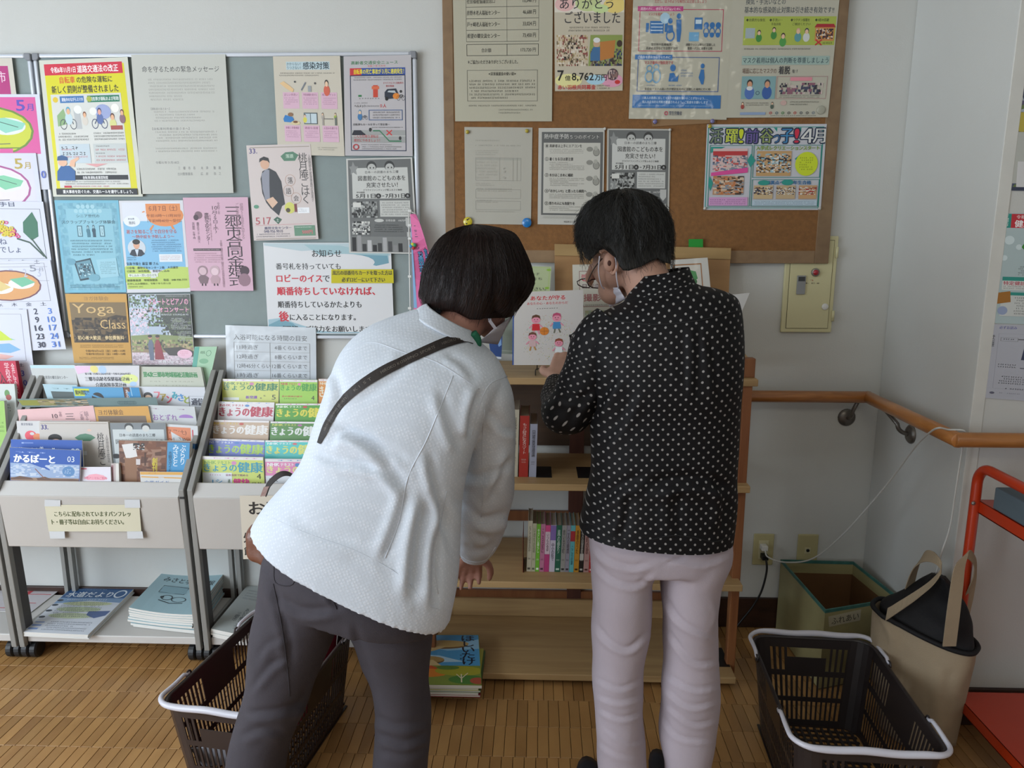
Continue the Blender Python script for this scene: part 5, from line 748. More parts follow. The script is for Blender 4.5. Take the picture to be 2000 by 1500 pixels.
booklet('tourist_guide', 'brown photo tourist guide with blue spine panel of white vertical writing', ((232, 860), (372, 863), (368, 943), (234, 941)), '#7a5240', [('n', 0, 0, 66, 100, 46, ['#6a4434', '#8a6048', '#5a3a2c', '#94705c'], 6), ('p', [(4, 10), (22, 6), (26, 38), (10, 44)], '#d8d6d4'), ('n', 20, 6, 36, 22, 24, ['#222', '#ddd', '#444'], 2.6), ('r', 8, 42, 25, 100, '#8c6448'), ('r', 24, 44, 30, 58, '#ccc4c4'), ('r', 36, 28, 38, 60, '#4a2e22'), ('v', '創刊', 47, 40, 54, 74, '#d8c83c', .03), ('v', '号', 48, 76, 54, 88, '#d8c83c', .03), ('r', 68, 2, 100, 100, '#4a94c4'), ('v', 'みさとと', 76, 8, 84, 60, '#e4ecf2', .02), ('v', 'ぶらり', 86, 8, 94, 56, '#e4ecf2', .02), ('v', '市観光ガイド', 70, 24, 75, 74, '#243c50', .012)], -.270, 22, .016, g1)
booklet('pamphlet', 'orange-topped envelope leaflet in front of the tourist guide', ((273, 921), (366, 922), (367, 944), (275, 944)), '#c7c6c4', [('r', 0, 2, 100, 26, '#cf9a3c'), ('l', [(2, 44), (98, 56)], '#cf9a3c', 10), ('b', 4, 8, 40, 18, 1, '#8a6a30'), ('t', '企業ガイド', 8, 78, 60, 98, '#4a6aa0')], -.298, 16, .003, g1)
sheet('pamphlet', 'deep blue booklet edge at the right end of the front row', 'pamphlet', ((358, 866), (381, 868), (377, 940), (362, 938)), '#2f6aa2', [], -.25, -.262, .02, group=g1, ext=20, edge='#244a70')
# third rack at the left edge
g2 = 'booklets in the far left rack'
booklet('pamphlet', 'red booklet with white writing at the left edge, top row', ((-30, 705), (30, 705), (42, 776), (-10, 776)), '#c02c48', [('v', '学校不用心', 60, 4, 76, 100, '#e8c8cc', .01), ('v', '金に不安', 82, 6, 94, 90, '#e8c8cc', .01), ('v', '入会', 36, 30, 56, 90, '#2a1418', .03)], -.085, 40, .016, g2, edge='#a82438')
booklet('pamphlet', 'white booklet with small red and green round mark at the left edge', ((-30, 750), (28, 750), (34, 812), (-20, 812)), '#c9cfcc', [('e', 72, 30, 9, 12, '#5c8a48'), ('e', 76, 42, 10, 9, '#9c4038'), ('b', 50, 62, 84, 90, 3, GK)], -.13, 40, .01, g2)
booklet('pamphlet', 'lime green curled leaflet at the left edge', ((-30, 783), (8, 783), (14, 862), (-20, 862)), '#9cc468', [('b', 40, 50, 90, 80, 3, '#3c5a20')], -.17, 30, .012, g2)
# health magazines ------------------------------------
def mag(label, q, bg, title, c1, c2, sub, Yt, no, top='#e4e2e0', ext=60, kan=None, below=()):
    it = [('r', 0, 0, 100, 11, '#e2dedf'), ('b', 2, 3, 96, 9, 1, c2, 3), ('r', 0, 11, 100, 100, bg), ('t', 'NHK', 4, 15, 23, 27, sub, .03), ('t', 'テキスト', 25, 15, 46, 27, sub, .02), ('t', 'きょうの', 3, 34 if not below else 26, 56, 84 if not below else 52, c1, .02), ('t', '健康', 58, 26 if not below else 18, 98, 86 if not below else 54, c1, .02), ('e', 52, 22, 4, 7, c2)]
    it += list(below)
    return booklet('health_magazine', label, q, bg, it, Yt, ext, .006, 'monthly health magazines in the rack', 'magazine', edge='#e2e0dc', mat=colmat('magazine_gloss', .38, .3))
mag('yellow-green health magazine numbered 5, top row left', ((434, 740), (545, 741), (544, 782), (434, 782)), '#c9cf6a', 'k', '#2a7a50', '#c77ca8', '#2f6a4a', -.075, 5, below=[('r', 2, 86, 30, 99, '#dfe4e0'), ('t', '新常識', 42, 78, 62, 92, '#7a3aa8', .02), ('t', '5', 88, 74, 95, 96, '#222', .0), ('b', 66, 74, 84, 96, 2, GK)])
mag('green health magazine numbered 4, top row centre', ((546, 741), (620, 742), (620, 783), (546, 782)), '#9ccc4c', 'k', '#3f9a3c', '#e08aa8', '#b84a40', -.078, 4, below=[('t', '春の健康応援号', 6, 76, 60, 84, '#c0503c', .012), ('t', '4', 84, 76, 92, 97, '#222', 0), ('b', 6, 88, 50, 96, 1, '#2c5a20')])
mag('orange health magazine edge beside the jacket, top row right', ((622, 740), (700, 741), (700, 783), (622, 782)), '#d88a30', 'k', '#e8dcc0', '#c05a20', '#e8dcc0', -.074, 3)
mag('white health magazine with crimson title, second row left', ((426, 784), (536, 786), (534, 819), (425, 818)), '#dedadc', 'k', '#b32040', '#5a8ac0', '#b32040', -.115, 3)
mag('green health magazine with yellow title, second row right', ((538, 788), (650, 788), (648, 820), (537, 819)), '#4c9a28', 'k', '#d8d040', '#c03a3a', '#e8ecd8', -.118, 12)
mag('tan health magazine with pale title and red leaf, third row left', ((414, 820), (526, 822), (524, 854), (413, 852)), '#bfa58c', 'k', '#e4e0dc', '#b8402c', '#c8a83c', -.155, 11)
mag('dark green health magazine with grey title, third row right', ((528, 823), (640, 824), (637, 857), (527, 855)), '#4c8438', 'k', '#dde0dc', '#a86a98', '#c8cc5a', -.158, 10)
mag('periwinkle blue health magazine with lime title, fourth row left', ((404, 856), (517, 860), (516, 892), (403, 890)), '#7080c8', 'k', '#a8cc48', '#4a7ac0', '#e0e4ec', -.195, 9)
mag('turquoise health magazine with yellow title, fourth row right', ((518, 860), (630, 860), (628, 893), (517, 891)), '#4cc0bc', 'k', '#d8d86a', '#d06a6a', '#e0ecec', -.198, 8)
mag('cream health magazine with blue title and number 4, front row left', ((394, 891), (514, 893), (517, 949), (396, 947)), '#c8d470', 'k', '#3f9ab0', '#d08ab8', '#8aae5a', -.262, 4, ext=14, below=[('r', 0, 56, 48, 100, '#dfe2e4'), ('t', '最新指針で始める', 38, 60, 74, 68, '#8a3a70', .012), ('t', '4', 88, 58, 95, 76, '#222', 0), ('t', '健快', 50, 76, 76, 99, '#d03a84', .03), ('b', 8, 62, 34, 68, 1, '#c06a9a'), ('t', '1シ', 16, 80, 32, 94, '#4a9ac8', .02), ('t', '日外', 80, 88, 97, 99, GK, .02), ('v', '減塩', 41, 78, 45, 96, '#2c5a20', .01)])
mag('pink health magazine with pale title behind the bag strap, front row right', ((517, 896), (640, 897), (640, 950), (519, 949)), '#dc8cb4', 'k', '#dce48c', '#5a8ac0', '#eef0f0', -.258, 5, ext=14, below=[('r', 0, 62, 100, 100, '#dde0e4'), ('t', '2大', 6, 70, 20, 84, GK)])
# ------------------------------------ papers lying on the bottom shelves
def pile(name, label, quad, Z, n, h, paper, items, group, edge='#d8d6d0', bend=0, cat='booklet', jit=.003, mat=None, coverless=None):
    rr = random.Random(hash(label) % 1000 if False else len(label)); Q = [at(x, y, Z=Z) for x, y in quad]; tl, tr, br, bl = Q
    lbls = ('topmost', 'second from the top', 'third from the top', 'fourth from the top', 'fifth from the top', 'sixth from the top', 'seventh from the top', 'eighth from the top', 'ninth from the top', 'lowest')
    for i in range(n):
        zt = -i*h; dx, dy = (0, 0) if i == 0 else (rr.uniform(-jit, jit), rr.uniform(-jit, jit))
        m = 6
        def fn(u, v, lay=None):
            p = (tl*(1-u)+tr*u)*(1-v)+(bl*(1-u)+br*u)*v
            z = bend*((u-.5)**2*4)*(1-i/n)*.8
            return p+np.array([dx, dy, zt+z+(0 if lay is None else .0001+.000022*lay)])
        mb = MB()
        for k in range(m):
            a, b = k/m, (k+1)/m; T = [fn(a, 0), fn(a, 1), fn(b, 1), fn(b, 0)]; mb.hexa(T, [t-np.array([0, 0, h*.93]) for t in T], paper)
        for k, f in enumerate(mb.f):
            if k % 6: mb.c[k] = edge
        lb = label % lbls[min(i, 9)] if '%' in label else label
        if i == 0 and items:
            r = thing(name, lb, cat, (Q[0]+Q[2])/2+np.array([0, 0, zt-h]), group); mk('booklet_body', mb, mat or colmat('paper', .6), r)
            pb = MB(); prints(pb, fn, items, 50+len(label)); mk('printing', pb, colmat('print_ink', .5), r)
        else: tag(mk(name, mb, mat or colmat('paper', .6)), lb, cat, group)
it = [('r', 0, 0, 100, 24, '#2f5a8c'), ('p', [(0, 24), (100, 24), (100, 34), (50, 30), (0, 38)], '#7d9cc0'), ('r', 0, 40, 100, 100, '#d9dfe8'), ('b', 12, 2, 60, 6, 1, '#a8c0dc'), ('t', '水道だより', 6, 9, 76, 22, '#e8eef4', .02), ('o', 87, 14, 9, 9, '#dfe8f0', .25), ('b', 10, 26, 80, 31, 1, '#dfe8f0', .8), ('e', 52, 37, 38, 4.5, '#c9d2a8'), ('e', 48, 50, 34, 5.5, '#c3d2b0'), ('e', 46, 64, 34, 6, '#c9d6b4')]+[('e', 5, y, 5, 2.4, '#3a4450') for y in (30, 41, 54, 68)]+[('p', [(66, 54), (98, 52), (97, 62), (84, 68), (68, 62)], '#5a6f9c'), ('b', 14, 33, 82, 68, 9, '#5a6470', .9), ('r', 4, 78, 18, 80, '#7f9cd4'), ('r', 4, 84, 18, 87, '#7f9cd4'), ('r', 4, 91, 18, 94, '#7f9cd4'), ('b', 24, 76, 90, 96, 5, '#6a7484')]
pile('water_newsletter', '%s water bureau newsletter lying on the middle rack shelf', ((138, 1149), (263, 1149), (172, 1240), (42, 1234)), .108, 4, .0038, '#d3dae4', it, 'water newsletters on the rack shelf', jit=.002)
it = [('t', '三郷市生涯学習情報誌', 10, 12, 60, 17, '#44606c'), ('t', '2025', 58, 24, 78, 28, '#44606c'), ('t', 'みさと学習情報', 12, 32, 96, 42, '#1e2c34', .02), ('p', [(20, 52), (60, 48), (64, 62), (22, 66)], '#8fb4c0'), ('f', 20, 50, 62, 64, '#26343c', 1), ('b', 24, 52, 58, 62, 3, '#33444c'), ('o', 40, 72, 9, 5, '#26343c', .2), ('o', 60, 74, 12, 5, '#26343c', .15), ('l', [(30, 78), (50, 82), (70, 80)], '#26343c', 1.2), ('e', 32, 72, 3, 2, '#26343c')]
pile('study_guide', '%s pale blue study guide in the rack shelf pile', ((338, 1100), (447, 1110), (378, 1204), (252, 1190)), .158, 9, .0072, '#a9c9d2', it, 'pale blue study guides on the rack shelf', bend=.008, jit=.006)
it = [('v', '三郷市', 40, 60, 56, 78, '#4a5258', .012), ('v', 'あい♡郷マップ', 60, 50, 74, 92, '#4a5258', .012), ('b', 20, 10, 90, 34, 4, '#8a9298')]
pile('map_booklet', '%s grey map booklet on the rack shelf behind the basket', ((484, 1142), (532, 1150), (470, 1240), (412, 1228)), .125, 4, .0075, '#b4bab8', it, 'grey map booklets on the rack shelf', jit=.004)
pile('blue_leaflet', 'pale blue leaflet on the right-hand rack shelf beside grey map booklets', ((520, 1150), (600, 1150), (580, 1206), (490, 1203)), .110, 1, .010, '#8fb8cc', [], None)
pile('red_print_sheet', 'white sheet with red boxes on the far left rack shelf', ((20, 1139), (132, 1140), (60, 1196), (-70, 1192)), .095, 1, .0015, '#c8c4c8', [('r', 20, 14, 60, 46, '#c84a54'), ('t', 'Inf', 38, 20, 54, 40, '#e8d0d0'), ('l', [(60, 40), (96, 40)], '#c84a54', 2), ('l', [(40, 70), (90, 70)], '#c84a54', 2), ('l', [(20, 88), (90, 88)], '#c84a54', 2), ('b', 64, 6, 96, 12, 1, GK)], None)
# ================================================================== BOOKCASE
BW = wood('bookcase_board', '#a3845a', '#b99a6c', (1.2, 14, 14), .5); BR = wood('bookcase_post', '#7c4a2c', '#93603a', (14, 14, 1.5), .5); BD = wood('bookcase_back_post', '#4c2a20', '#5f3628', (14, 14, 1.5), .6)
XL = -.345
bk = thing('bookcase', 'open wooden bookcase of pale shelves and reddish posts against the back wall', 'bookcase', (.14, -.2, 0))
SH = [(.643, -.330, .949, -.02), (.634, -.350, .634, -.02), (.626, -.365, .330, -.02), (.617, -.388, .040, -.02)]
for x, y, z, yb in SH: boxo('shelf', (XL+(.643-x), y, z-.021), (x, yb, z), BW, bk, .0025)
def post(x, w_, ya, yb, z0, z1, m, nm='post'): return boxo(nm, (x, ya, z0), (x+w_, yb, z1), m, bk, .002)
for x in (XL+.012, .605): post(x, .026, -.318, -.285, 0, .928, BR); post(x, .026, -.05, -.02, 0, .928, BR)
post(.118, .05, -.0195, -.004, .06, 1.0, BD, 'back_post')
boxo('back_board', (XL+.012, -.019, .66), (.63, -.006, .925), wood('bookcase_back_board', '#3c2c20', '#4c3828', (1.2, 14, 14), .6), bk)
for z in (.10, .395): boxo('back_rail', (XL+.012, -.0185, z-.005), (.63, -.006, z+.03), BR, bk)
boxo('lower_back_board', (XL+.02, -.032, .041), (.60, -.0205, .105), BW, bk, .001)
for x in (XL+.01, .609):   # little rails at both ends of the top
    mb = MB(); mb.add(*prism([(-.27, .949), (-.03, .949), (-.03, 1.035), (-.27, .998)], x, x+.024)); bevel(mk('end_rail', mb, BW, bk), .002)
mb = MB(); mb.box((.600, -.302, .949), (.640, -.27, 1.005)); bevel(mk('end_block', mb, BR, bk), .002)
# leaning display board on top
LB = wood('display_board_wood', '#8d6840', '#a27c50', (1.5, 10, 10), .5)
def lean(name, label, cat, quad, Yt, Yb_, thick, m, parts=()):
    Q = [at(*quad[0], Y=Yt), at(*quad[1], Y=Yt), at(*quad[2], Y=Yb_), at(*quad[3], Y=Yb_)]
    nr = np.cross(Q[1]-Q[0], Q[3]-Q[0]); nr /= np.linalg.norm(nr); nr = nr if nr[1] > 0 else -nr
    return Q, nr
Q, nr = lean(0, 0, 0, ((1083, 477), (1427, 485), (1421, 655), (1086, 655)), -.040, -.080, .012, LB)

for k_ in (2, 3): Q[k_][2] = .9515
r = thing('display_board', 'upright wooden display board leaning on the wall on top of the bookcase', 'board', (Q[2]+Q[3])/2)
mb = MB(); mb.hexa([Q[0], Q[3], Q[2], Q[1]], [q+nr*.012 for q in (Q[0], Q[3], Q[2], Q[1])]); mk('board', mb, LB, r)
T = [Q[0]-nr*.006+(Q[0]-Q[3])*.0, Q[0]+(Q[3]-Q[0])*.095-nr*.006, Q[1]+(Q[2]-Q[1])*.095-nr*.006, Q[1]-nr*.006]; mb = MB(); mb.hexa(T, [t+nr*.006 for t in T]); mk('top_rail', mb, wood('display_rail_wood', '#9a7c4e', '#b0905e', (1.5, 10, 10), .5), r)
# things standing on the bookcase top
it = [('f', 4, 4, 96, 120, '#9cb84a', .8), ('e', 94, 14, 6, 5, '#88b040'), ('e', 92, 92, 6, 5, '#88b040'), ('r', 10, 24, 36, 40, '#3a3a38'), ('t', '読書', 12, 26, 34, 38, '#ddd'), ('t', 'カード', 42, 26, 70, 38, GK), ('t', '読書のまち', 10, 46, 78, 58, GK, .01), ('t', '三郷', 14, 64, 46, 78, GK, .02), ('t', 'にください。', 16, 88, 90, 102, GK)]
sheet('reading_notice', 'pale green framed notice behind the picture book, beside brown bobbed hair', 'notice', ((1000, 519), (1077, 521), (1074, 566), (1000, 568)), '#aab58c', it, -.095, -.098, .002, ext=60)
it = [('f', 12, 7, 98, 46, '#7a3a3c', .8), ('t', 'きら', 16, 10, 56, 18, '#b8384c', .03), ('t', '日吉幸町', 18, 21, 62, 26, '#5a3a4c', .02), ('t', '撮影', 20, 32, 52, 40, '#9a5a5c', .03), ('b', 16, 43, 80, 46, 1, GK), ('r', 22, 50, 62, 68, '#98a48c'), ('n', 22, 50, 62, 68, 24, ['#b8c0a8', '#7c9098', '#a8a484'], 4), ('r', 22, 70, 62, 80, '#8a8078'), ('n', 22, 70, 62, 80, 20, ['#3c3432', '#b8b0a4'], 3), ('r', 22, 84, 62, 98, '#8c988c'), ('r', 66, 64, 100, 98, '#a89c74'), ('e', 84, 76, 10, 7, '#3a2820')]
sheet('photo_notice', 'white sheet of small photos standing behind the masked face and picture book', 'notice', ((1118, 517), (1225, 515), (1222, 694), (1122, 696)), '#c3bfb2', it, -.110, -.135, .003, mat=colmat('laminated_soft', .5, .25, .1))
it = [('f', 8, 14, 82, 92, '#9c6a3c', 2.5, 3.5), ('r', 12, 20, 78, 88, '#c9c5ba'), ('p', [(24, 44), (44, 30), (66, 36), (70, 56), (50, 70), (30, 62)], '#3f8a4c'), ('e', 30, 66, 9, 8, '#c8646c'), ('e', 60, 64, 8, 8, '#2f6c3c')]
sheet('framed_card', 'laminated card with orange border and green shape, right of the dark-haired head', 'picture', ((1309, 508), (1382, 503), (1389, 575), (1309, 575)), '#c6c4bd', it, -.100, -.12, .003, mat=colmat('laminated', .4, .8, .5), ext=120)
sheet('blue_folder', 'dark blue booklet on the bookcase top below the white mask', 'booklet', ((950, 640), (982, 646), (979, 702), (960, 700)), '#1f3f78', [('p', [(60, 20), (90, 20), (96, 50), (70, 60)], '#7a9cc8'), ('r', 30, 92, 100, 99, '#c8ccd0')], -.22, -.25, .006, edge='#c8ccd0')
sheet('document_holder', 'grey document holder behind the picture book on the bookcase top', 'document holder', ((960, 560), (1004, 562), (1003, 692), (962, 690)), '#7d8478', [('f', 4, 10, 96, 96, '#9a9f92', 2), ('b', 20, 20, 80, 60, 6, '#6a7064')], -.14, -.17, .004)
def child(cx, cy, s, skin, hair, top, bottom=None, ang=0):
    o = [('e', cx, cy, s, s*.85, skin), ('p', [(cx-s, cy-s*.1), (cx-s*.8, cy-s*.8), (cx, cy-s*1.05), (cx+s*.8, cy-s*.8), (cx+s, cy-s*.1), (cx+s*.4, cy-s*.45), (cx-s*.4, cy-s*.45)], hair), ('e', cx-s*.3, cy, s*.1, s*.1, BK), ('e', cx+s*.3, cy, s*.1, s*.1, BK), ('l', [(cx-s*.3, cy+s*.35), (cx, cy+s*.45), (cx+s*.3, cy+s*.35)], '#8a2030', .4),
         ('p', [(cx-s*.8, cy+s*.9), (cx+s*.8, cy+s*.9), (cx+s*.9, cy+s*2.3), (cx-s*.9, cy+s*2.3)], top), ('l', [(cx-s*.8, cy+s*1.1), (cx-s*1.5, cy+s*1.8)], skin, 1.6), ('l', [(cx+s*.8, cy+s*1.1), (cx+s*1.5, cy+s*1.7)], skin, 1.6), ('l', [(cx-s*.4, cy+s*2.3), (cx-s*.6, cy+s*3.2)], bottom or skin, 1.8), ('l', [(cx+s*.4, cy+s*2.3), (cx+s*.8, cy+s*3.1)], bottom or skin, 1.8)]
    return o
it = [('t', 'あなたが守る', 24, 6, 74, 12, '#c8202c', .03), ('t', 'あなたの心・あなたのからだ', 19, 14.5, 78, 18, '#c83a44', .012), ('b', 33, 22.5, 66, 24.5, 1, GK, 2)]
rr = random.Random(5)
for i in range(420):
    cx, cy = rr.uniform(14, 90), rr.uniform(32, 96)
    if (cx-50)**2/42**2+(cy-64)**2/34**2 < 1: it_ = ('l', [(cx, cy), (cx+rr.uniform(-1, 1), cy+rr.uniform(.5, 1))], rr.choice(['#b8b83c', '#c8a04c', '#8aa060', '#c88a8a', '#6a8a9a']), .45); it.append(it_)
# the dots share one sheet of ink: fold them into four layers
dots = it[3:]; it = it[:3]
it += child(32, 38, 6.5, '#dc8ca0', '#5c3a24', '#c8202c')+child(62, 36, 6.5, '#dc8ca0', '#b84a6c', '#3f84b8', '#6a6a5a')+[('e', 44, 54, 6.5, 5.5, '#d07a24'), ('l', [(38, 54), (50, 54)], '#8a4a14', .5), ('l', [(44, 49), (44, 59)], '#8a4a14', .5)]+child(27, 61, 6, '#dc8ca0', '#6a4230', '#c8a8a8', '#b8843c')+child(65, 70, 6, '#dc8ca0', '#8a4630', '#d8dcdc', '#a83a34')
DOTS = dots
bq = ((1004, 571), (1139, 566), (1139, 713), (1003, 713))
bko = sheet('picture_book', 'large white picture book with red title and drawings of playing children', 'book', bq, '#c4bfba', it, -.262, -.292, .008, edge='#c8c6c0', mat=colmat('magazine_gloss', .38, .3))
Qb = [at(*bq[0], Y=-.262), at(*bq[1], Y=-.262), at(*bq[2], Y=-.292), at(*bq[3], Y=-.292)]
nb = np.cross(Qb[1]-Qb[0], Qb[3]-Qb[0]); nb /= np.linalg.norm(nb); nb = nb if nb[1] < 0 else -nb
pb = MB()
for k_, pts, c_, t_ in DOTS:
    (a, b), (c, d) = pts; P = [(a, b), (a+.6, b), (c+.6, d), (c, d)]
    pb.add([(Qb[0]*(1-u/100)+Qb[1]*u/100)*(1-v/100)+(Qb[3]*(1-u/100)+Qb[2]*u/100)*v/100+nb*.00014 for u, v in P], [(0, 3, 2, 1)], c_)
o = mk('ink_dots', pb, colmat('print_ink', .5), bko); o['kind'] = 'stuff'
mb = MB(); S = [Qb[0], Qb[3]]; mb.hexa([Qb[0]+nb*.0006+np.array([-.0035, 0, 0]), Qb[3]+nb*.0006+np.array([-.0035, 0, 0]), Qb[3]+nb*.0006, Qb[0]+nb*.0006], [p-nb*.009 for p in (Qb[0]+np.array([-.0035, 0, 0]), Qb[3]+np.array([-.0035, 0, 0]), Qb[3], Qb[0])]); mk('blue_spine', mb, pm('spine_blue', '#32549a', .4), bko)
WIRE = pm('black_wire', '#15120f', .4, metal=.3)
def wire(o_, name, P, rad, par): mb = MB(); mb.tube(P, rad, 8); return mk(name, mb, WIRE, par, True)
def arcp(P, r_=.006):
    out = [P[0]]
    for a, b, c in zip(P[:-2], P[1:-1], P[2:]):
        u = (a-b)/np.linalg.norm(a-b); w_ = (c-b)/np.linalg.norm(c-b)
        for t in (0, .33, .66, 1): out.append((b+u*r_)*(1-t)**2+b*2*t*(1-t)+(b+w_*r_)*t*t)
    return out+[P[-1]]
zt = .9502
r = thing('book_stand', 'black wire book stand holding the white picture book', 'book stand', (.1, -.30, .949))
x0, x1 = at(1046, 700, Y=-.30)[0], at(1112, 700, Y=-.30)[0]
wire(0, 'front_loop', arcp([np.array(p) for p in ((x0, -.22, zt+.002), (x0, -.309, zt+.002), (x0, -.309, .972), (x1, -.309, .972), (x1, -.309, zt+.002), (x1, -.22, zt+.002))]), .0014, r)
wire(0, 'back_loop', arcp([np.array(p) for p in ((x0+.005, -.22, zt+.002), (x0+.005, -.235, 1.02), (x1-.005, -.235, 1.02), (x1-.005, -.22, zt+.002))]), .0014, r)
r = thing('folding_easel', 'black jointed wire easel between the picture book and the polka dot sleeve', 'easel', (.2, -.30, .949))
P0 = at(1114, 656, Y=-.30); P1 = at(1147, 627, Y=-.27); P2 = at(1130, 674, Y=-.27); P3 = at(1118, 705, Y=-.30); P3[2] = zt+.0015
wire(0, 'arm', [P0, P1], .0019, r); wire(0, 'arm', [P0, P2+np.array([.03, 0, -.02])], .0019, r); wire(0, 'foot', [P0, P3], .0022, r)
V, F = ell(P0, (.0045, .0045, .0045), 10, 6); mb = MB(); mb.add(V, F); mk('joint', mb, WIRE, r, True)
V, F = ell(P1, (.004, .004, .004), 10, 6); mb = MB(); mb.add(V, F); mk('joint', mb, WIRE, r, True)
wire(0, 'foot', [P1, np.array([P1[0]+.02, -.24, zt+.0015])], .0019, r)
# open white book behind the polka dot figure
r = thing('open_book', 'open blank white book propped up behind the polka dot shoulder', 'book', (.45, -.27, .951))
for s, q in (('page', ((1118, 640), (1262, 600), (1262, 720), (1118, 715))), ('page', ((1262, 592), (1465, 572), (1436, 640), (1262, 722)))):
    Yt, Yb2 = -.235, -.262; Qp = [at(*q[0], Y=Yt), at(*q[1], Y=Yt), at(*q[2], Y=Yb2), at(*q[3], Y=Yb2)]
    mb = MB(); mb.hexa([Qp[0], Qp[3], Qp[2], Qp[1]], [p+np.array([0, .004, 0]) for p in (Qp[0], Qp[3], Qp[2], Qp[1])]); bevel(mk(s, mb, pm('white_page', '#c9c8c6', .55, .01), r), .001)
# books on the shelves
def spine_book(label, xa, xb, ztop, z0, Yf, depth, cover, items, group, lean_=0., page='#a59a8a', cat='book', yo=0):
    r = thing('book', label, cat, ((xa+xb)/2, Yf+depth/2, z0), group); t = (xb-xa)
    sh = lambda V: [(x+lean_*(z-z0), y, z) for x, y, z in V]
    mb = MB(); g = min(.0014, t*.14); mb.box((xa, Yf, z0), (xb, Yf+.0012, ztop)); mb.box((xa, Yf+.0012, z0), (xa+g, Yf+depth, ztop)); mb.box((xb-g, Yf+.0012, z0), (xb, Yf+depth, ztop)); mb.v = [np.array(sh(v)) for v in mb.v]
    mk('cover', mb, pm('book_'+cover[1:], cover, .42, .03, 5, coat=.2), r)
    mb = MB(); mb.box((xa+g, Yf+.0012, z0+.001), (xb-g, Yf+depth-.002, ztop-.002)); mb.v = [np.array(sh(v)) for v in mb.v]; mk('pages', mb, pm('pages_'+page[1:], page, .8, .06, 50), r)
    if items:
        pb = MB(); prints(pb, lambda u, v, l=None: np.array([xa+t*u+lean_*(ztop-z0)*(1-v), Yf-.00012-.00004*(l or 0), ztop-(ztop-z0)*v]), items, 9); mk('spine_lettering', pb, colmat('print_ink', .5), r)
    return r
z2 = .330; Yf = -.292; E_ = (1028, 1037, 1045, 1053, 1062, 1072, 1083, 1094, 1103, 1111, 1120, 1130, 1139, 1149.5, 1158)
zb = at(1090, 1030, Y=Yf)[2]
sp = [('#b4ad98', '#4a463c', 'cream', 1018, 'どうして人は生きるのか'), ('#aaa88c', '#5a5c48', 'grey-cream', 1023, 'いのちの話'), ('#6aa834', '#e4ecd8', 'lime green', 1024, 'やさしい暮らし'), ('#b2708c', '#4a2a38', 'dusty pink', 1024, 'こころ元気に'), ('#b03c74', '#e8d0dc', 'magenta and white', 1026, 'いつもの食卓'), ('#c0b8c6', '#3c3448', 'white and violet', 1026, '中小の街で'), ('#1f5c48', '#c0d0c4', 'dark green', 1026, '風の便り'), ('#92908c', '#2e2c2c', 'grey', 1026, '思い出の町'), ('#8c8894', '#3a2c30', 'mauve grey', 1026, '二人の時間'), ('#5ba8ac', '#1c4a58', 'turquoise and red', 1026, 'こころの旅'), ('#b8842c', '#4a2c10', 'mustard', 1026, '季節のうた'), ('#1e1a1a', '#b8b4ac', 'black', 1026, '夜の図書館'), ('#b08a84', '#5a2c2c', 'salmon pink', 1028, '下町の歌'), ('#b03434', '#e8c8c4', 'bright red', 1030, '花の道'), ]
for i, (cv, ink, nm, yt, ti) in enumerate(sp):
    xa, xb = at(E_[i], 1115, Y=Yf)[0], at(E_[i+1], 1115, Y=Yf)[0]; zt_ = at(1090, yt, Y=Yf)[2]
    it = [('v', ti, 22, 10, 76, 60, ink, .012), ('b', 20, 72, 80, 78, 1, ink, .8), ('r', 20, 92, 80, 96, ink)]
    if i == 4: it = [('r', 0, 0, 100, 14, '#c8487c'), ('r', 0, 14, 100, 62, '#c9b4bc'), ('v', ti, 26, 18, 76, 56, '#4a2a38', .012)]
    if i == 5: it = [('r', 0, 0, 100, 32, '#7c64a0'), ('v', ti, 22, 38, 78, 76, ink, .015)]
    if i == 9: it = [('r', 0, 12, 100, 34, '#a02c34'), ('v', ti, 26, 44, 76, 84, ink, .012)]
    if i == 11: it += [('r', 8, 60, 92, 74, '#b8b4ac')]
    spine_book(nm+' paperback in the row on the lower bookcase shelf', xa+.0003, xb-.0003, zt_, z2+.0003, Yf, .115, cv, it, 'paperbacks on the lower bookcase shelf', lean_=.03)
for i, (cv, nm) in enumerate((('#2c5a48', 'bottle green'), ('#6a6a5c', 'drab olive'), ('#7c7a74', 'mid grey'))):
    x = .52+i*.024 if i else at(1158, 1115, Y=Yf)[0]+.001; spine_book(nm+(' paperback ending the row beside the pale trousers' if i == 0 else ' book at the right end of the lower shelf by the post'), x, x+.014, z2+.12+.03*i, z2+.0003, Yf, .11, cv, [('v', '物語', 26, 12, 76, 40, '#c8c4b8', .012)], 'books at the right of the lower bookcase shelf')
mb = MB(); xa = at(1021, 1115, Y=-.28)[0]; mb.box((xa, -.30, z2+.0002), (xa+.0015, -.19, z2+.125)); mb.box((xa+.0015, -.30, z2+.0001), (xa+.0040, -.20, z2+.0002+.0003)); o = mk('book_end', mb, pm('rust_bookend', '#6a2c1c', .5)); tag(o, 'rust-brown sheet book end at the left of the paperback row', 'book end')
zz = .634; Yu = -.285
for a, b, yt, cv, ti, ink, nm in ((995, 1011, 800, '#b4ac98', '百歳まで歩く', '#3a3c30', 'cream hardback'), (1013, 1031, 812, '#a02c24', 'もっと好きになるリゾート', '#d8c0b8', 'red hardback'), (1033, 1047, 828, '#9a9cac', '回想開議論', '#26262c', 'lavender hardback')):
    spine_book(nm+' standing on the upper bookcase shelf beside the white sleeve', at(a, 930, Y=Yu)[0], at(b, 930, Y=Yu)[0], at(a, yt, Y=Yu)[2], zz+.0003, Yu, .15, cv, [('v', ti, 30, 12, 74, 62, ink, .012), ('b', 24, 70, 76, 78, 2, ink, .8)], 'hardbacks on the upper bookcase shelf', lean_=.02)
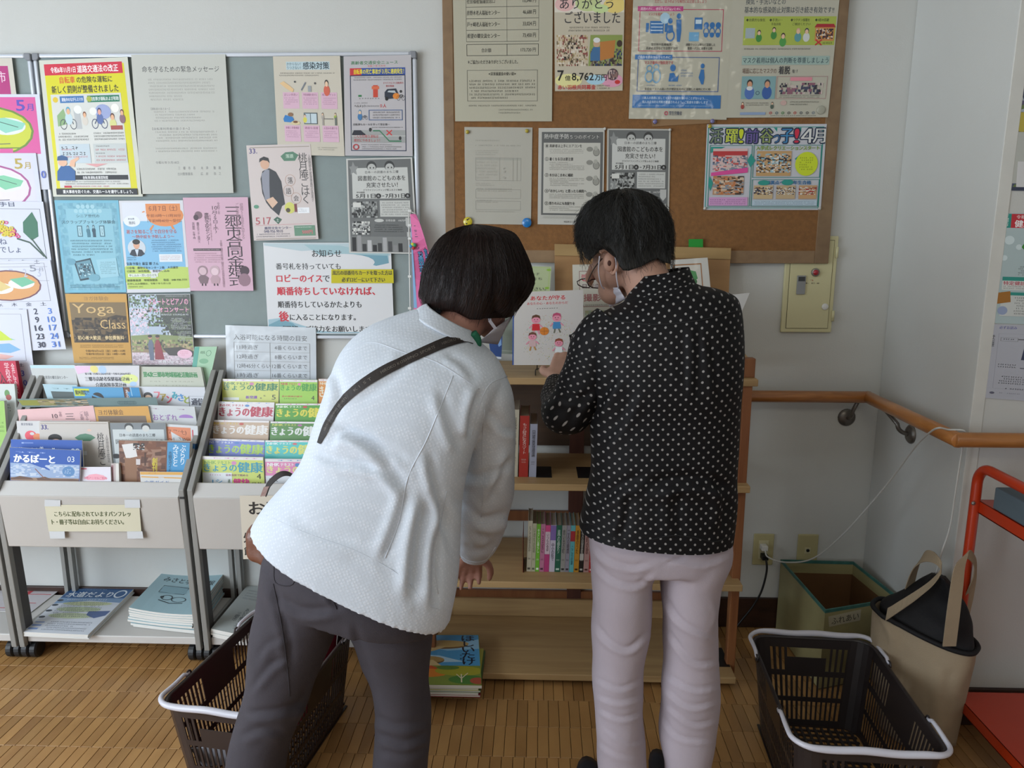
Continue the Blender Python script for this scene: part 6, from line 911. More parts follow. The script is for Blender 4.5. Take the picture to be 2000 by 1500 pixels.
def bookend(px, label, flip=1, z=zz, Y_=-.29, h=.13):
    x = at(px, 925, Y=Y_)[0]; mb = MB(); mb.box((min(x, x+.048*flip), Y_, z+.0003), (max(x, x+.048*flip), Y_+.11, z+.0018)); r = thing('book_end', label, 'book end', (x, Y_, z)); bevel(mk('foot', mb, BLACKP, r), .0005)
    mb = MB(); mb.box((x, Y_+.02, z+.0018), (x+.0015*flip, Y_+.10, z+h)) if flip > 0 else mb.box((x-.0015, Y_+.02, z+.0018), (x, Y_+.10, z+h)); mk('blade', mb, BLACKP, r); return r
bookend(1047, 'black metal book end right of the lavender hardback'); bookend(1160, 'black metal book end half hidden behind the polka dot blouse', -1)
for x0_, w_, h_, cv, nm, ti in ((.535, .018, .20, '#a8a498', 'leaning white book at the right end of the upper shelf', 'ぼくの世界'), (.556, .012, .23, '#20201c', 'black book at the right end of the upper shelf', 'もしも家族が'), (.569, .014, .25, '#8a7c2c', 'yellow-topped book at the right end of the upper shelf', '生きる'), (.584, .013, .22, '#3a2420', 'dark brown book next to the right post', '昭和')):
    spine_book(nm, x0_, x0_+w_, zz+h_, zz+.0003, -.30, .16, cv, [('v', ti, 26, 10, 76, 60, '#d8d4c8' if cv != '#a8a498' else '#333', .012)], 'books at the right of the upper bookcase shelf', lean_=.04 if cv == '#a8a498' else 0)
bookend(1418, 'tall black book end on the bottom shelf at the right', 1, .0405, -.33, .17)
# stack of picture books standing out from under the bookcase
z0 = .0412
cols = [('#8a2a38', 'crimson'), ('#c9c4b8', 'white'), ('#4a6a3c', 'green'), ('#b8b84c', 'yellow')]
zc = z0; fe = at(860, 1338, Z=.0815)
for i, (cv, nm) in enumerate(cols):
    t = .0072; o_ = random.Random(i).uniform(-.004, .004); xa, xb = fe[0]-.150+o_, at(936, 1338, Z=.0815)[0]+o_; ya = fe[1]+.002+abs(o_); yb = ya+.215; r = thing('picture_book', nm+' picture book in the stack beneath the mushroom book', 'book', ((xa+xb)/2, ya, zc), 'picture books stacked on the bottom shelf')
    boxo('cover', (xa, ya, zc), (xb, yb, zc+.001), pm('book_'+cv[1:], cv, .42, .03, 5, coat=.2), r); boxo('cover', (xa, ya, zc+t-.001), (xb, yb, zc+t), MC['book_'+cv[1:]], r); boxo('pages', (xa+.001, ya+.001, zc+.001), (xb-.001, yb-.003, zc+t-.001), pm('pages_a', '#b8b2a4', .8), r); zc += t+.0002
it = [('r', 0, 0, 100, 64, '#4a94c4'), ('p', [(20, 4), (70, 20), (100, 10), (100, 30), (60, 34), (10, 18)], '#8fbcd8'), ('p', [(0, 40), (50, 44), (80, 56), (0, 60)], '#a8c8dc'), ('e', 54, 22, 32, 8.5, '#7a5a34'), ('e', 56, 19.5, 31, 7.5, '#b89a60'), ('p', [(40, 24), (58, 26), (44, 34), (20, 42), (12, 40)], '#c8ac78'), ('e', 30, 54, 26, 8, '#6f5230'), ('e', 31, 52, 25, 7, '#a88a54'), ('p', [(28, 54), (42, 53), (52, 64), (38, 66)], '#cdb484'),
      ('v', 'ほしいたけ', 78, 2, 94, 62, '#16182c', .03), ('v', '作　絵', 75, 42, 78, 52, '#223', .01), ('r', 0, 64, 100, 100, '#7a8a3c'), ('p', [(0, 68), (40, 64), (60, 76), (30, 84), (0, 80)], '#c0502c'), ('e', 34, 78, 26, 8, '#cf7a2c'), ('e', 74, 74, 30, 9, '#a09c30'), ('e', 84, 90, 24, 8, '#4a7a38'), ('e', 12, 92, 14, 8, '#3c6a3c'), ('e', 60, 68, 14, 4, '#5a7a34'), ('l', [(76, 80), (76, 95)], '#d8c8a8', 1.6), ('l', [(70, 80), (76, 88), (84, 78)], '#d8c8a8', 1.2), ('e', 96, 92, 10, 6, '#a8503c')]
Zm = zc+.0098
sheet('mushroom_book', 'picture book with mushrooms in a blue sky on top of the floor stack', 'book', ((780, 1240), (935, 1240), (941, 1339), (778, 1337)), '#7a8a3c', it, Z=Zm, thick=.0094, edge='#c8c2b4', mat=colmat('magazine_gloss', .38, .3))
# small leaflet on the lower shelf under the reaching hand
sheet('blue_card', 'light blue card on the bookcase shelf under the reaching hand', 'card', ((890, 1108), (925, 1110), (924, 1128), (915, 1130)), '#4a86a8', [], Z=.3312, thick=.001)
# mini banner on its stand
r = thing('mini_banner', 'pink and blue mini banner on a thin white pole by the grey board corner', 'banner', tuple(at(803, 610, Y=-.045)))
mb = MB(); mb.tube([at(798, 405, Y=-.045), at(803, 700, Y=-.045)], .0022, 8); mk('pole', mb, WHITEP, r, True)
mb = MB(); mb.tube([at(798, 411, Y=-.045), at(812, 418, Y=-.047)], .0018, 8); mk('cross_arm', mb, WHITEP, r, True)
for y in (412, 440, 466, 540, 602):
    c = at(800, y, Y=-.047); boxo('clip', (c[0]-.005, -.050, c[2]-.004), (c[0]+.006, -.042, c[2]+.004), WHITEP, r, .001)
n = 12; L_ = [at(801+i*.6, 418+i*15.6, Y=-.047) for i in range(n+1)]; R_ = [at(812+52*(i/n)**.8, 418+i*15.6, Y=-.047-.012*math.sin(i*.7)) for i in range(n+1)]
def bf(u, v, lay=None):
    k = min(int(v*n), n-1); t = v*n-k; a = L_[k]*(1-t)+L_[k+1]*t; b = R_[k]*(1-t)+R_[k+1]*t; return a*(1-u)+b*u+np.array([0, -(0 if lay is None else .0004+.00006*lay), 0])
mb = MB()
for i in range(n):
    T = [bf(0, i/n), bf(0, (i+1)/n), bf(1, (i+1)/n), bf(1, i/n)]; mb.hexa(T, [t+np.array([0, .0005, 0]) for t in T], '#d8689c' if True else 0)
mk('banner_cloth', mb, colmat('paper', .6), r)
pb = MB(); prints(pb, bf, [('p', [(0, 2), (8, 30), (12, 98), (0, 98)], '#7aa8d0'), ('v', '二三', 30, 12, 52, 24, '#2a2440', .012), ('v', 'も豊かな生活を', 34, 36, 66, 96, '#1f2c50', .045), ('v', 'も豊かな生活を', 34, 36, 66, 96, '#5ab0dc', .0), ('v', '言葉をのある', 74, 36, 94, 88, '#1f2c50', .045), ('v', '言葉をのある', 74, 36, 94, 88, '#5ab0dc', 0)], 3); mk('printing', pb, colmat('print_ink', .5), r)
c = at(806, 480, Y=-.056)
for col, dx, dz in (('#c8cc3c', 0, .004), ('#3f9a6c', .006, .002), ('#b83a3a', .002, -.007), ('#3c8ac0', -.005, -.001)):
    V, F = ell(c+np.array([dx, 0, dz]), (.006, .004, .006), 10, 6); mb = MB(); mb.add(V, F); mk('rosette', mb, pm('rosette_'+col[1:], col, .6), r, True)
# ================================================================== THE TWO PEOPLE
from mathutils.bvhtree import BVHTree
def bvh(V, F): return BVHTree.FromPolygons([tuple(v) for v in V], [tuple(f) for f in F])
def onsurf(bv, px, py, off=.001, Yd=-1.):
    d = FW*CF+RT*(px-1000)-UP*(py-750); d /= np.linalg.norm(d); h = bv.ray_cast(Vector(CP), Vector(d))
    if h[0] is None: return at(px, py, Y=Yd)
    n = np.array(h[1]); n = -n if n@d > 0 else n
    return np.array(h[0])+n*off
def seam(bv, pts, w_, par, m, name='seam', off=.0006, n=5):
    P = cr([(x, y, 0) for x, y in pts], n); S = np.array([onsurf(bv, x, y, off) for x, y, _ in P]); mb = MB(); mb.tube(S, w_, 6); return mk(name, mb, m, par, True)
def meshobj(name, V, F, m, par, uv=None):
    mb = MB(); mb.add(V, F, uv=uv); return mk(name, mb, m, par, True)
def wob(V, amp, sc, seed=0):
    """slow uneven billow of cloth"""
    V = np.asarray(V); r = np.random.RandomState(seed); d = np.zeros(len(V))
    for _ in range(7):
        k = r.normal(size=3)*sc; d += np.sin(V@k+r.uniform(0, 6.3))
    return d*amp/3
def limb(P, R, n=18, sub=5):
    P = cr(P, sub); R = np.interp(np.linspace(0, 1, len(P)), np.linspace(0, 1, len(R)), R)
    P = np.vstack([P[0]-(P[1]-P[0])*.4, P, P[-1]+(P[-1]-P[-2])*.4]); R = np.concatenate([[R[0]*.6], R, [R[-1]*.6]])
    return tube3(P, R, n)[:2]
def hand(wrist, palm_dir, side_dir, s=1.0, curl=.6, spread=.12, thumb=1):
    """palm, four unequal bent fingers and a thumb leaving the side of the palm"""
    f = np.array(palm_dir, float); f /= np.linalg.norm(f); a = np.array(side_dir, float); a -= f*(a@f); a /= np.linalg.norm(a); dn = np.cross(f, a)
    W = np.array(wrist, float); parts = []; pl = .085*s
    for k in range(4):
        o = (k-1.5)*.0175*s; b = W+a*o*.55+f*.006; t = W+f*pl*(1-.05*abs(k-1.2))+a*o
        parts.append(limb([b, (b+t)/2+dn*.001, t], [.013*s, .0125*s, .0105*s], 12, 3))
        L = (.038, .043, .040, .031)[k]*s; d = f+a*(k-1.5)*spread; d /= np.linalg.norm(d); p = t; pts = [p]; an = curl*(1+.06*k)
        for j, q in enumerate((1, .68, .55)):
            an_ = an*(j+.4)*.75; dd = d*math.cos(an_)+dn*math.sin(an_); p = p+dd*L*q; pts.append(p)
        parts.append(limb(pts, [.0098*s, .0092*s, .0084*s, .0070*s], 12, 3))
    b = W+f*.022*s-a*.020*s*thumb; p1 = b+(f*.55-a*.8*thumb+dn*.25)*.034*s; p2 = p1+(f*.85-a*.35*thumb+dn*.4)*.030*s; p3 = p2+(f*.9+dn*.5)*.024*s
    parts.append(limb([W+f*.008, b, p1, p2, p3], [.013*s, .0135*s, .0115*s, .0100*s, .0080*s], 12, 3)); return parts
def hairmat(name, c1, c2, rough=.42):
    m = bpy.data.materials.new(name); m.use_nodes = True; nt = m.node_tree; N = nt.nodes; L = nt.links; b = N['Principled BSDF']
    uv = N.new('ShaderNodeUVMap'); uv.uv_map = 'UVMap'; mp = N.new('ShaderNodeMapping'); mp.inputs['Scale'].default_value = (90, 3.0, 1); L.new(uv.outputs[0], mp.inputs[0])
    n = N.new('ShaderNodeTexNoise'); n.inputs['Scale'].default_value = 3; n.inputs['Detail'].default_value = 5; L.new(mp.outputs[0], n.inputs[0])
    r = N.new('ShaderNodeValToRGB'); r.color_ramp.elements[0].color = lin(c1); r.color_ramp.elements[1].color = lin(c2); r.color_ramp.elements[0].position = .35; r.color_ramp.elements[1].position = .7; L.new(n.outputs[0], r.inputs[0]); L.new(r.outputs[0], b.inputs['Base Color'])
    b.inputs['Roughness'].default_value = rough; b.inputs['Specular IOR Level'].default_value = .35
    bp = N.new('ShaderNodeBump'); bp.inputs['Strength'].default_value = .55; bp.inputs['Distance'].default_value = .003; L.new(n.outputs[0], bp.inputs['Height']); L.new(bp.outputs[0], b.inputs['Normal']); return m
def hair(par, rings, prof, m, seed, nstr, Yc, e=2.1, wave=.0, flick=.004, tuft=.003):
    n = 160; V, F, _ = loft(rings, n=n, sub=6, e=e); rows = len(V)//n; T = np.repeat(np.linspace(0, 1, rows), n); PH = np.tile(np.linspace(0, 1, n, endpoint=False), rows)
    r = np.random.RandomState(seed); g = np.zeros(len(V))
    for k in (9, 14, 23, 37, 53): g += np.sin(2*PI*PH*k+r.uniform(0, 6)+T*r.uniform(-4, 4)*(1+wave))*(1/k)**.5
    c = V.mean(0); O = V-c; O /= np.linalg.norm(O, axis=1)[:, None]; V = V+O*(g*tuft*np.sin(PI*np.clip(T*1.0, .05, 1))**.5)[:, None]
    P = proj(V); xs, ys = zip(*prof); base = P[-n:]; o = np.argsort(base[:, 0]); front = V[:, 1] < Yc+.01
    tgt = np.interp(P[:, 0], xs, ys); yb = P.reshape(rows, n, 2)[-1, :, 1]; yb = np.tile(yb, rows); w_ = np.clip((T-.55)/.45, 0, 1)**1.5*np.where(front, 1, .55)
    ny = P[:, 1]+w_*(tgt-yb); V = np.array([at(a, b, Y=v[1]) for a, b, v in zip(P[:, 0], ny, V)])
    U = np.stack([PH, T], -1); h = meshobj('hair', V, F, m, par, U)
    mb = MB(); G = V.reshape(rows, n, 3)
    for s in range(nstr):
        k = r.randint(n); t0 = r.uniform(.0, .55); t1 = min(1, t0+r.uniform(.3, .6)); ii = np.linspace(t0*(rows-1), t1*(rows-1), 8); dr = r.uniform(-6, 6)*(1+wave)
        P_ = []
        for q, i in enumerate(ii):
            kk = k+dr*q/7; a = G[int(i), int(kk) % n]; b = G[int(i), int(kk+1) % n]; p = a+(b-a)*(kk % 1); nn = p-c; nn /= np.linalg.norm(nn); P_.append(p+nn*(.0012+flick*r.uniform(.0, 1)*(q/7)**2+.0012*math.sin(PI*q/7)))
        if t1 > .97: P_.append(P_[-1]+(P_[-1]-P_[-2])*r.uniform(.2, .9)+r.normal(size=3)*.001)
        V_, F_, _ = tube3(P_, np.linspace(.00042, .00022, len(P_)), 3); mb.add(V_, F_[:-2], uv=np.tile([[k/n, .5]], (len(V_), 1)))
    o = mk('hair_strands', mb, m, h, True); o['kind'] = 'stuff'; return h, V, F
SKIN = pm('skin', '#b48b78', .55, .06, 20, .12, 300); SKD = pm('skin_tanned', '#a37464', .55, .07, 20, .12, 300)
MASK = pm('mask_fabric', '#c9c6d0', .75, .02, 30, .15, 400); BRN = pm('brown_leather', '#6e4230', .42, .10, 20, .2, 200, coat=.15)
# ---------------------------------------------------------- person in the white jacket
W1 = thing('person', 'person in white jacket bending towards the lower shelf, brown bobbed hair, brown shoulder strap', 'person', (-.33, -1.05, 0))
A3 = lambda x, y, Y: at(x, y, Y=Y)
parts = [limb([A3(690, 1120, -1.05), A3(730, 960, -1.03), A3(800, 800, -1.0), A3(850, 705, -.98)], [.085, .085, .090, .065], 24),
         limb([A3(850, 710, -.98), A3(893, 645, -.945), A3(925, 590, -.91)], [.055, .047, .05], 20),
         ell(A3(934, 535, -.90), (.080, .088, .090), 24, 16), ell(A3(950, 612, -.885), (.042, .050, .048), 20, 14), ell(A3(955, 634, -.865), (.028, .036, .030), 16, 12), limb([A3(965, 600, -.84), A3(978, 612, -.815), A3(976, 620, -.815)], [.011, .010, .010], 10),
         limb([A3(730, 730, -.98), A3(820, 725, -.98), A3(925, 760, -.98)], [.036, .045, .036]),
         limb([A3(942, 765, -.97), A3(958, 850, -.93), A3(956, 935, -.86), A3(940, 1020, -.76), A3(924, 1085, -.665)], [.048, .042, .034, .030, .023]),
         limb([A3(735, 735, -.97), A3(672, 800, -.92), A3(650, 880, -.85), A3(642, 960, -.76)], [.034, .032, .028, .022])]
parts += hand(A3(924, 1083, -.665), A3(912, 1122, -.56)-A3(924, 1083, -.665), (1, .15, -.2), .95, .55, .10, -1)
parts += hand(A3(640, 955, -.75), (.05, .5, -.5), (1, 0, 0), .95, .6, .1, 1)
Lx = lambda z, x, Y: np.array([x, Y, z])
kx1 = A3(520, 1500, -1.06); kx2 = A3(785, 1500, -1.02)
parts += [limb([A3(605, 1150, -1.06), A3(560, 1330, -1.06), A3(505, 1480, -1.06), Lx(.06, A3(488, 1600, -1.06)[0], -1.05)], [.052, .044, .038, .030], 20),
          limb([A3(765, 1180, -1.03), A3(785, 1330, -1.02), A3(785, 1480, -1.02), Lx(.06, A3(782, 1600, -1.02)[0], -1.01)], [.052, .044, .038, .030], 20)]
V, F, N = vox(parts, .0055, 3); meshobj('body', V, F, SKD, W1)
# trousers
TRC = pm('charcoal_trousers', '#3d3940', .85, .06, 30, .25, 500)
hips = loft([(560, 1000, 852, 1120, -1.06, .19), (532, 1050, 862, 1172, -1.06, .22), (521, 1100, 852, 1215, -1.06, .225), (516, 1150, 847, 1235, -1.06, .20)], 40, 4, 2.3)
ll = loft([(519, 1085, 690, 1150, -1.06, .18), (508, 1173, 676, 1195, -1.06, .185), (496, 1217, 661, 1224, -1.06, .178), (488, 1267, 643, 1268, -1.06, .17), (483, 1333, 614, 1332, -1.06, .155), (470, 1383, 597, 1382, -1.06, .148), (460, 1417, 578, 1420, -1.06, .14), (449, 1465, 562, 1466, -1.06, .135), (440, 1530, 552, 1530, -1.06, .135), (430, 1600, 548, 1600, -1.06, .14), (428, 1650, 550, 1650, -1.06, .145)], 40, 5, 2.2)
rl = loft([(665, 1150, 851, 1190, -1.03, .18), (676, 1200, 848, 1222, -1.03, .18), (694, 1240, 845, 1245, -1.03, .172), (709, 1285, 840, 1290, -1.02, .16), (727, 1330, 837, 1335, -1.02, .15), (734, 1380, 842, 1380, -1.02, .142), (734, 1430, 842, 1430, -1.02, .138), (730, 1500, 836, 1500, -1.02, .135), (725, 1580, 834, 1580, -1.02, .14), (722, 1650, 838, 1650, -1.02, .145)], 40, 5, 2.2)
V, F, N = vox([hips, ll, rl], .006, 6)
V = V+N*wob(V, .0022, 16, 3)[:, None]
N = vnorm(V, F)
V = fold(V, N, [([(732, 1398), (770, 1416), (838, 1408)], 7.6, 0.0035), ([(738, 1432), (787, 1450), (838, 1430)], 7.6, 0.0042), ([(738, 1466), (790, 1474), (836, 1458)], 7.6, 0.0028), ([(484, 1352), (530, 1298), (560, 1285)], 6.8, 0.0042), ([(478, 1394), (540, 1388), (598, 1372)], 7.6, 0.0049), ([(560, 1400), (590, 1372), (600, 1340)], 7.6, 0.0035), ([(545, 1165), (593, 1192), (664, 1186)], 8.5, 0.0056), ([(530, 1130), (545, 1180), (562, 1240), (570, 1310)], 8.5, 0.0042), ([(466, 1440), (510, 1424), (556, 1432)], 7.6, 0.0035), ([(637, 1105), (644, 1157), (662, 1192)], 6.0, 0.0042), ([(690, 1215), (705, 1265), (728, 1330)], 7.6, 0.0028), ([(500, 1290), (520, 1260), (560, 1240)], 6.8, 0.0028)])
tr = meshobj('trousers', V, F, TRC, W1); bt = bvh(V, F); TS = pm('trouser_seam', '#2e2a30', .9)
for p in ([(527, 1064), (535, 1100), (539, 1138), (572, 1141), (580, 1100), (586, 1080)], [(686, 1168), (740, 1198), (784, 1180)], [(637, 1100), (642, 1150), (658, 1190)], [(534, 1140), (550, 1220), (562, 1310), (566, 1360)]): seam(bt, p, .0011, tr, TS, 'pocket_seam', .0002)
# shoes
def shoe(par, x, y, dx, m, L=.235):
    V = []; n = 20; Ls = [(0, .0), (.0, 1), (.022, 1.02), (.045, .86), (.058, .55)]
    for z, s in Ls:
        for k in range(n):
            a = 2*PI*k/n; u = math.cos(a); v = math.sin(a); w_ = .045*(1-.12*u) if s else 0; V.append((x+v*w_*s+dx*u*L/2*s, y+u*L/2*s*(1 if z < .04 else .8), .001+z*(1 if u < .3 else .75)))
    F = [(i*n+k, i*n+(k+1) % n, (i+1)*n+(k+1) % n, (i+1)*n+k) for i in range(len(Ls)-1) for k in range(n)]+[tuple(range((len(Ls)-1)*n, len(Ls)*n))]
    mb = MB(); mb.add(V, F); return mk('shoe', mb, m, par, True)
SH_ = pm('navy_shoe', '#161a26', .6)
shoe(W1, A3(488, 1640, -1.05)[0], -1.01, 0, SH_); shoe(W1, A3(782, 1640, -1.02)[0], -.97, 0, SH_)
# jacket
def jacketmat():
    m = bpy.data.materials.new('white_seersucker'); m.use_nodes = True; nt = m.node_tree; N = nt.nodes; L = nt.links; b = N['Principled BSDF']
    tc = N.new('ShaderNodeTexCoord'); mp = N.new('ShaderNodeMapping'); mp.inputs['Rotation'].default_value = (0, .38, 0); L.new(tc.outputs['Object'], mp.inputs[0])
    w1 = N.new('ShaderNodeTexVoronoi'); w1.inputs['Scale'].default_value = 165; w1.inputs['Randomness'].default_value = .3; L.new(mp.outputs[0], w1.inputs[0])
    n = N.new('ShaderNodeTexNoise'); n.inputs['Scale'].default_value = 60; n.inputs['Detail'].default_value = 6; L.new(tc.outputs['Object'], n.inputs[0])
    r = N.new('ShaderNodeValToRGB'); r.color_ramp.elements[0].color = lin('#dbe1ea'); r.color_ramp.elements[1].color = lin('#cdd5df'); r.color_ramp.elements[0].position = .15; r.color_ramp.elements[1].position = .45; L.new(w1.outputs['Distance'], r.inputs[0]); L.new(r.outputs[0], b.inputs['Base Color'])
    ad = N.new('ShaderNodeMath'); ad.operation = 'SUBTRACT'; L.new(n.outputs[0], ad.inputs[0]); L.new(w1.outputs['Distance'], ad.inputs[1])
    bp = N.new('ShaderNodeBump'); bp.inputs['Strength'].default_value = .22; bp.inputs['Distance'].default_value = .002; L.new(ad.outputs[0], bp.inputs['Height']); L.new(bp.outputs[0], b.inputs['Normal'])
    b.inputs['Roughness'].default_value = .85; b.inputs['Subsurface Weight'].default_value = .0; return m
JM = jacketmat(); JS = pm('jacket_seam', '#cdd4de', .85)
tor = loft([(495, 1022, 880, 1213, -1.07, .27), (518, 985, 889, 1150, -1.07, .262), (556, 943, 894, 1085, -1.065, .25), (588, 905, 898, 1030, -1.06, .24), (606, 868, 903, 980, -1.055, .235), (620, 826, 912, 925, -1.05, .235), (634, 782, 926, 872, -1.04, .24), (646, 743, 945, 826, -1.03, .245), (658, 708, 968, 785, -1.02, .24), (674, 680, 986, 748, -1.01, .225), (697, 656, 985, 720, -1.0, .20), (731, 634, 970, 697, -.99, .17), (774, 617, 950, 681, -.975, .145), (806, 607, 936, 672, -.965, .13), (826, 600, 928, 662, -.955, .12)], 80, 6, 2.4)
sl = loft([(930, 735, 988, 722, -1.0, .11), (928, 785, 1006, 768, -.99, .135), (925, 830, 1009, 820, -.965, .135), (914, 880, 1008, 880, -.935, .13), (907, 930, 1006, 930, -.90, .13), (899, 985, 1004, 975, -.85, .135), (895, 1030, 990, 1028, -.795, .125), (897, 1066, 970, 1064, -.73, .10), (902, 1088, 950, 1094, -.69, .075)], 56, 6, 2.1)
sl2 = loft([(690, 668, 760, 700, -.99, .10), (660, 715, 740, 740, -.975, .125), (642, 758, 715, 775, -.95, .125), (626, 810, 700, 815, -.92, .12), (612, 860, 690, 860, -.89, .12), (610, 905, 680, 900, -.85, .115), (618, 945, 668, 940, -.80, .08)], 48, 6, 2.1)
V, F, N = vox([tor[:2], sl[:2], sl2[:2]], .0062, 4)
V = V+N*wob(V, .0030, 13, 8)[:, None]; N = vnorm(V, F)
V = fold(V, N, [([(640, 862), (669, 845), (726, 868), (797, 948)], 11, .010), ([(640, 820), (700, 850), (760, 880), (800, 905)], 9, .006), ([(700, 905), (750, 920), (792, 955)], 9, .008), ([(610, 880), (660, 900), (720, 905)], 9, .006), ([(834, 976), (816, 1064), (806, 1172)], 12, .012), ([(868, 990), (852, 1086), (850, 1190)], 10, .010), ([(800, 950), (780, 1020), (748, 1100)], 10, .006), ([(838, 880), (850, 940), (866, 1000), (880, 1080)], 9, .008), ([(896, 976), (942, 1016), (999, 1000)], 10, .009), ([(900, 1000), (930, 1040), (960, 1050)], 8, .007), ([(1004, 890), (975, 940), (958, 985)], 9, .008), ([(940, 760), (924, 810), (919, 856)], 9, .009), ([(955, 800), (985, 835), (1008, 840)], 8, .005), ([(900, 925), (940, 930), (1000, 900)], 9, .005), ([(800, 700), (760, 740), (690, 790)], 12, .004), ([(860, 760), (880, 830), (900, 880)], 10, .006), ([(650, 720), (664, 770), (650, 820)], 9, .006), ([(560, 1000), (620, 1040), (700, 1060)], 14, .003), ([(870, 690), (900, 705), (930, 740)], 9, .005), ([(905, 1062), (930, 1075), (965, 1060)], 7, .005)])
jk = meshobj('jacket', V, F, JM, W1); bj = bvh(V, F)
for nm, p, w_ in (('yoke_seam', [(676, 684), (726, 668), (788, 688), (854, 708), (936, 760)], .0022), ('back_seam', [(885, 734), (858, 800), (832, 862), (797, 932), (779, 1020), (752, 1090)], .0020), ('armhole_seam', [(990, 735), (955, 752), (934, 800), (922, 850)], .0020), ('sleeve_seam', [(946, 800), (942, 880), (944, 950), (940, 1010)], .0018), ('hem_stitch', [(520, 1006), (600, 1042), (700, 1078), (790, 1130), (830, 1178), (880, 1196)], .0014), ('side_seam', [(872, 960), (862, 1020), (850, 1090), (856, 1160)], .0016), ('cuff_edge', [(900, 1086), (918, 1096), (948, 1094), (968, 1068)], .0030), ('sleeve_cuff_seam', [(902, 1010), (940, 1022), (985, 1012)], .0014)): seam(bj, p, w_*.62, jk, JS, nm, -.0002)
# collar
cl = loft([(808, 612, 936, 676, -.965, .15), (822, 601, 932, 660, -.955, .135), (836, 594, 926, 646, -.945, .125)], 48, 5, 2.1, caps=False)
C_ = meshobj('collar', cl[0], cl[1], JM, jk); so = C_.modifiers.new('s', 'SOLIDIFY'); so.thickness = .003
P = [A3(924, 650, -.99), A3(932, 662, -.985), A3(933, 674, -.98)]; mb = MB(); mb.tube(cr(P, 4), .008, 10); mk('green_undershirt', mb, pm('green_jersey', '#1d6a4c', .8), W1, True)
# hair, mask
HM1 = hairmat('dark_brown_hair', '#0d0706', '#2c1a15')
h, HV, HF = hair(W1, [(922, 440, 930, 440, -.90, .02), (893, 447, 962, 445, -.90, .10), (867, 462, 1002, 457, -.90, .16), (849, 484, 1019, 484, -.90, .19), (838, 505, 1030, 508, -.90, .205), (830, 525, 1038, 532, -.90, .21), (826, 546, 1041, 552, -.90, .21), (823, 568, 1035, 572, -.90, .205), (822, 585, 1026, 590, -.90, .195), (826, 602, 1008, 612, -.90, .175)],
     [(822, 590), (832, 602), (857, 603), (880, 605), (898, 611), (916, 624), (939, 625), (957, 616), (966, 606), (976, 612), (988, 622), (1000, 618), (1010, 600)], HM1, 4, 1700, -.90, tuft=.003, flick=.0035)
Pm = [(941, 645), (950, 632), (968, 640), (986, 630), (998, 617)]
fc = A3(966, 645, -.915)
mb = MB(); g = []; nu, nv = 12, 8
for i in range(nu+1):
    for j in range(nv+1):
        u, v = i/nu, j/nv; a = np.array([936, 652])*(1-u)+np.array([999, 618])*u if False else None
        tx = (968*(1-u)+998*u, 640*(1-u)+618*u); bx = (934*(1-u)+972*u, 668*(1-u)+672*u)
        x = tx[0]*(1-v)+bx[0]*v; y = tx[1]*(1-v)+bx[1]*v+3*math.sin(PI*v)*0; Yq = -.950+.075*u**1.3-.02*math.sin(PI*v)+.004*math.sin(v*12); g.append(A3(x, y, Yq))
mb.add(g, [(i*(nv+1)+j, (i+1)*(nv+1)+j, (i+1)*(nv+1)+j+1, i*(nv+1)+j+1) for i in range(nu) for j in range(nv)]); mo = mk('face_mask', mb, MASK, W1, True); so = mo.modifiers.new('s', 'SOLIDIFY'); so.thickness = .0012
mb = MB(); g = [A3(951, 608, -.965), A3(957, 610, -.965), A3(960, 626, -.965), A3(971, 641, -.953), A3(965, 643, -.953), A3(954, 628, -.965)]; mb.add(g, [(0, 1, 2, 5), (5, 2, 3, 4)]); o = mk('ear_loop', mb, MASK, mo); so = o.modifiers.new('s', 'SOLIDIFY'); so.thickness = .001
# strap and bag belong to a bag of its own
sb = thing('shoulder_bag', 'brown leather shoulder bag on a dark lettered strap across the white jacket', 'bag', A3(505, 1080, -.99))
cen = [(926, 667), (909, 660), (876, 668), (841, 682), (788, 706), (744, 728), (700, 757), (665, 790), (643, 824), (631, 850), (624, 866)]
cc = cr([(x, y, 0) for x, y in cen], 5)[:, :2]; tg = np.gradient(cc, axis=0); tg /= np.linalg.norm(tg, axis=1)[:, None]; nn = np.stack([tg[:, 1], -tg[:, 0]], -1)
Wd = np.interp(np.linspace(0, 1, len(cc)), [0, .1, .5, .85, 1], [7, 10, 9.5, 6.5, 3.5])
ED = [[onsurf(bj, *(c+n_*w_*s), .0022, -1.05) for c, n_, w_ in zip(cc, nn, Wd)] for s in (-1, 1)]
ml = len(cc)
def stf(u, v, lay=None):
    k = min(int(u*(ml-1)), ml-2); t = u*(ml-1)-k; a = ED[0][k]*(1-t)+ED[0][k+1]*t; b = ED[1][k]*(1-t)+ED[1][k+1]*t; p = a*(1-v)+b*v
    return p+(CP-p)/np.linalg.norm(CP-p)*(.0 if lay is None else .0006)
mb = MB(); T = []
for i in range(ml): T += [ED[0][i], ED[1][i]]
B = [p-(CP-p)/np.linalg.norm(CP-p)*.0018 for p in T]; mb.add(T+B, [(2*i, 2*i+1, 2*i+3, 2*i+2) for i in range(ml-1)]+[(2*ml+2*i+2, 2*ml+2*i+3, 2*ml+2*i+1, 2*ml+2*i) for i in range(ml-1)]+[(2*i, 2*i+2, 2*ml+2*i+2, 2*ml+2*i) for i in range(ml-1)]+[(2*i+1, 2*ml+2*i+1, 2*ml+2*i+3, 2*i+3) for i in range(ml-1)])
st = mk('strap', mb, pm('strap_webbing', '#251d1a', .6, .08, 60, .2, 900), sb)
pb = MB()
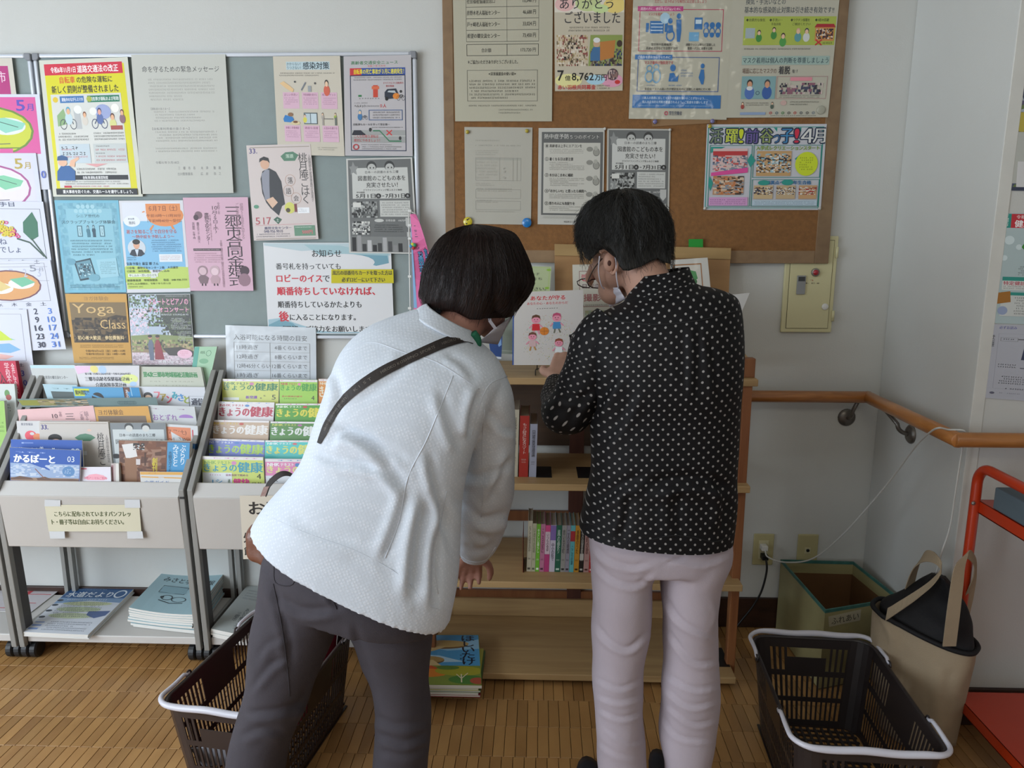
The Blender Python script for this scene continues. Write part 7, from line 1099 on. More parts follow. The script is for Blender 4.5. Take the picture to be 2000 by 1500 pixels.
for s, a, b in (('HIROKO KOSHINO SPORTS', .86, .66), ('K I  S T', .62, .54), ('HIROKO KOSHINO SPORTS', .50, .28), ('HIROKO KOSHINO', .24, .06)):
    G, Fg = glyphs(s, 0); pb.add([stf(a+(b-a)*g[0], .36+.28*g[1], 1) for g in G], Fg, '#6f6860')
mk('strap_lettering', pb, colmat('print_ink', .5), sb)
bb = vox([loft([(494, 1022, 640, 1030, -.90, .05), (488, 1036, 648, 1040, -.90, .085), (486, 1060, 652, 1068, -.90, .09), (492, 1082, 650, 1096, -.90, .085), (504, 1094, 640, 1112, -.90, .06)], 40, 5, 3.2)[:2]], .004, 3)
Vb = bb[0]+bb[2]*wob(bb[0], .003, 60, 2)[:, None]; meshobj('bag_body', Vb, bb[1], BRN, sb)
def ribbon(P, wv, th=.0016):
    P = cr(P, 6); n = len(P); mb = MB(); T = []; wv = np.asarray(wv, float)
    if wv.ndim == 1: wv = np.tile(wv, (n, 1))
    else: wv = np.array([np.interp(np.linspace(0, 1, n), np.linspace(0, 1, len(wv)), wv[:, k]) for k in range(3)]).T
    tg = np.gradient(P, axis=0)
    for p, w_, t in zip(P, wv, tg): nrm = np.cross(t, w_); nrm /= max(np.linalg.norm(nrm), 1e-9); T += [p-w_/2-nrm*th/2, p+w_/2-nrm*th/2, p+w_/2+nrm*th/2, p-w_/2+nrm*th/2]
    F = []
    for i in range(n-1):
        for k in range(4): l = (k+1) % 4; F.append((4*i+k, 4*i+l, 4*i+4+l, 4*i+4+k))
    F += [(3, 2, 1, 0), tuple(4*(n-1)+k for k in range(4))]; mb.add(T, F); return mb
mk('strap_loop', ribbon([A3(517, 966, -1.0), A3(526, 945, -1.0), A3(545, 928, -1.0), A3(562, 925, -1.0), A3(580, 934, -1.0)], (.009, -.012, -.006)), st.material_slots[0].material if False else pm('strap_webbing', '#251d1a'), sb)
mk('leather_tab', ribbon([A3(522, 950, -1.002), A3(518, 960, -1.002), A3(515, 969, -1.002)], (.014, -.004, .003), .003), BRN, sb)
mk('bag_fold', ribbon([A3(489, 1046, -.950), A3(505, 1056, -.951), A3(522, 1064, -.952)], (.002, -.004, .014), .003), BRN, sb)
# ---------------------------------------------------------- person in the polka dot blouse
W2 = thing('person', 'person in black polka dot blouse and pale trousers, short dark hair, glasses and mask', 'person', (.27, -.93, 0))
parts = [limb([A3(1290, 1030, -.94), A3(1290, 900, -.93), A3(1292, 740, -.92), A3(1300, 650, -.91)], [.09, .09, .095, .065], 24),
         limb([A3(1300, 640, -.90), A3(1268, 560, -.85), A3(1244, 505, -.82)], [.062, .050, .050], 20),
         ell(A3(1222, 455, -.80), (.080, .092, .090), 24, 16), ell(A3(1200, 520, -.795), (.050, .066, .052), 20, 14), ell(A3(1197, 566, -.775), (.034, .045, .034), 16, 12), limb([A3(1160, 518, -.755), A3(1150, 545, -.742), A3(1158, 552, -.745)], [.011, .010, .010], 10),
         limb([A3(1205, 655, -.91), A3(1295, 640, -.91), A3(1395, 630, -.91)], [.034, .045, .034]),
         limb([A3(1200, 655, -.92), A3(1150, 730, -.92), A3(1112, 812, -.91), A3(1098, 780, -.80), A3(1088, 742, -.70)], [.045, .040, .034, .030, .022]),
         limb([A3(1390, 640, -.91), A3(1392, 740, -.82), A3(1370, 800, -.72), A3(1330, 760, -.60)], [.034, .032, .030, .022])]
parts += hand(A3(1088, 744, -.70), A3(1104, 702, -.63)-A3(1088, 744, -.70), (1, -.35, -.1), .92, .75, .06, 1)
parts += hand(A3(1332, 760, -.605), (-.5, .5, .2), (.2, .3, 1), .92, .6, .1, 1)
parts += [limb([A3(1225, 1100, -.94), A3(1212, 1290, -.93), A3(1212, 1450, -.92), Lx(.06, A3(1214, 1560, -.92)[0], -.90)], [.050, .042, .036, .030], 20),
          limb([A3(1350, 1100, -.94), A3(1348, 1290, -.93), A3(1345, 1450, -.92), Lx(.06, A3(1342, 1560, -.92)[0], -.90)], [.050, .042, .036, .030], 20)]
V, F, N = vox(parts, .0055, 3); meshobj('body', V, F, SKIN, W2)
PWM = pm('pale_lilac_trousers', '#aca2ab', .8, .03, 12, .2, 500)
hips = loft([(1160, 985, 1425, 985, -.94, .20), (1151, 1030, 1428, 1030, -.94, .215), (1153, 1062, 1427, 1062, -.94, .22), (1155, 1095, 1424, 1095, -.94, .205)], 44, 4, 2.4)
ll = loft([(1153, 1050, 1290, 1070, -.94, .19), (1155, 1100, 1288, 1102, -.94, .19), (1155, 1132, 1276, 1130, -.94, .182), (1157, 1212, 1271, 1212, -.935, .165), (1158, 1276, 1262, 1276, -.93, .15), (1158, 1340, 1255, 1335, -.93, .14), (1164, 1404, 1256, 1404, -.925, .135), (1168, 1468, 1261, 1468, -.92, .135), (1173, 1530, 1263, 1530, -.92, .14), (1178, 1572, 1262, 1572, -.92, .145)], 40, 5, 2.2)
rl = loft([(1290, 1060, 1427, 1052, -.94, .19), (1288, 1100, 1420, 1096, -.94, .19), (1290, 1140, 1407, 1136, -.94, .18), (1296, 1212, 1400, 1205, -.935, .165), (1297, 1276, 1399, 1272, -.93, .15), (1292, 1324, 1405, 1322, -.93, .145), (1292, 1372, 1402, 1372, -.925, .142), (1288, 1436, 1396, 1436, -.92, .14), (1298, 1500, 1384, 1500, -.92, .138), (1302, 1572, 1384, 1572, -.92, .14)], 40, 5, 2.2)
V, F, N = vox([hips, ll, rl], .006, 6); V = V+N*wob(V, .0022, 22, 5)[:, None]; N = vnorm(V, F)
V = fold(V, N, [([(1154, 1055), (1186, 1090), (1234, 1106), (1277, 1096)], 5.1, 0.0039), ([(1155, 1090), (1195, 1130), (1240, 1142), (1274, 1118)], 5.1, 0.0039), ([(1158, 1210), (1189, 1250), (1227, 1266), (1268, 1230)], 5.1, 0.0043), ([(1160, 1322), (1208, 1343), (1256, 1325)], 4.1, 0.0029), ([(1163, 1356), (1208, 1370), (1256, 1358)], 4.1, 0.0029), ([(1165, 1382), (1212, 1402), (1256, 1390)], 4.1, 0.0029), ([(1180, 1420), (1228, 1450), (1260, 1444)], 3.5, 0.0024), ([(1300, 1085), (1368, 1100), (1424, 1080)], 4.6, 0.0033), ([(1294, 1158), (1332, 1214), (1396, 1244)], 5.1, 0.0043), ([(1300, 1225), (1352, 1290), (1405, 1290)], 4.6, 0.0039), ([(1294, 1312), (1352, 1344), (1405, 1338)], 4.1, 0.0033), ([(1296, 1340), (1346, 1378), (1402, 1368)], 4.1, 0.0033), ([(1298, 1372), (1352, 1412), (1402, 1404)], 4.1, 0.0029), ([(1290, 1392), (1326, 1438), (1398, 1446)], 4.1, 0.0029), ([(1338, 1050), (1337, 1082), (1292, 1104)], 3.5, 0.0033), ([(1395, 1170), (1404, 1200), (1396, 1230)], 4.1, 0.0024), ([(1160, 1440), (1200, 1470), (1250, 1480)], 4.6, 0.0019)])
meshobj('trousers', V, F, PWM, W2)
shoe(W2, .155, -.845, -.10, SH_, .24); shoe(W2, .345, -.81, -.12, SH_, .24)
def polka():
    m = bpy.data.materials.new('black_polka_dot'); m.use_nodes = True; nt = m.node_tree; N = nt.nodes; L = nt.links; b = N['Principled BSDF']
    uv = N.new('ShaderNodeUVMap'); uv.uv_map = 'UVMap'; mp = N.new('ShaderNodeMapping'); mp.inputs['Rotation'].default_value = (0, 0, PI/4); L.new(uv.outputs[0], mp.inputs[0])
    v = N.new('ShaderNodeTexVoronoi'); v.voronoi_dimensions = '2D'; v.inputs['Scale'].default_value = 71; v.inputs['Randomness'].default_value = .12; L.new(mp.outputs[0], v.inputs[0])
    r = N.new('ShaderNodeValToRGB'); r.color_ramp.elements[0].color = lin('#8f8c8a'); r.color_ramp.elements[1].color = lin('#09080b'); r.color_ramp.elements[0].position = .135; r.color_ramp.elements[1].position = .19; L.new(v.outputs['Distance'], r.inputs[0]); L.new(r.outputs[0], b.inputs['Base Color'])
    n = N.new('ShaderNodeTexNoise'); n.inputs['Scale'].default_value = 500; bp = N.new('ShaderNodeBump'); bp.inputs['Strength'].default_value = .2; bp.inputs['Distance'].default_value = .001; tc = N.new('ShaderNodeTexCoord'); L.new(tc.outputs['Object'], n.inputs[0]); L.new(n.outputs[0], bp.inputs['Height']); L.new(bp.outputs[0], b.inputs['Normal'])
    b.inputs['Roughness'].default_value = .7; b.inputs['Specular IOR Level'].default_value = .25; return m
PK_ = polka()
def cloth(name, lf, folds, amp, sc, seed, m, par, cut=None):
    V, F, U = lf; V = np.array(V); N = vnorm(V, F); V = V+N*wob(V, amp, sc, seed)[:, None]; V = fold(V, N, folds); return meshobj(name, V, F, m, par, U), V, F
tor = loft([(1131, 1024, 1429, 1046, -.945, .25), (1142, 975, 1438, 978, -.945, .24), (1150, 925, 1436, 915, -.94, .235), (1152, 870, 1437, 860, -.935, .235), (1153, 810, 1441, 800, -.93, .235), (1155, 760, 1444, 745, -.93, .24), (1152, 715, 1447, 690, -.925, .24), (1150, 675, 1449, 640, -.92, .235), (1153, 645, 1448, 603, -.915, .215), (1166, 622, 1438, 576, -.91, .19), (1190, 606, 1406, 562, -.905, .16), (1215, 594, 1372, 557, -.895, .135), (1230, 582, 1352, 550, -.89, .125)], 160, 9, 2.5, caps=False, uvs=True)
bl, BV, BF = cloth('blouse', tor, [([(1330, 634), (1333, 700), (1330, 760)], 5, .004), ([(1362, 632), (1362, 700), (1360, 790)], 6, .005), ([(1384, 650), (1396, 730), (1402, 800)], 6, .004), ([(1256, 950), (1349, 934), (1430, 953)], 12, .009), ([(1156, 990), (1210, 950), (1260, 928)], 10, .006), ([(1156, 816), (1180, 770), (1204, 730)], 9, .007), ([(1160, 880), (1210, 820), (1240, 760)], 10, .004), ([(1400, 930), (1415, 980), (1410, 1040)], 9, .006), ([(1330, 950), (1320, 1000), (1330, 1050)], 10, .006), ([(1230, 960), (1225, 1010), (1210, 1055)], 9, .005), ([(1180, 690), (1200, 660), (1240, 640)], 8, .004)], .0040, 15, 4, PK_, W2)
# hem dips and rises
P = proj(BV); me = bl.data
# sleeves
def sleeve(name, P, R, seed, folds, par):
    P = cr(P, 8); R = np.interp(np.linspace(0, 1, len(P)), np.linspace(0, 1, len(R)), R); V, F, U = tube3(P, R, 72)
    U = [(a, b) for a, b in U]; V = np.array(V); N = vnorm(V, F); V = V+N*wob(V, .0028, 30, seed)[:, None]; V = fold(V, N, folds); return meshobj(name, V, F[:-2], PK_, par, U), V, F
sleeve('left_sleeve', [A3(1200, 625, -.925), A3(1172, 665, -.925), A3(1156, 715, -.925), A3(1136, 765, -.93), A3(1114, 800, -.93), A3(1098, 800, -.88), A3(1090, 775, -.80), A3(1087, 750, -.73)], [.045, .056, .058, .056, .050, .046, .040, .024], 6, [([(1150, 820), (1110, 800), (1075, 800)], 7, .005), ([(1090, 760), (1120, 780), (1150, 770)], 7, .005), ([(1110, 840), (1125, 800), (1160, 760)], 7, .004)], bl)
sleeve('right_sleeve', [A3(1385, 630, -.91), A3(1390, 670, -.88), A3(1390, 740, -.82), A3(1370, 800, -.72), A3(1335, 765, -.62)], [.040, .043, .043, .042, .028], 9, [], bl)
cl = loft([(1222, 590, 1356, 556, -.89, .135), (1238, 564, 1348, 538, -.875, .125), (1252, 541, 1342, 522, -.862, .118)], 80, 6, 2.1, caps=False, uvs=True)
o = meshobj('collar', cl[0], cl[1], PK_, bl, cl[2]); so = o.modifiers.new('s', 'SOLIDIFY'); so.thickness = .003
bb_ = bvh(BV, BF); seam(bb_, [(1195, 626), (1272, 634), (1361, 627), (1444, 606)], .0014, bl, pm('black_thread', '#0a090b', .8), 'yoke_seam', .0003)
seam(bb_, [(1133, 1021), (1168, 1027), (1195, 1050), (1256, 1056), (1311, 1046), (1357, 1050), (1396, 1058), (1427, 1046)], .0012, bl, MC['black_thread'], 'hem_edge', .0003)
HM2 = hairmat('black_hair', '#0c0c0c', '#3a3936', .42)
h2, HV2, HF2 = hair(W2, [(1208, 371, 1220, 371, -.80, .02), (1184, 379, 1250, 376, -.80, .10), (1166, 388, 1270, 387, -.80, .15), (1148, 404, 1287, 403, -.80, .18), (1137, 427, 1300, 424, -.80, .195), (1132, 450, 1306, 446, -.80, .20), (1131, 470, 1308, 468, -.80, .20), (1134, 486, 1308, 488, -.80, .195), (1142, 500, 1309, 506, -.805, .18)],
     [(1130, 484), (1142, 502), (1152, 510), (1160, 500), (1168, 489), (1180, 484), (1194, 487), (1203, 500), (1208, 517), (1216, 528), (1228, 529), (1242, 524), (1256, 519), (1272, 509), (1284, 505), (1298, 513), (1312, 516)], HM2, 12, 2800, -.80, wave=2.2, flick=.013, tuft=.0085)
# ear
ec = [(1172, 493), (1182, 488), (1194, 491), (1203, 501), (1206, 515), (1203, 528), (1197, 534), (1193, 530)]
YE = -.872
mb = MB(); mb.tube(cr([A3(x, y, YE+.004*math.sin(i*1.2)) for i, (x, y) in enumerate(ec)], 5), .0042, 10); er = mk('ear', mb, SKIN, W2, True)
V, F = ell(A3(1191, 511, YE+.008), (.014, .008, .022), 18, 12); mb = MB(); mb.add(V, F); mk('ear_bowl', mb, SKIN, er, True)
V, F = ell(A3(1190, 514, YE+.001), (.004, .003, .006), 12, 8); mb = MB(); mb.add(V, F); mk('ear_canal', mb, pm('skin_deep', '#4a2a22', .8), er, True)
# mask with ear loop
mb = MB(); g = []
for i in range(nu+1):
    for j in range(nv+1):
        u, v = i/nu, j/nv; tx = (1173*(1-u)+1208*u, 563*(1-u)+561*u); bx = (1192*(1-u)+1222*u, 600*(1-u)+584*u)
        x = tx[0]*(1-v)+bx[0]*v; y = tx[1]*(1-v)+bx[1]*v; g.append(A3(x, y, -.765-.085*u+.003*math.sin(v*14)))
mb.add(g, [(i*(nv+1)+j, (i+1)*(nv+1)+j, (i+1)*(nv+1)+j+1, i*(nv+1)+j+1) for i in range(nu) for j in range(nv)]); mo = mk('face_mask', mb, MASK, W2, True); so = mo.modifiers.new('s', 'SOLIDIFY'); so.thickness = .0012
mb = MB(); mb.tube(cr([A3(1197, 492, -.881), A3(1203, 510, -.880), A3(1204, 540, -.872), A3(1208, 563, -.858)], 5), .0014, 8); mk('ear_loop', mb, MASK, mo, True)
mb = MB(); mb.tube(cr([A3(1171, 500, -.872), A3(1169, 530, -.862), A3(1174, 556, -.845), A3(1180, 564, -.83)], 5), .0013, 8); mk('ear_loop', mb, MASK, mo, True)
# glasses
gl = thing('glasses', 'dark thin-rimmed glasses slipping down the nose of the person in polka dots', 'glasses', A3(1150, 552, -.76)); GLM = pm('tortoise_frame', '#2a1412', .3, coat=.3)
mb = MB(); mb.tube(cr([A3(1176, 505, -.868), A3(1162, 522, -.84), A3(1154, 536, -.80), A3(1147, 552, -.765)], 5), .0014, 8); mk('temple', mb, GLM, gl, True)
lc = [(1147, 551), (1156, 546), (1170, 545), (1176, 549), (1176, 557), (1170, 563), (1158, 562), (1149, 557)]
mb = MB(); mb.tube([A3(x, y, -.765+(x-1147)*.0006) for x, y in lc], .0013, 8, closed=True); rm = mk('rim', mb, GLM, gl, True)
mb = MB(); mb.add([A3(x, y, -.765+(x-1147)*.0006) for x, y in lc], [tuple(range(len(lc)))]); mk('lens', mb, pm('lens_glass', '#c8b8c4', .05, trans=.9, alpha=.5), gl)
lc = [(x-26, y+3) for x, y in lc]; mb = MB(); mb.tube([A3(x+6, y-4, -.715+(x-1121)*.0006) for x, y in lc], .0013, 8, closed=True); mk('rim', mb, GLM, gl, True)
# ================================================================== BASKETS, BOX, BAG, CART
def basket(label, cx, cy, ang, L, W_, cm, Hn=.25, group='shopping baskets on the floor'):
    r = thing('shopping_basket', label, 'basket', (cx, cy, 0), group); d = np.array([math.sin(ang), math.cos(ang), 0]); n_ = np.array([math.cos(ang), -math.sin(ang), 0]); c0 = np.array([cx, cy, 0])
    def ring(v, off=0):   # v 0 top .. 1 bottom
        l = (L/2-.004)*(1-.13*v)+off; w_ = (W_/2-.004)*(1-.16*v)+off; rad = .045; z = Hn*(1-v)+.001; return l, w_, rad, z
    SEG = []   # (side, param) round the perimeter
    def pt(s, v, off=0):
        l, w_, rad, z = ring(v, off); a, b = w_-rad, l-rad; segs = [2*a, rad*PI/2, 2*b, rad*PI/2]*2; l0, w0, r0_, _ = ring(0); A0, B0 = w0-r0_, l0-r0_
        T0 = [2*A0, r0_*PI/2, 2*B0, r0_*PI/2]*2; tot = sum(T0); q = (s % 1)*tot; i = 0
        while q > T0[i]: q -= T0[i]; i += 1
        t = q/T0[i]
        if i == 0: x, y = -a+2*a*t, -l
        elif i == 1: x, y = a+rad*math.sin(t*PI/2), -b-rad*math.cos(t*PI/2)
        elif i == 2: x, y = w_, -b+2*b*t
        elif i == 3: x, y = a+rad*math.cos(t*PI/2), b+rad*math.sin(t*PI/2)
        elif i == 4: x, y = a-2*a*t, l
        elif i == 5: x, y = -a-rad*math.sin(t*PI/2), b+rad*math.cos(t*PI/2)
        elif i == 6: x, y = -w_, b-2*b*t
        else: x, y = -a-rad*math.cos(t*PI/2), -b-rad*math.sin(t*PI/2)
        return c0+n_*x+d*y+np.array([0, 0, z])
    l0, w0, r0_, _ = ring(0); T0 = [2*(w0-r0_), r0_*PI/2, 2*(l0-r0_), r0_*PI/2]*2; tot = sum(T0); NS = int(round(tot/.0160)); mb = MB(); th = .0018
    rowsv = [(0, .10, 's'), (.10, .36, 'a'), (.36, .42, 's'), (.42, .66, 'b'), (.66, .71, 's'), (.71, .92, 'c'), (.92, 1.0, 's')]
    def cell(s0, s1, v0, v1):
        T = [pt(s0, v0), pt(s0, v1), pt(s1, v1), pt(s1, v0)]; B = [pt(s0, v0, -th), pt(s0, v1, -th), pt(s1, v1, -th), pt(s1, v0, -th)]; mb.hexa(T, B)
    cum = np.cumsum([0]+T0)/tot
    for k in range(NS):
        s0, s1 = k/NS, (k+1)/NS; sm = (s0+s1)/2; seg = int(np.searchsorted(cum, sm)-1); t = (sm-cum[seg])/(cum[seg+1]-cum[seg]); mid = s0+(s1-s0)*.40
        for v0, v1, kd in rowsv:
            solid = kd == 's' or seg in (1, 3, 5, 7)
            if kd == 'a' and seg in (0, 4) and .25 < t < .75:
                cell(s0, s1, .20, v1) if False else cell(s0, s1, .21, v1)
                continue
            if kd == 'b' and seg in (2, 6) and .22 < t < .62: solid = False
            if kd == 'a' and seg in (2, 6) and .30 < t < .70: solid = True
            if solid: cell(s0, s1, v0, v1)
            else: cell(s0, mid, v0, v1)
    bevel_ = None
    # rolled rim
    mk('basket_wall', mb, cm, r)
    mb = MB(); P = [pt(k/80, 0, .003) for k in range(80)]; mb.tube(P, .0055, 8, closed=True); mk('rim', mb, cm, r, True)
    mb = MB(); l, w_, rad, z = ring(1)
    nx, ny = 14, 20
    for i in range(nx+1):
        x = -w_+2*w_*i/nx; a = [c0+n_*(x-.0035)-d*(l-.01), c0+n_*(x+.0035)-d*(l-.01), c0+n_*(x+.0035)+d*(l-.01), c0+n_*(x-.0035)+d*(l-.01)]; mb.hexa([p+np.array([0, 0, .006]) for p in a], [p+np.array([0, 0, .002]) for p in a])
    for j in range(ny+1):
        y = -l+2*l*j/ny; a = [c0-n_*(w_-.01)+d*(y-.003), c0+n_*(w_-.01)+d*(y-.003), c0+n_*(w_-.01)+d*(y+.003), c0-n_*(w_-.01)+d*(y+.003)]; mb.hexa([p+np.array([0, 0, .005]) for p in a], [p+np.array([0, 0, .001]) for p in a])
    mk('base_grid', mb, cm, r)
    # white folded handles lying on the rim
    for sgn in (-1, 1):
        cen = 0.5*(cum[0]+cum[1]) if sgn < 0 else .5*(cum[4]+cum[5]); half = (T0[0]/2+T0[1]+T0[2]*(.24 if sgn < 0 else .20))/tot
        P = []
        for k in range(61):
            s = cen-half+2*half*k/60; e_ = abs(k/60-.5)*2; p = pt(s, 0, .010); p[2] = Hn+.012-.006*(e_ > .96)+.0015*math.cos(k*.45); P.append(p)
        R = np.interp(np.abs(np.linspace(-1, 1, 61)), [0, .35, .5, 1], [.0085, .0080, .0062, .0045]); mb = MB(); mb.tube(P, R, 12); h = mk('handle', mb, pm('white_handle', '#cdccd6', .35, .01, coat=.2), r, True)
        for e_ in (0, 60):
            c = P[e_]; mb = MB(); Q = [c+np.array([0, 0, -.004])+(d*math.cos(a)+np.array([0, 0, 1])*math.sin(a))*.009 for a in np.linspace(0, 2*PI, 16, endpoint=False)]; mb.tube(Q, .0026, 8, closed=True); mk('pivot_ring', mb, cm, h, True)
    return r
BK1 = pm('basket_brown_plastic', '#2f2321', .38, .05, 8, coat=.1); BK2 = pm('basket_dark_plastic', '#2a2424', .38, .05, 8, coat=.1)
basket('brown shopping basket with white handles at the left, behind the charcoal trouser leg', -.700, -.683, math.radians(9.2), .475, .312, BK1)
basket('dark shopping basket with white handles standing empty at the right, beside canvas tote', .7555, -.765, math.radians(3.8), .485, .325, BK2)
sheet('red_booklet', 'red booklet with white lettering slid in the left basket', 'booklet', None, '#a02c44', [('t', 'Pikatto', 55, 6, 96, 14, '#e8d8dc', .01), ('b', 10, 20, 60, 60, 4, '#e0a8b0')], pt=[(-.645, -.90, .225), (-.565, -.48, .262), (-.585, -.48, .07), (-.66, -.90, .07)], thick=.004)
sheet('white_paper', 'folded white paper lying at the front end of the left basket', 'paper', None, '#c4cad8', [], pt=[(-.84, -.80, .02), (-.66, -.83, .06), (-.67, -.885, .15), (-.835, -.865, .12)], thick=.002)
# open box
zb = .262; q = [at(x, y, Z=zb) for x, y in ((1525, 1093), (1667, 1097), (1757, 1168), (1612, 1192))]
r = thing('open_box', 'cream-papered open cardboard box with teal tape rim and handwritten slip', 'box', (np.mean([p[0] for p in q]), np.mean([p[1] for p in q]), 0))
BXO = pm('box_paper', '#9c9468', .6, .06, 6, .15, 60, stretch=(1, 1, 3), coat=.2); BXI = pm('box_inside', '#6a4a2a', .8, .08, 10); TEAL = pm('teal_tape', '#3c6e66', .5, .2, 40)
cm_ = np.mean(q, axis=0)
for i in range(4):
    a, b = q[i], q[(i+1) % 4]; ia, ib = a+(cm_-a)*.02, b+(cm_-b)*.02; dn = np.array([0, 0, -(zb-.002)])
    mb = MB(); mb.hexa([a, b, ib, ia], [a+dn, b+dn, ib+dn, ia+dn]); mk('side_panel', mb, BXO, r)
    ia2, ib2 = a+(cm_-a)*.028, b+(cm_-b)*.028; o_ = np.array([0, 0, -.045]); mb = MB(); mb.hexa([ia+o_, ib+o_, ib2+o_, ia2+o_], [ia+dn, ib+dn, ib2+dn, ia2+dn]); mk('inner_lining', mb, BXI, r)
    mb = MB(); up = np.array([0, 0, .0008]); oa, ob = a-(cm_-a)*.006, b-(cm_-b)*.006; dz = np.array([0, 0, -.009]); mb.hexa([oa+up, ob+up, ia2+up+(ib2-ia2), ia2+up], [oa+dz, ob+dz, ib2+dz, ia2+dz]); mk('tape_rim', mb, TEAL, r)
mb = MB(); z_ = np.array([0, 0, .004-zb]); mb.hexa([p+z_ for p in q], [p+z_-np.array([0, 0, .002]) for p in q]); mk('box_bottom', mb, BXI, r)
A_, B_ = q[3], q[2]; ln = np.linalg.norm((B_-A_)[:2]); u_ = (B_-A_)/ln; nn_ = np.array([u_[1], -u_[0], 0]); nn_ = nn_ if nn_[1] < 0 else -nn_
def bxp(u, z): return A_+u_*u+np.array([0, 0, z])+nn_*.0012
sheet('slip', '', '', None, '#b3ad94', [('t', 'ふれあい', 8, 22, 94, 84, '#2a2824', 0)], pt=[bxp(.012, -.022), bxp(.130, -.016), bxp(.130, -.052), bxp(.018, -.056)], thick=.0006, parent=r, pn='handwriting')
# canvas tote
r = thing('tote_bag', 'natural canvas tote bag with black padded lining, against the pillar foot', 'bag', tuple(at(1800, 1440, Y=-.66)*np.array([1, 1, 0])))
CAN = pm('canvas', '#a39279', .85, .04, 20, .35, 500); BLK = pm('black_lining', '#0c0b10', .75, .05, 30, .2, 200)
YT = -.60; YY = (-.515, -.685)
lf = loft([(1738, 1475, 1850, 1462, YY, .13), (1726, 1400, 1868, 1395, YY, .135), (1714, 1320, 1886, 1345, YY, .14), (1704, 1240, 1901, 1305, YY, .14), (1703, 1205, 1905, 1288, YY, .135), (1706, 1176, 1909, 1274, YY, .13)], 64, 6, 2.8, caps=False)
V = np.array(lf[0]); V[:, 2] = np.maximum(V[:, 2], .003); F = lf[1]+[tuple(range(64))[::-1]]; N = vnorm(V, F); V = V+N*wob(V, .004, 18, 3)[:, None]; V[:, 2] = np.maximum(V[:, 2], .002)
V = fold(V, N, [([(1762, 1215), (1758, 1260), (1745, 1310)], 8, .008), ([(1730, 1190), (1750, 1230), (1762, 1250)], 7, .006), ([(1860, 1300), (1850, 1350), (1852, 1420)], 12, .004)])
o = meshobj('canvas_body', V, F, CAN, r); so = o.modifiers.new('s', 'SOLIDIFY'); so.thickness = .003; so.offset = 1
mb = MB(); R0 = V[-64:]; mb.tube(R0+np.array([0, 0, .004]), .0065, 8, closed=True); mk('rim_binding', mb, BLK, r, True)
lf = loft([(1735, 1300, 1868, 1340, YY, .07), (1722, 1215, 1890, 1290, YY, .10), (1722, 1176, 1900, 1262, YY, .108), (1752, 1158, 1897, 1228, YY, .10), (1785, 1142, 1880, 1190, YY, .08), (1808, 1126, 1860, 1158, YY, .055), (1826, 1118, 1842, 1130, YY, .025)], 56, 6, 2.2)
V = np.array(lf[0]); N = vnorm(V, lf[1]); V = V+N*wob(V, .003, 40, 5)[:, None]; meshobj('lining', V, lf[1], BLK, r)
T_ = lambda x, y, dy=0: at(x, y, Y=YY[0]+(YY[1]-YY[0])*(x-1705)/200+dy)
mk('handle', ribbon([T_(1770, 1172, .05), T_(1778, 1140, .05), T_(1790, 1105, .045), T_(1806, 1087, .03), T_(1826, 1090, 0), T_(1838, 1108, -.03), T_(1828, 1130, -.055), T_(1796, 1158, -.07), T_(1745, 1192, -.074), T_(1732, 1200, -.072)], np.array([(.022, .012, .003), (.022, .012, .004), (.02, .016, .01), (.008, .022, .014), (.004, .022, .016), (.014, .016, .014), (.014, .01, .018), (.006, .006, .022), (.004, .004, .024)])*1.4, .0022), CAN, r)
mk('handle', ribbon([T_(1854, 1262, -.075), T_(1861, 1205, -.078), T_(1868, 1150, -.07), T_(1875, 1105, -.055), T_(1889, 1082, -.02), T_(1904, 1098, .02), T_(1902, 1130, .045), T_(1888, 1180, .05), T_(1880, 1215, .045)], np.array([(.026, .002, .0), (.026, .002, .0), (.025, .004, 0), (.022, .008, .006), (.008, .018, .014), (.014, .016, .01), (.024, .006, .003), (.024, .004, 0)])*1.3, .0022), CAN, r)
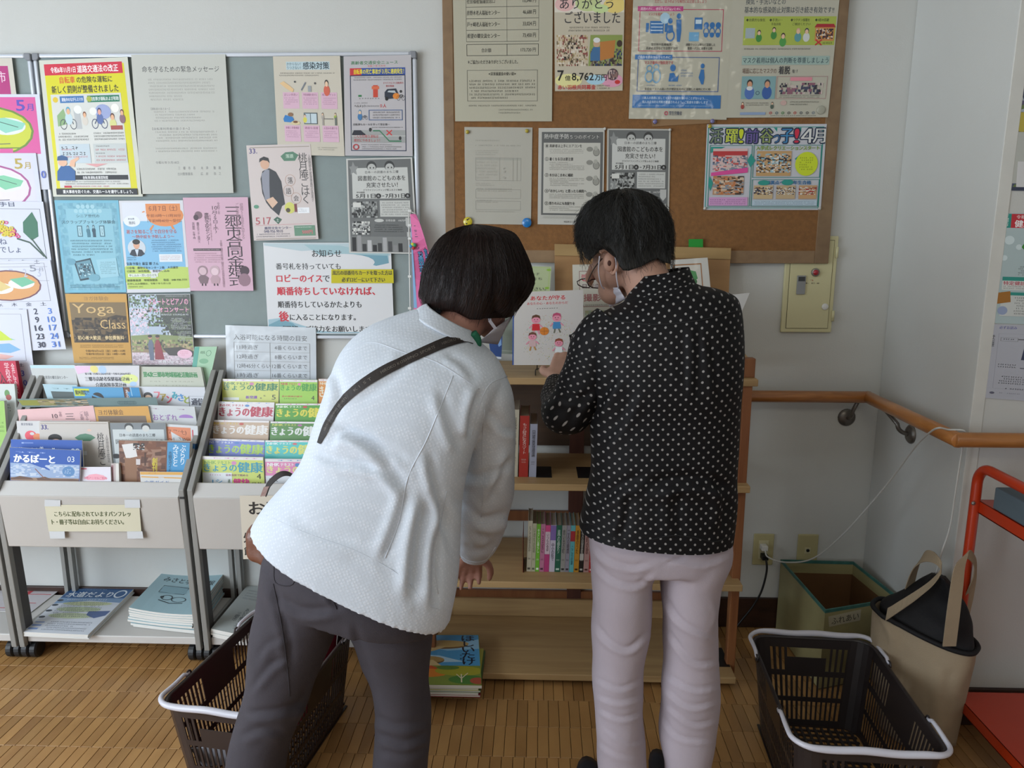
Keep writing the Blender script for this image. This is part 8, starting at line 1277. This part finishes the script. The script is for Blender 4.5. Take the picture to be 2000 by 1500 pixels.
# orange cart
ORG = pm('orange_enamel', '#b5330f', .38, .03, 8, coat=.3)
YK = -.62; pt0 = at(1909, 940, Y=YK); XK = pt0[0]; zt_ = at(1926, 905, Y=YK)[2]
r = thing('orange_cart', 'orange tube-frame book cart cut off by the right edge beside the tote', 'cart', (XK+.1, YK-.2, 0))
mb = MB(); zc = zt_-.006; P = [(XK, YK, .03), (XK, YK, .4), (XK, YK, zc-.05)]
for a in np.linspace(0, PI/2, 8): P.append((XK, YK-.045*(1-math.cos(a)), zc-.045+.045*math.sin(a)))
P += [(XK, YK-.2, zc), (XK, YK-.38, zc)]
for a in np.linspace(0, PI/2, 8): P.append((XK, YK-.38-.045*math.sin(a), zc-.045+.045*math.cos(a)))
P += [(XK, YK-.425, .4), (XK, YK-.425, .03)]
P = [np.array(p) for p in P]
mb.tube(P, .0125, 14); mk('side_frame', mb, ORG, r, True)
mb = MB(); mb.tube([p+np.array([.42, 0, 0]) for p in P], .0125, 14); mk('side_frame', mb, ORG, r, True)
def tray(z, h, nm):
    x0, x1, y0, y1 = XK+.006, XK+.414, YK-.43, YK+.004; boxo(nm, (x0, y0, z), (x1, y1, z+.004), ORG, r, .001)
    for a, b in (((x0, y0, z), (x0+.004, y1, z+h)), ((x1-.004, y0, z), (x1, y1, z+h)), ((x0, y1-.004, z), (x1, y1, z+h)), ((x0, y0, z), (x1, y0+.004, z+h))): boxo('tray_lip', a, b, ORG, r, .001)
    boxo('tray_top', (x0, y0, z+h-.002), (x1, y1, z+h), ORG, r, .001)
zm = at(1915, 1000, Y=YK)[2]; tray(zm, .032, 'middle_tray'); zl = at(1882, 1352, Y=YK)[2]; tray(max(zl-.03, .06), .03, 'bottom_tray')
for y in (YK, YK-.425):
    for x in (XK, XK+.42):
        mb = MB(); mb.tube([np.array([x-.012, y, .024]), np.array([x-.010, y, .024]), np.array([x+.010, y, .024]), np.array([x+.012, y, .024])], [.019, .023, .023, .019], 20); mk('wheel', mb, CAST, r, True)
V, F = ell(at(1901, 983, Y=YK-.014), (.005, .004, .005), 12, 8); mb = MB(); mb.add(V, F); mk('bolt', mb, STEEL, r, True)
a = at(1962, 968, Y=YK-.1); zmt = zm+.0325
tag(bevel(boxo('grey_box', (a[0], YK-.22, zmt), (a[0]+.16, YK-.06, zmt+.055), pm('blue_grey_plastic', '#56646c', .6)), .004), 'blue-grey box standing on the orange cart middle tray', 'box')
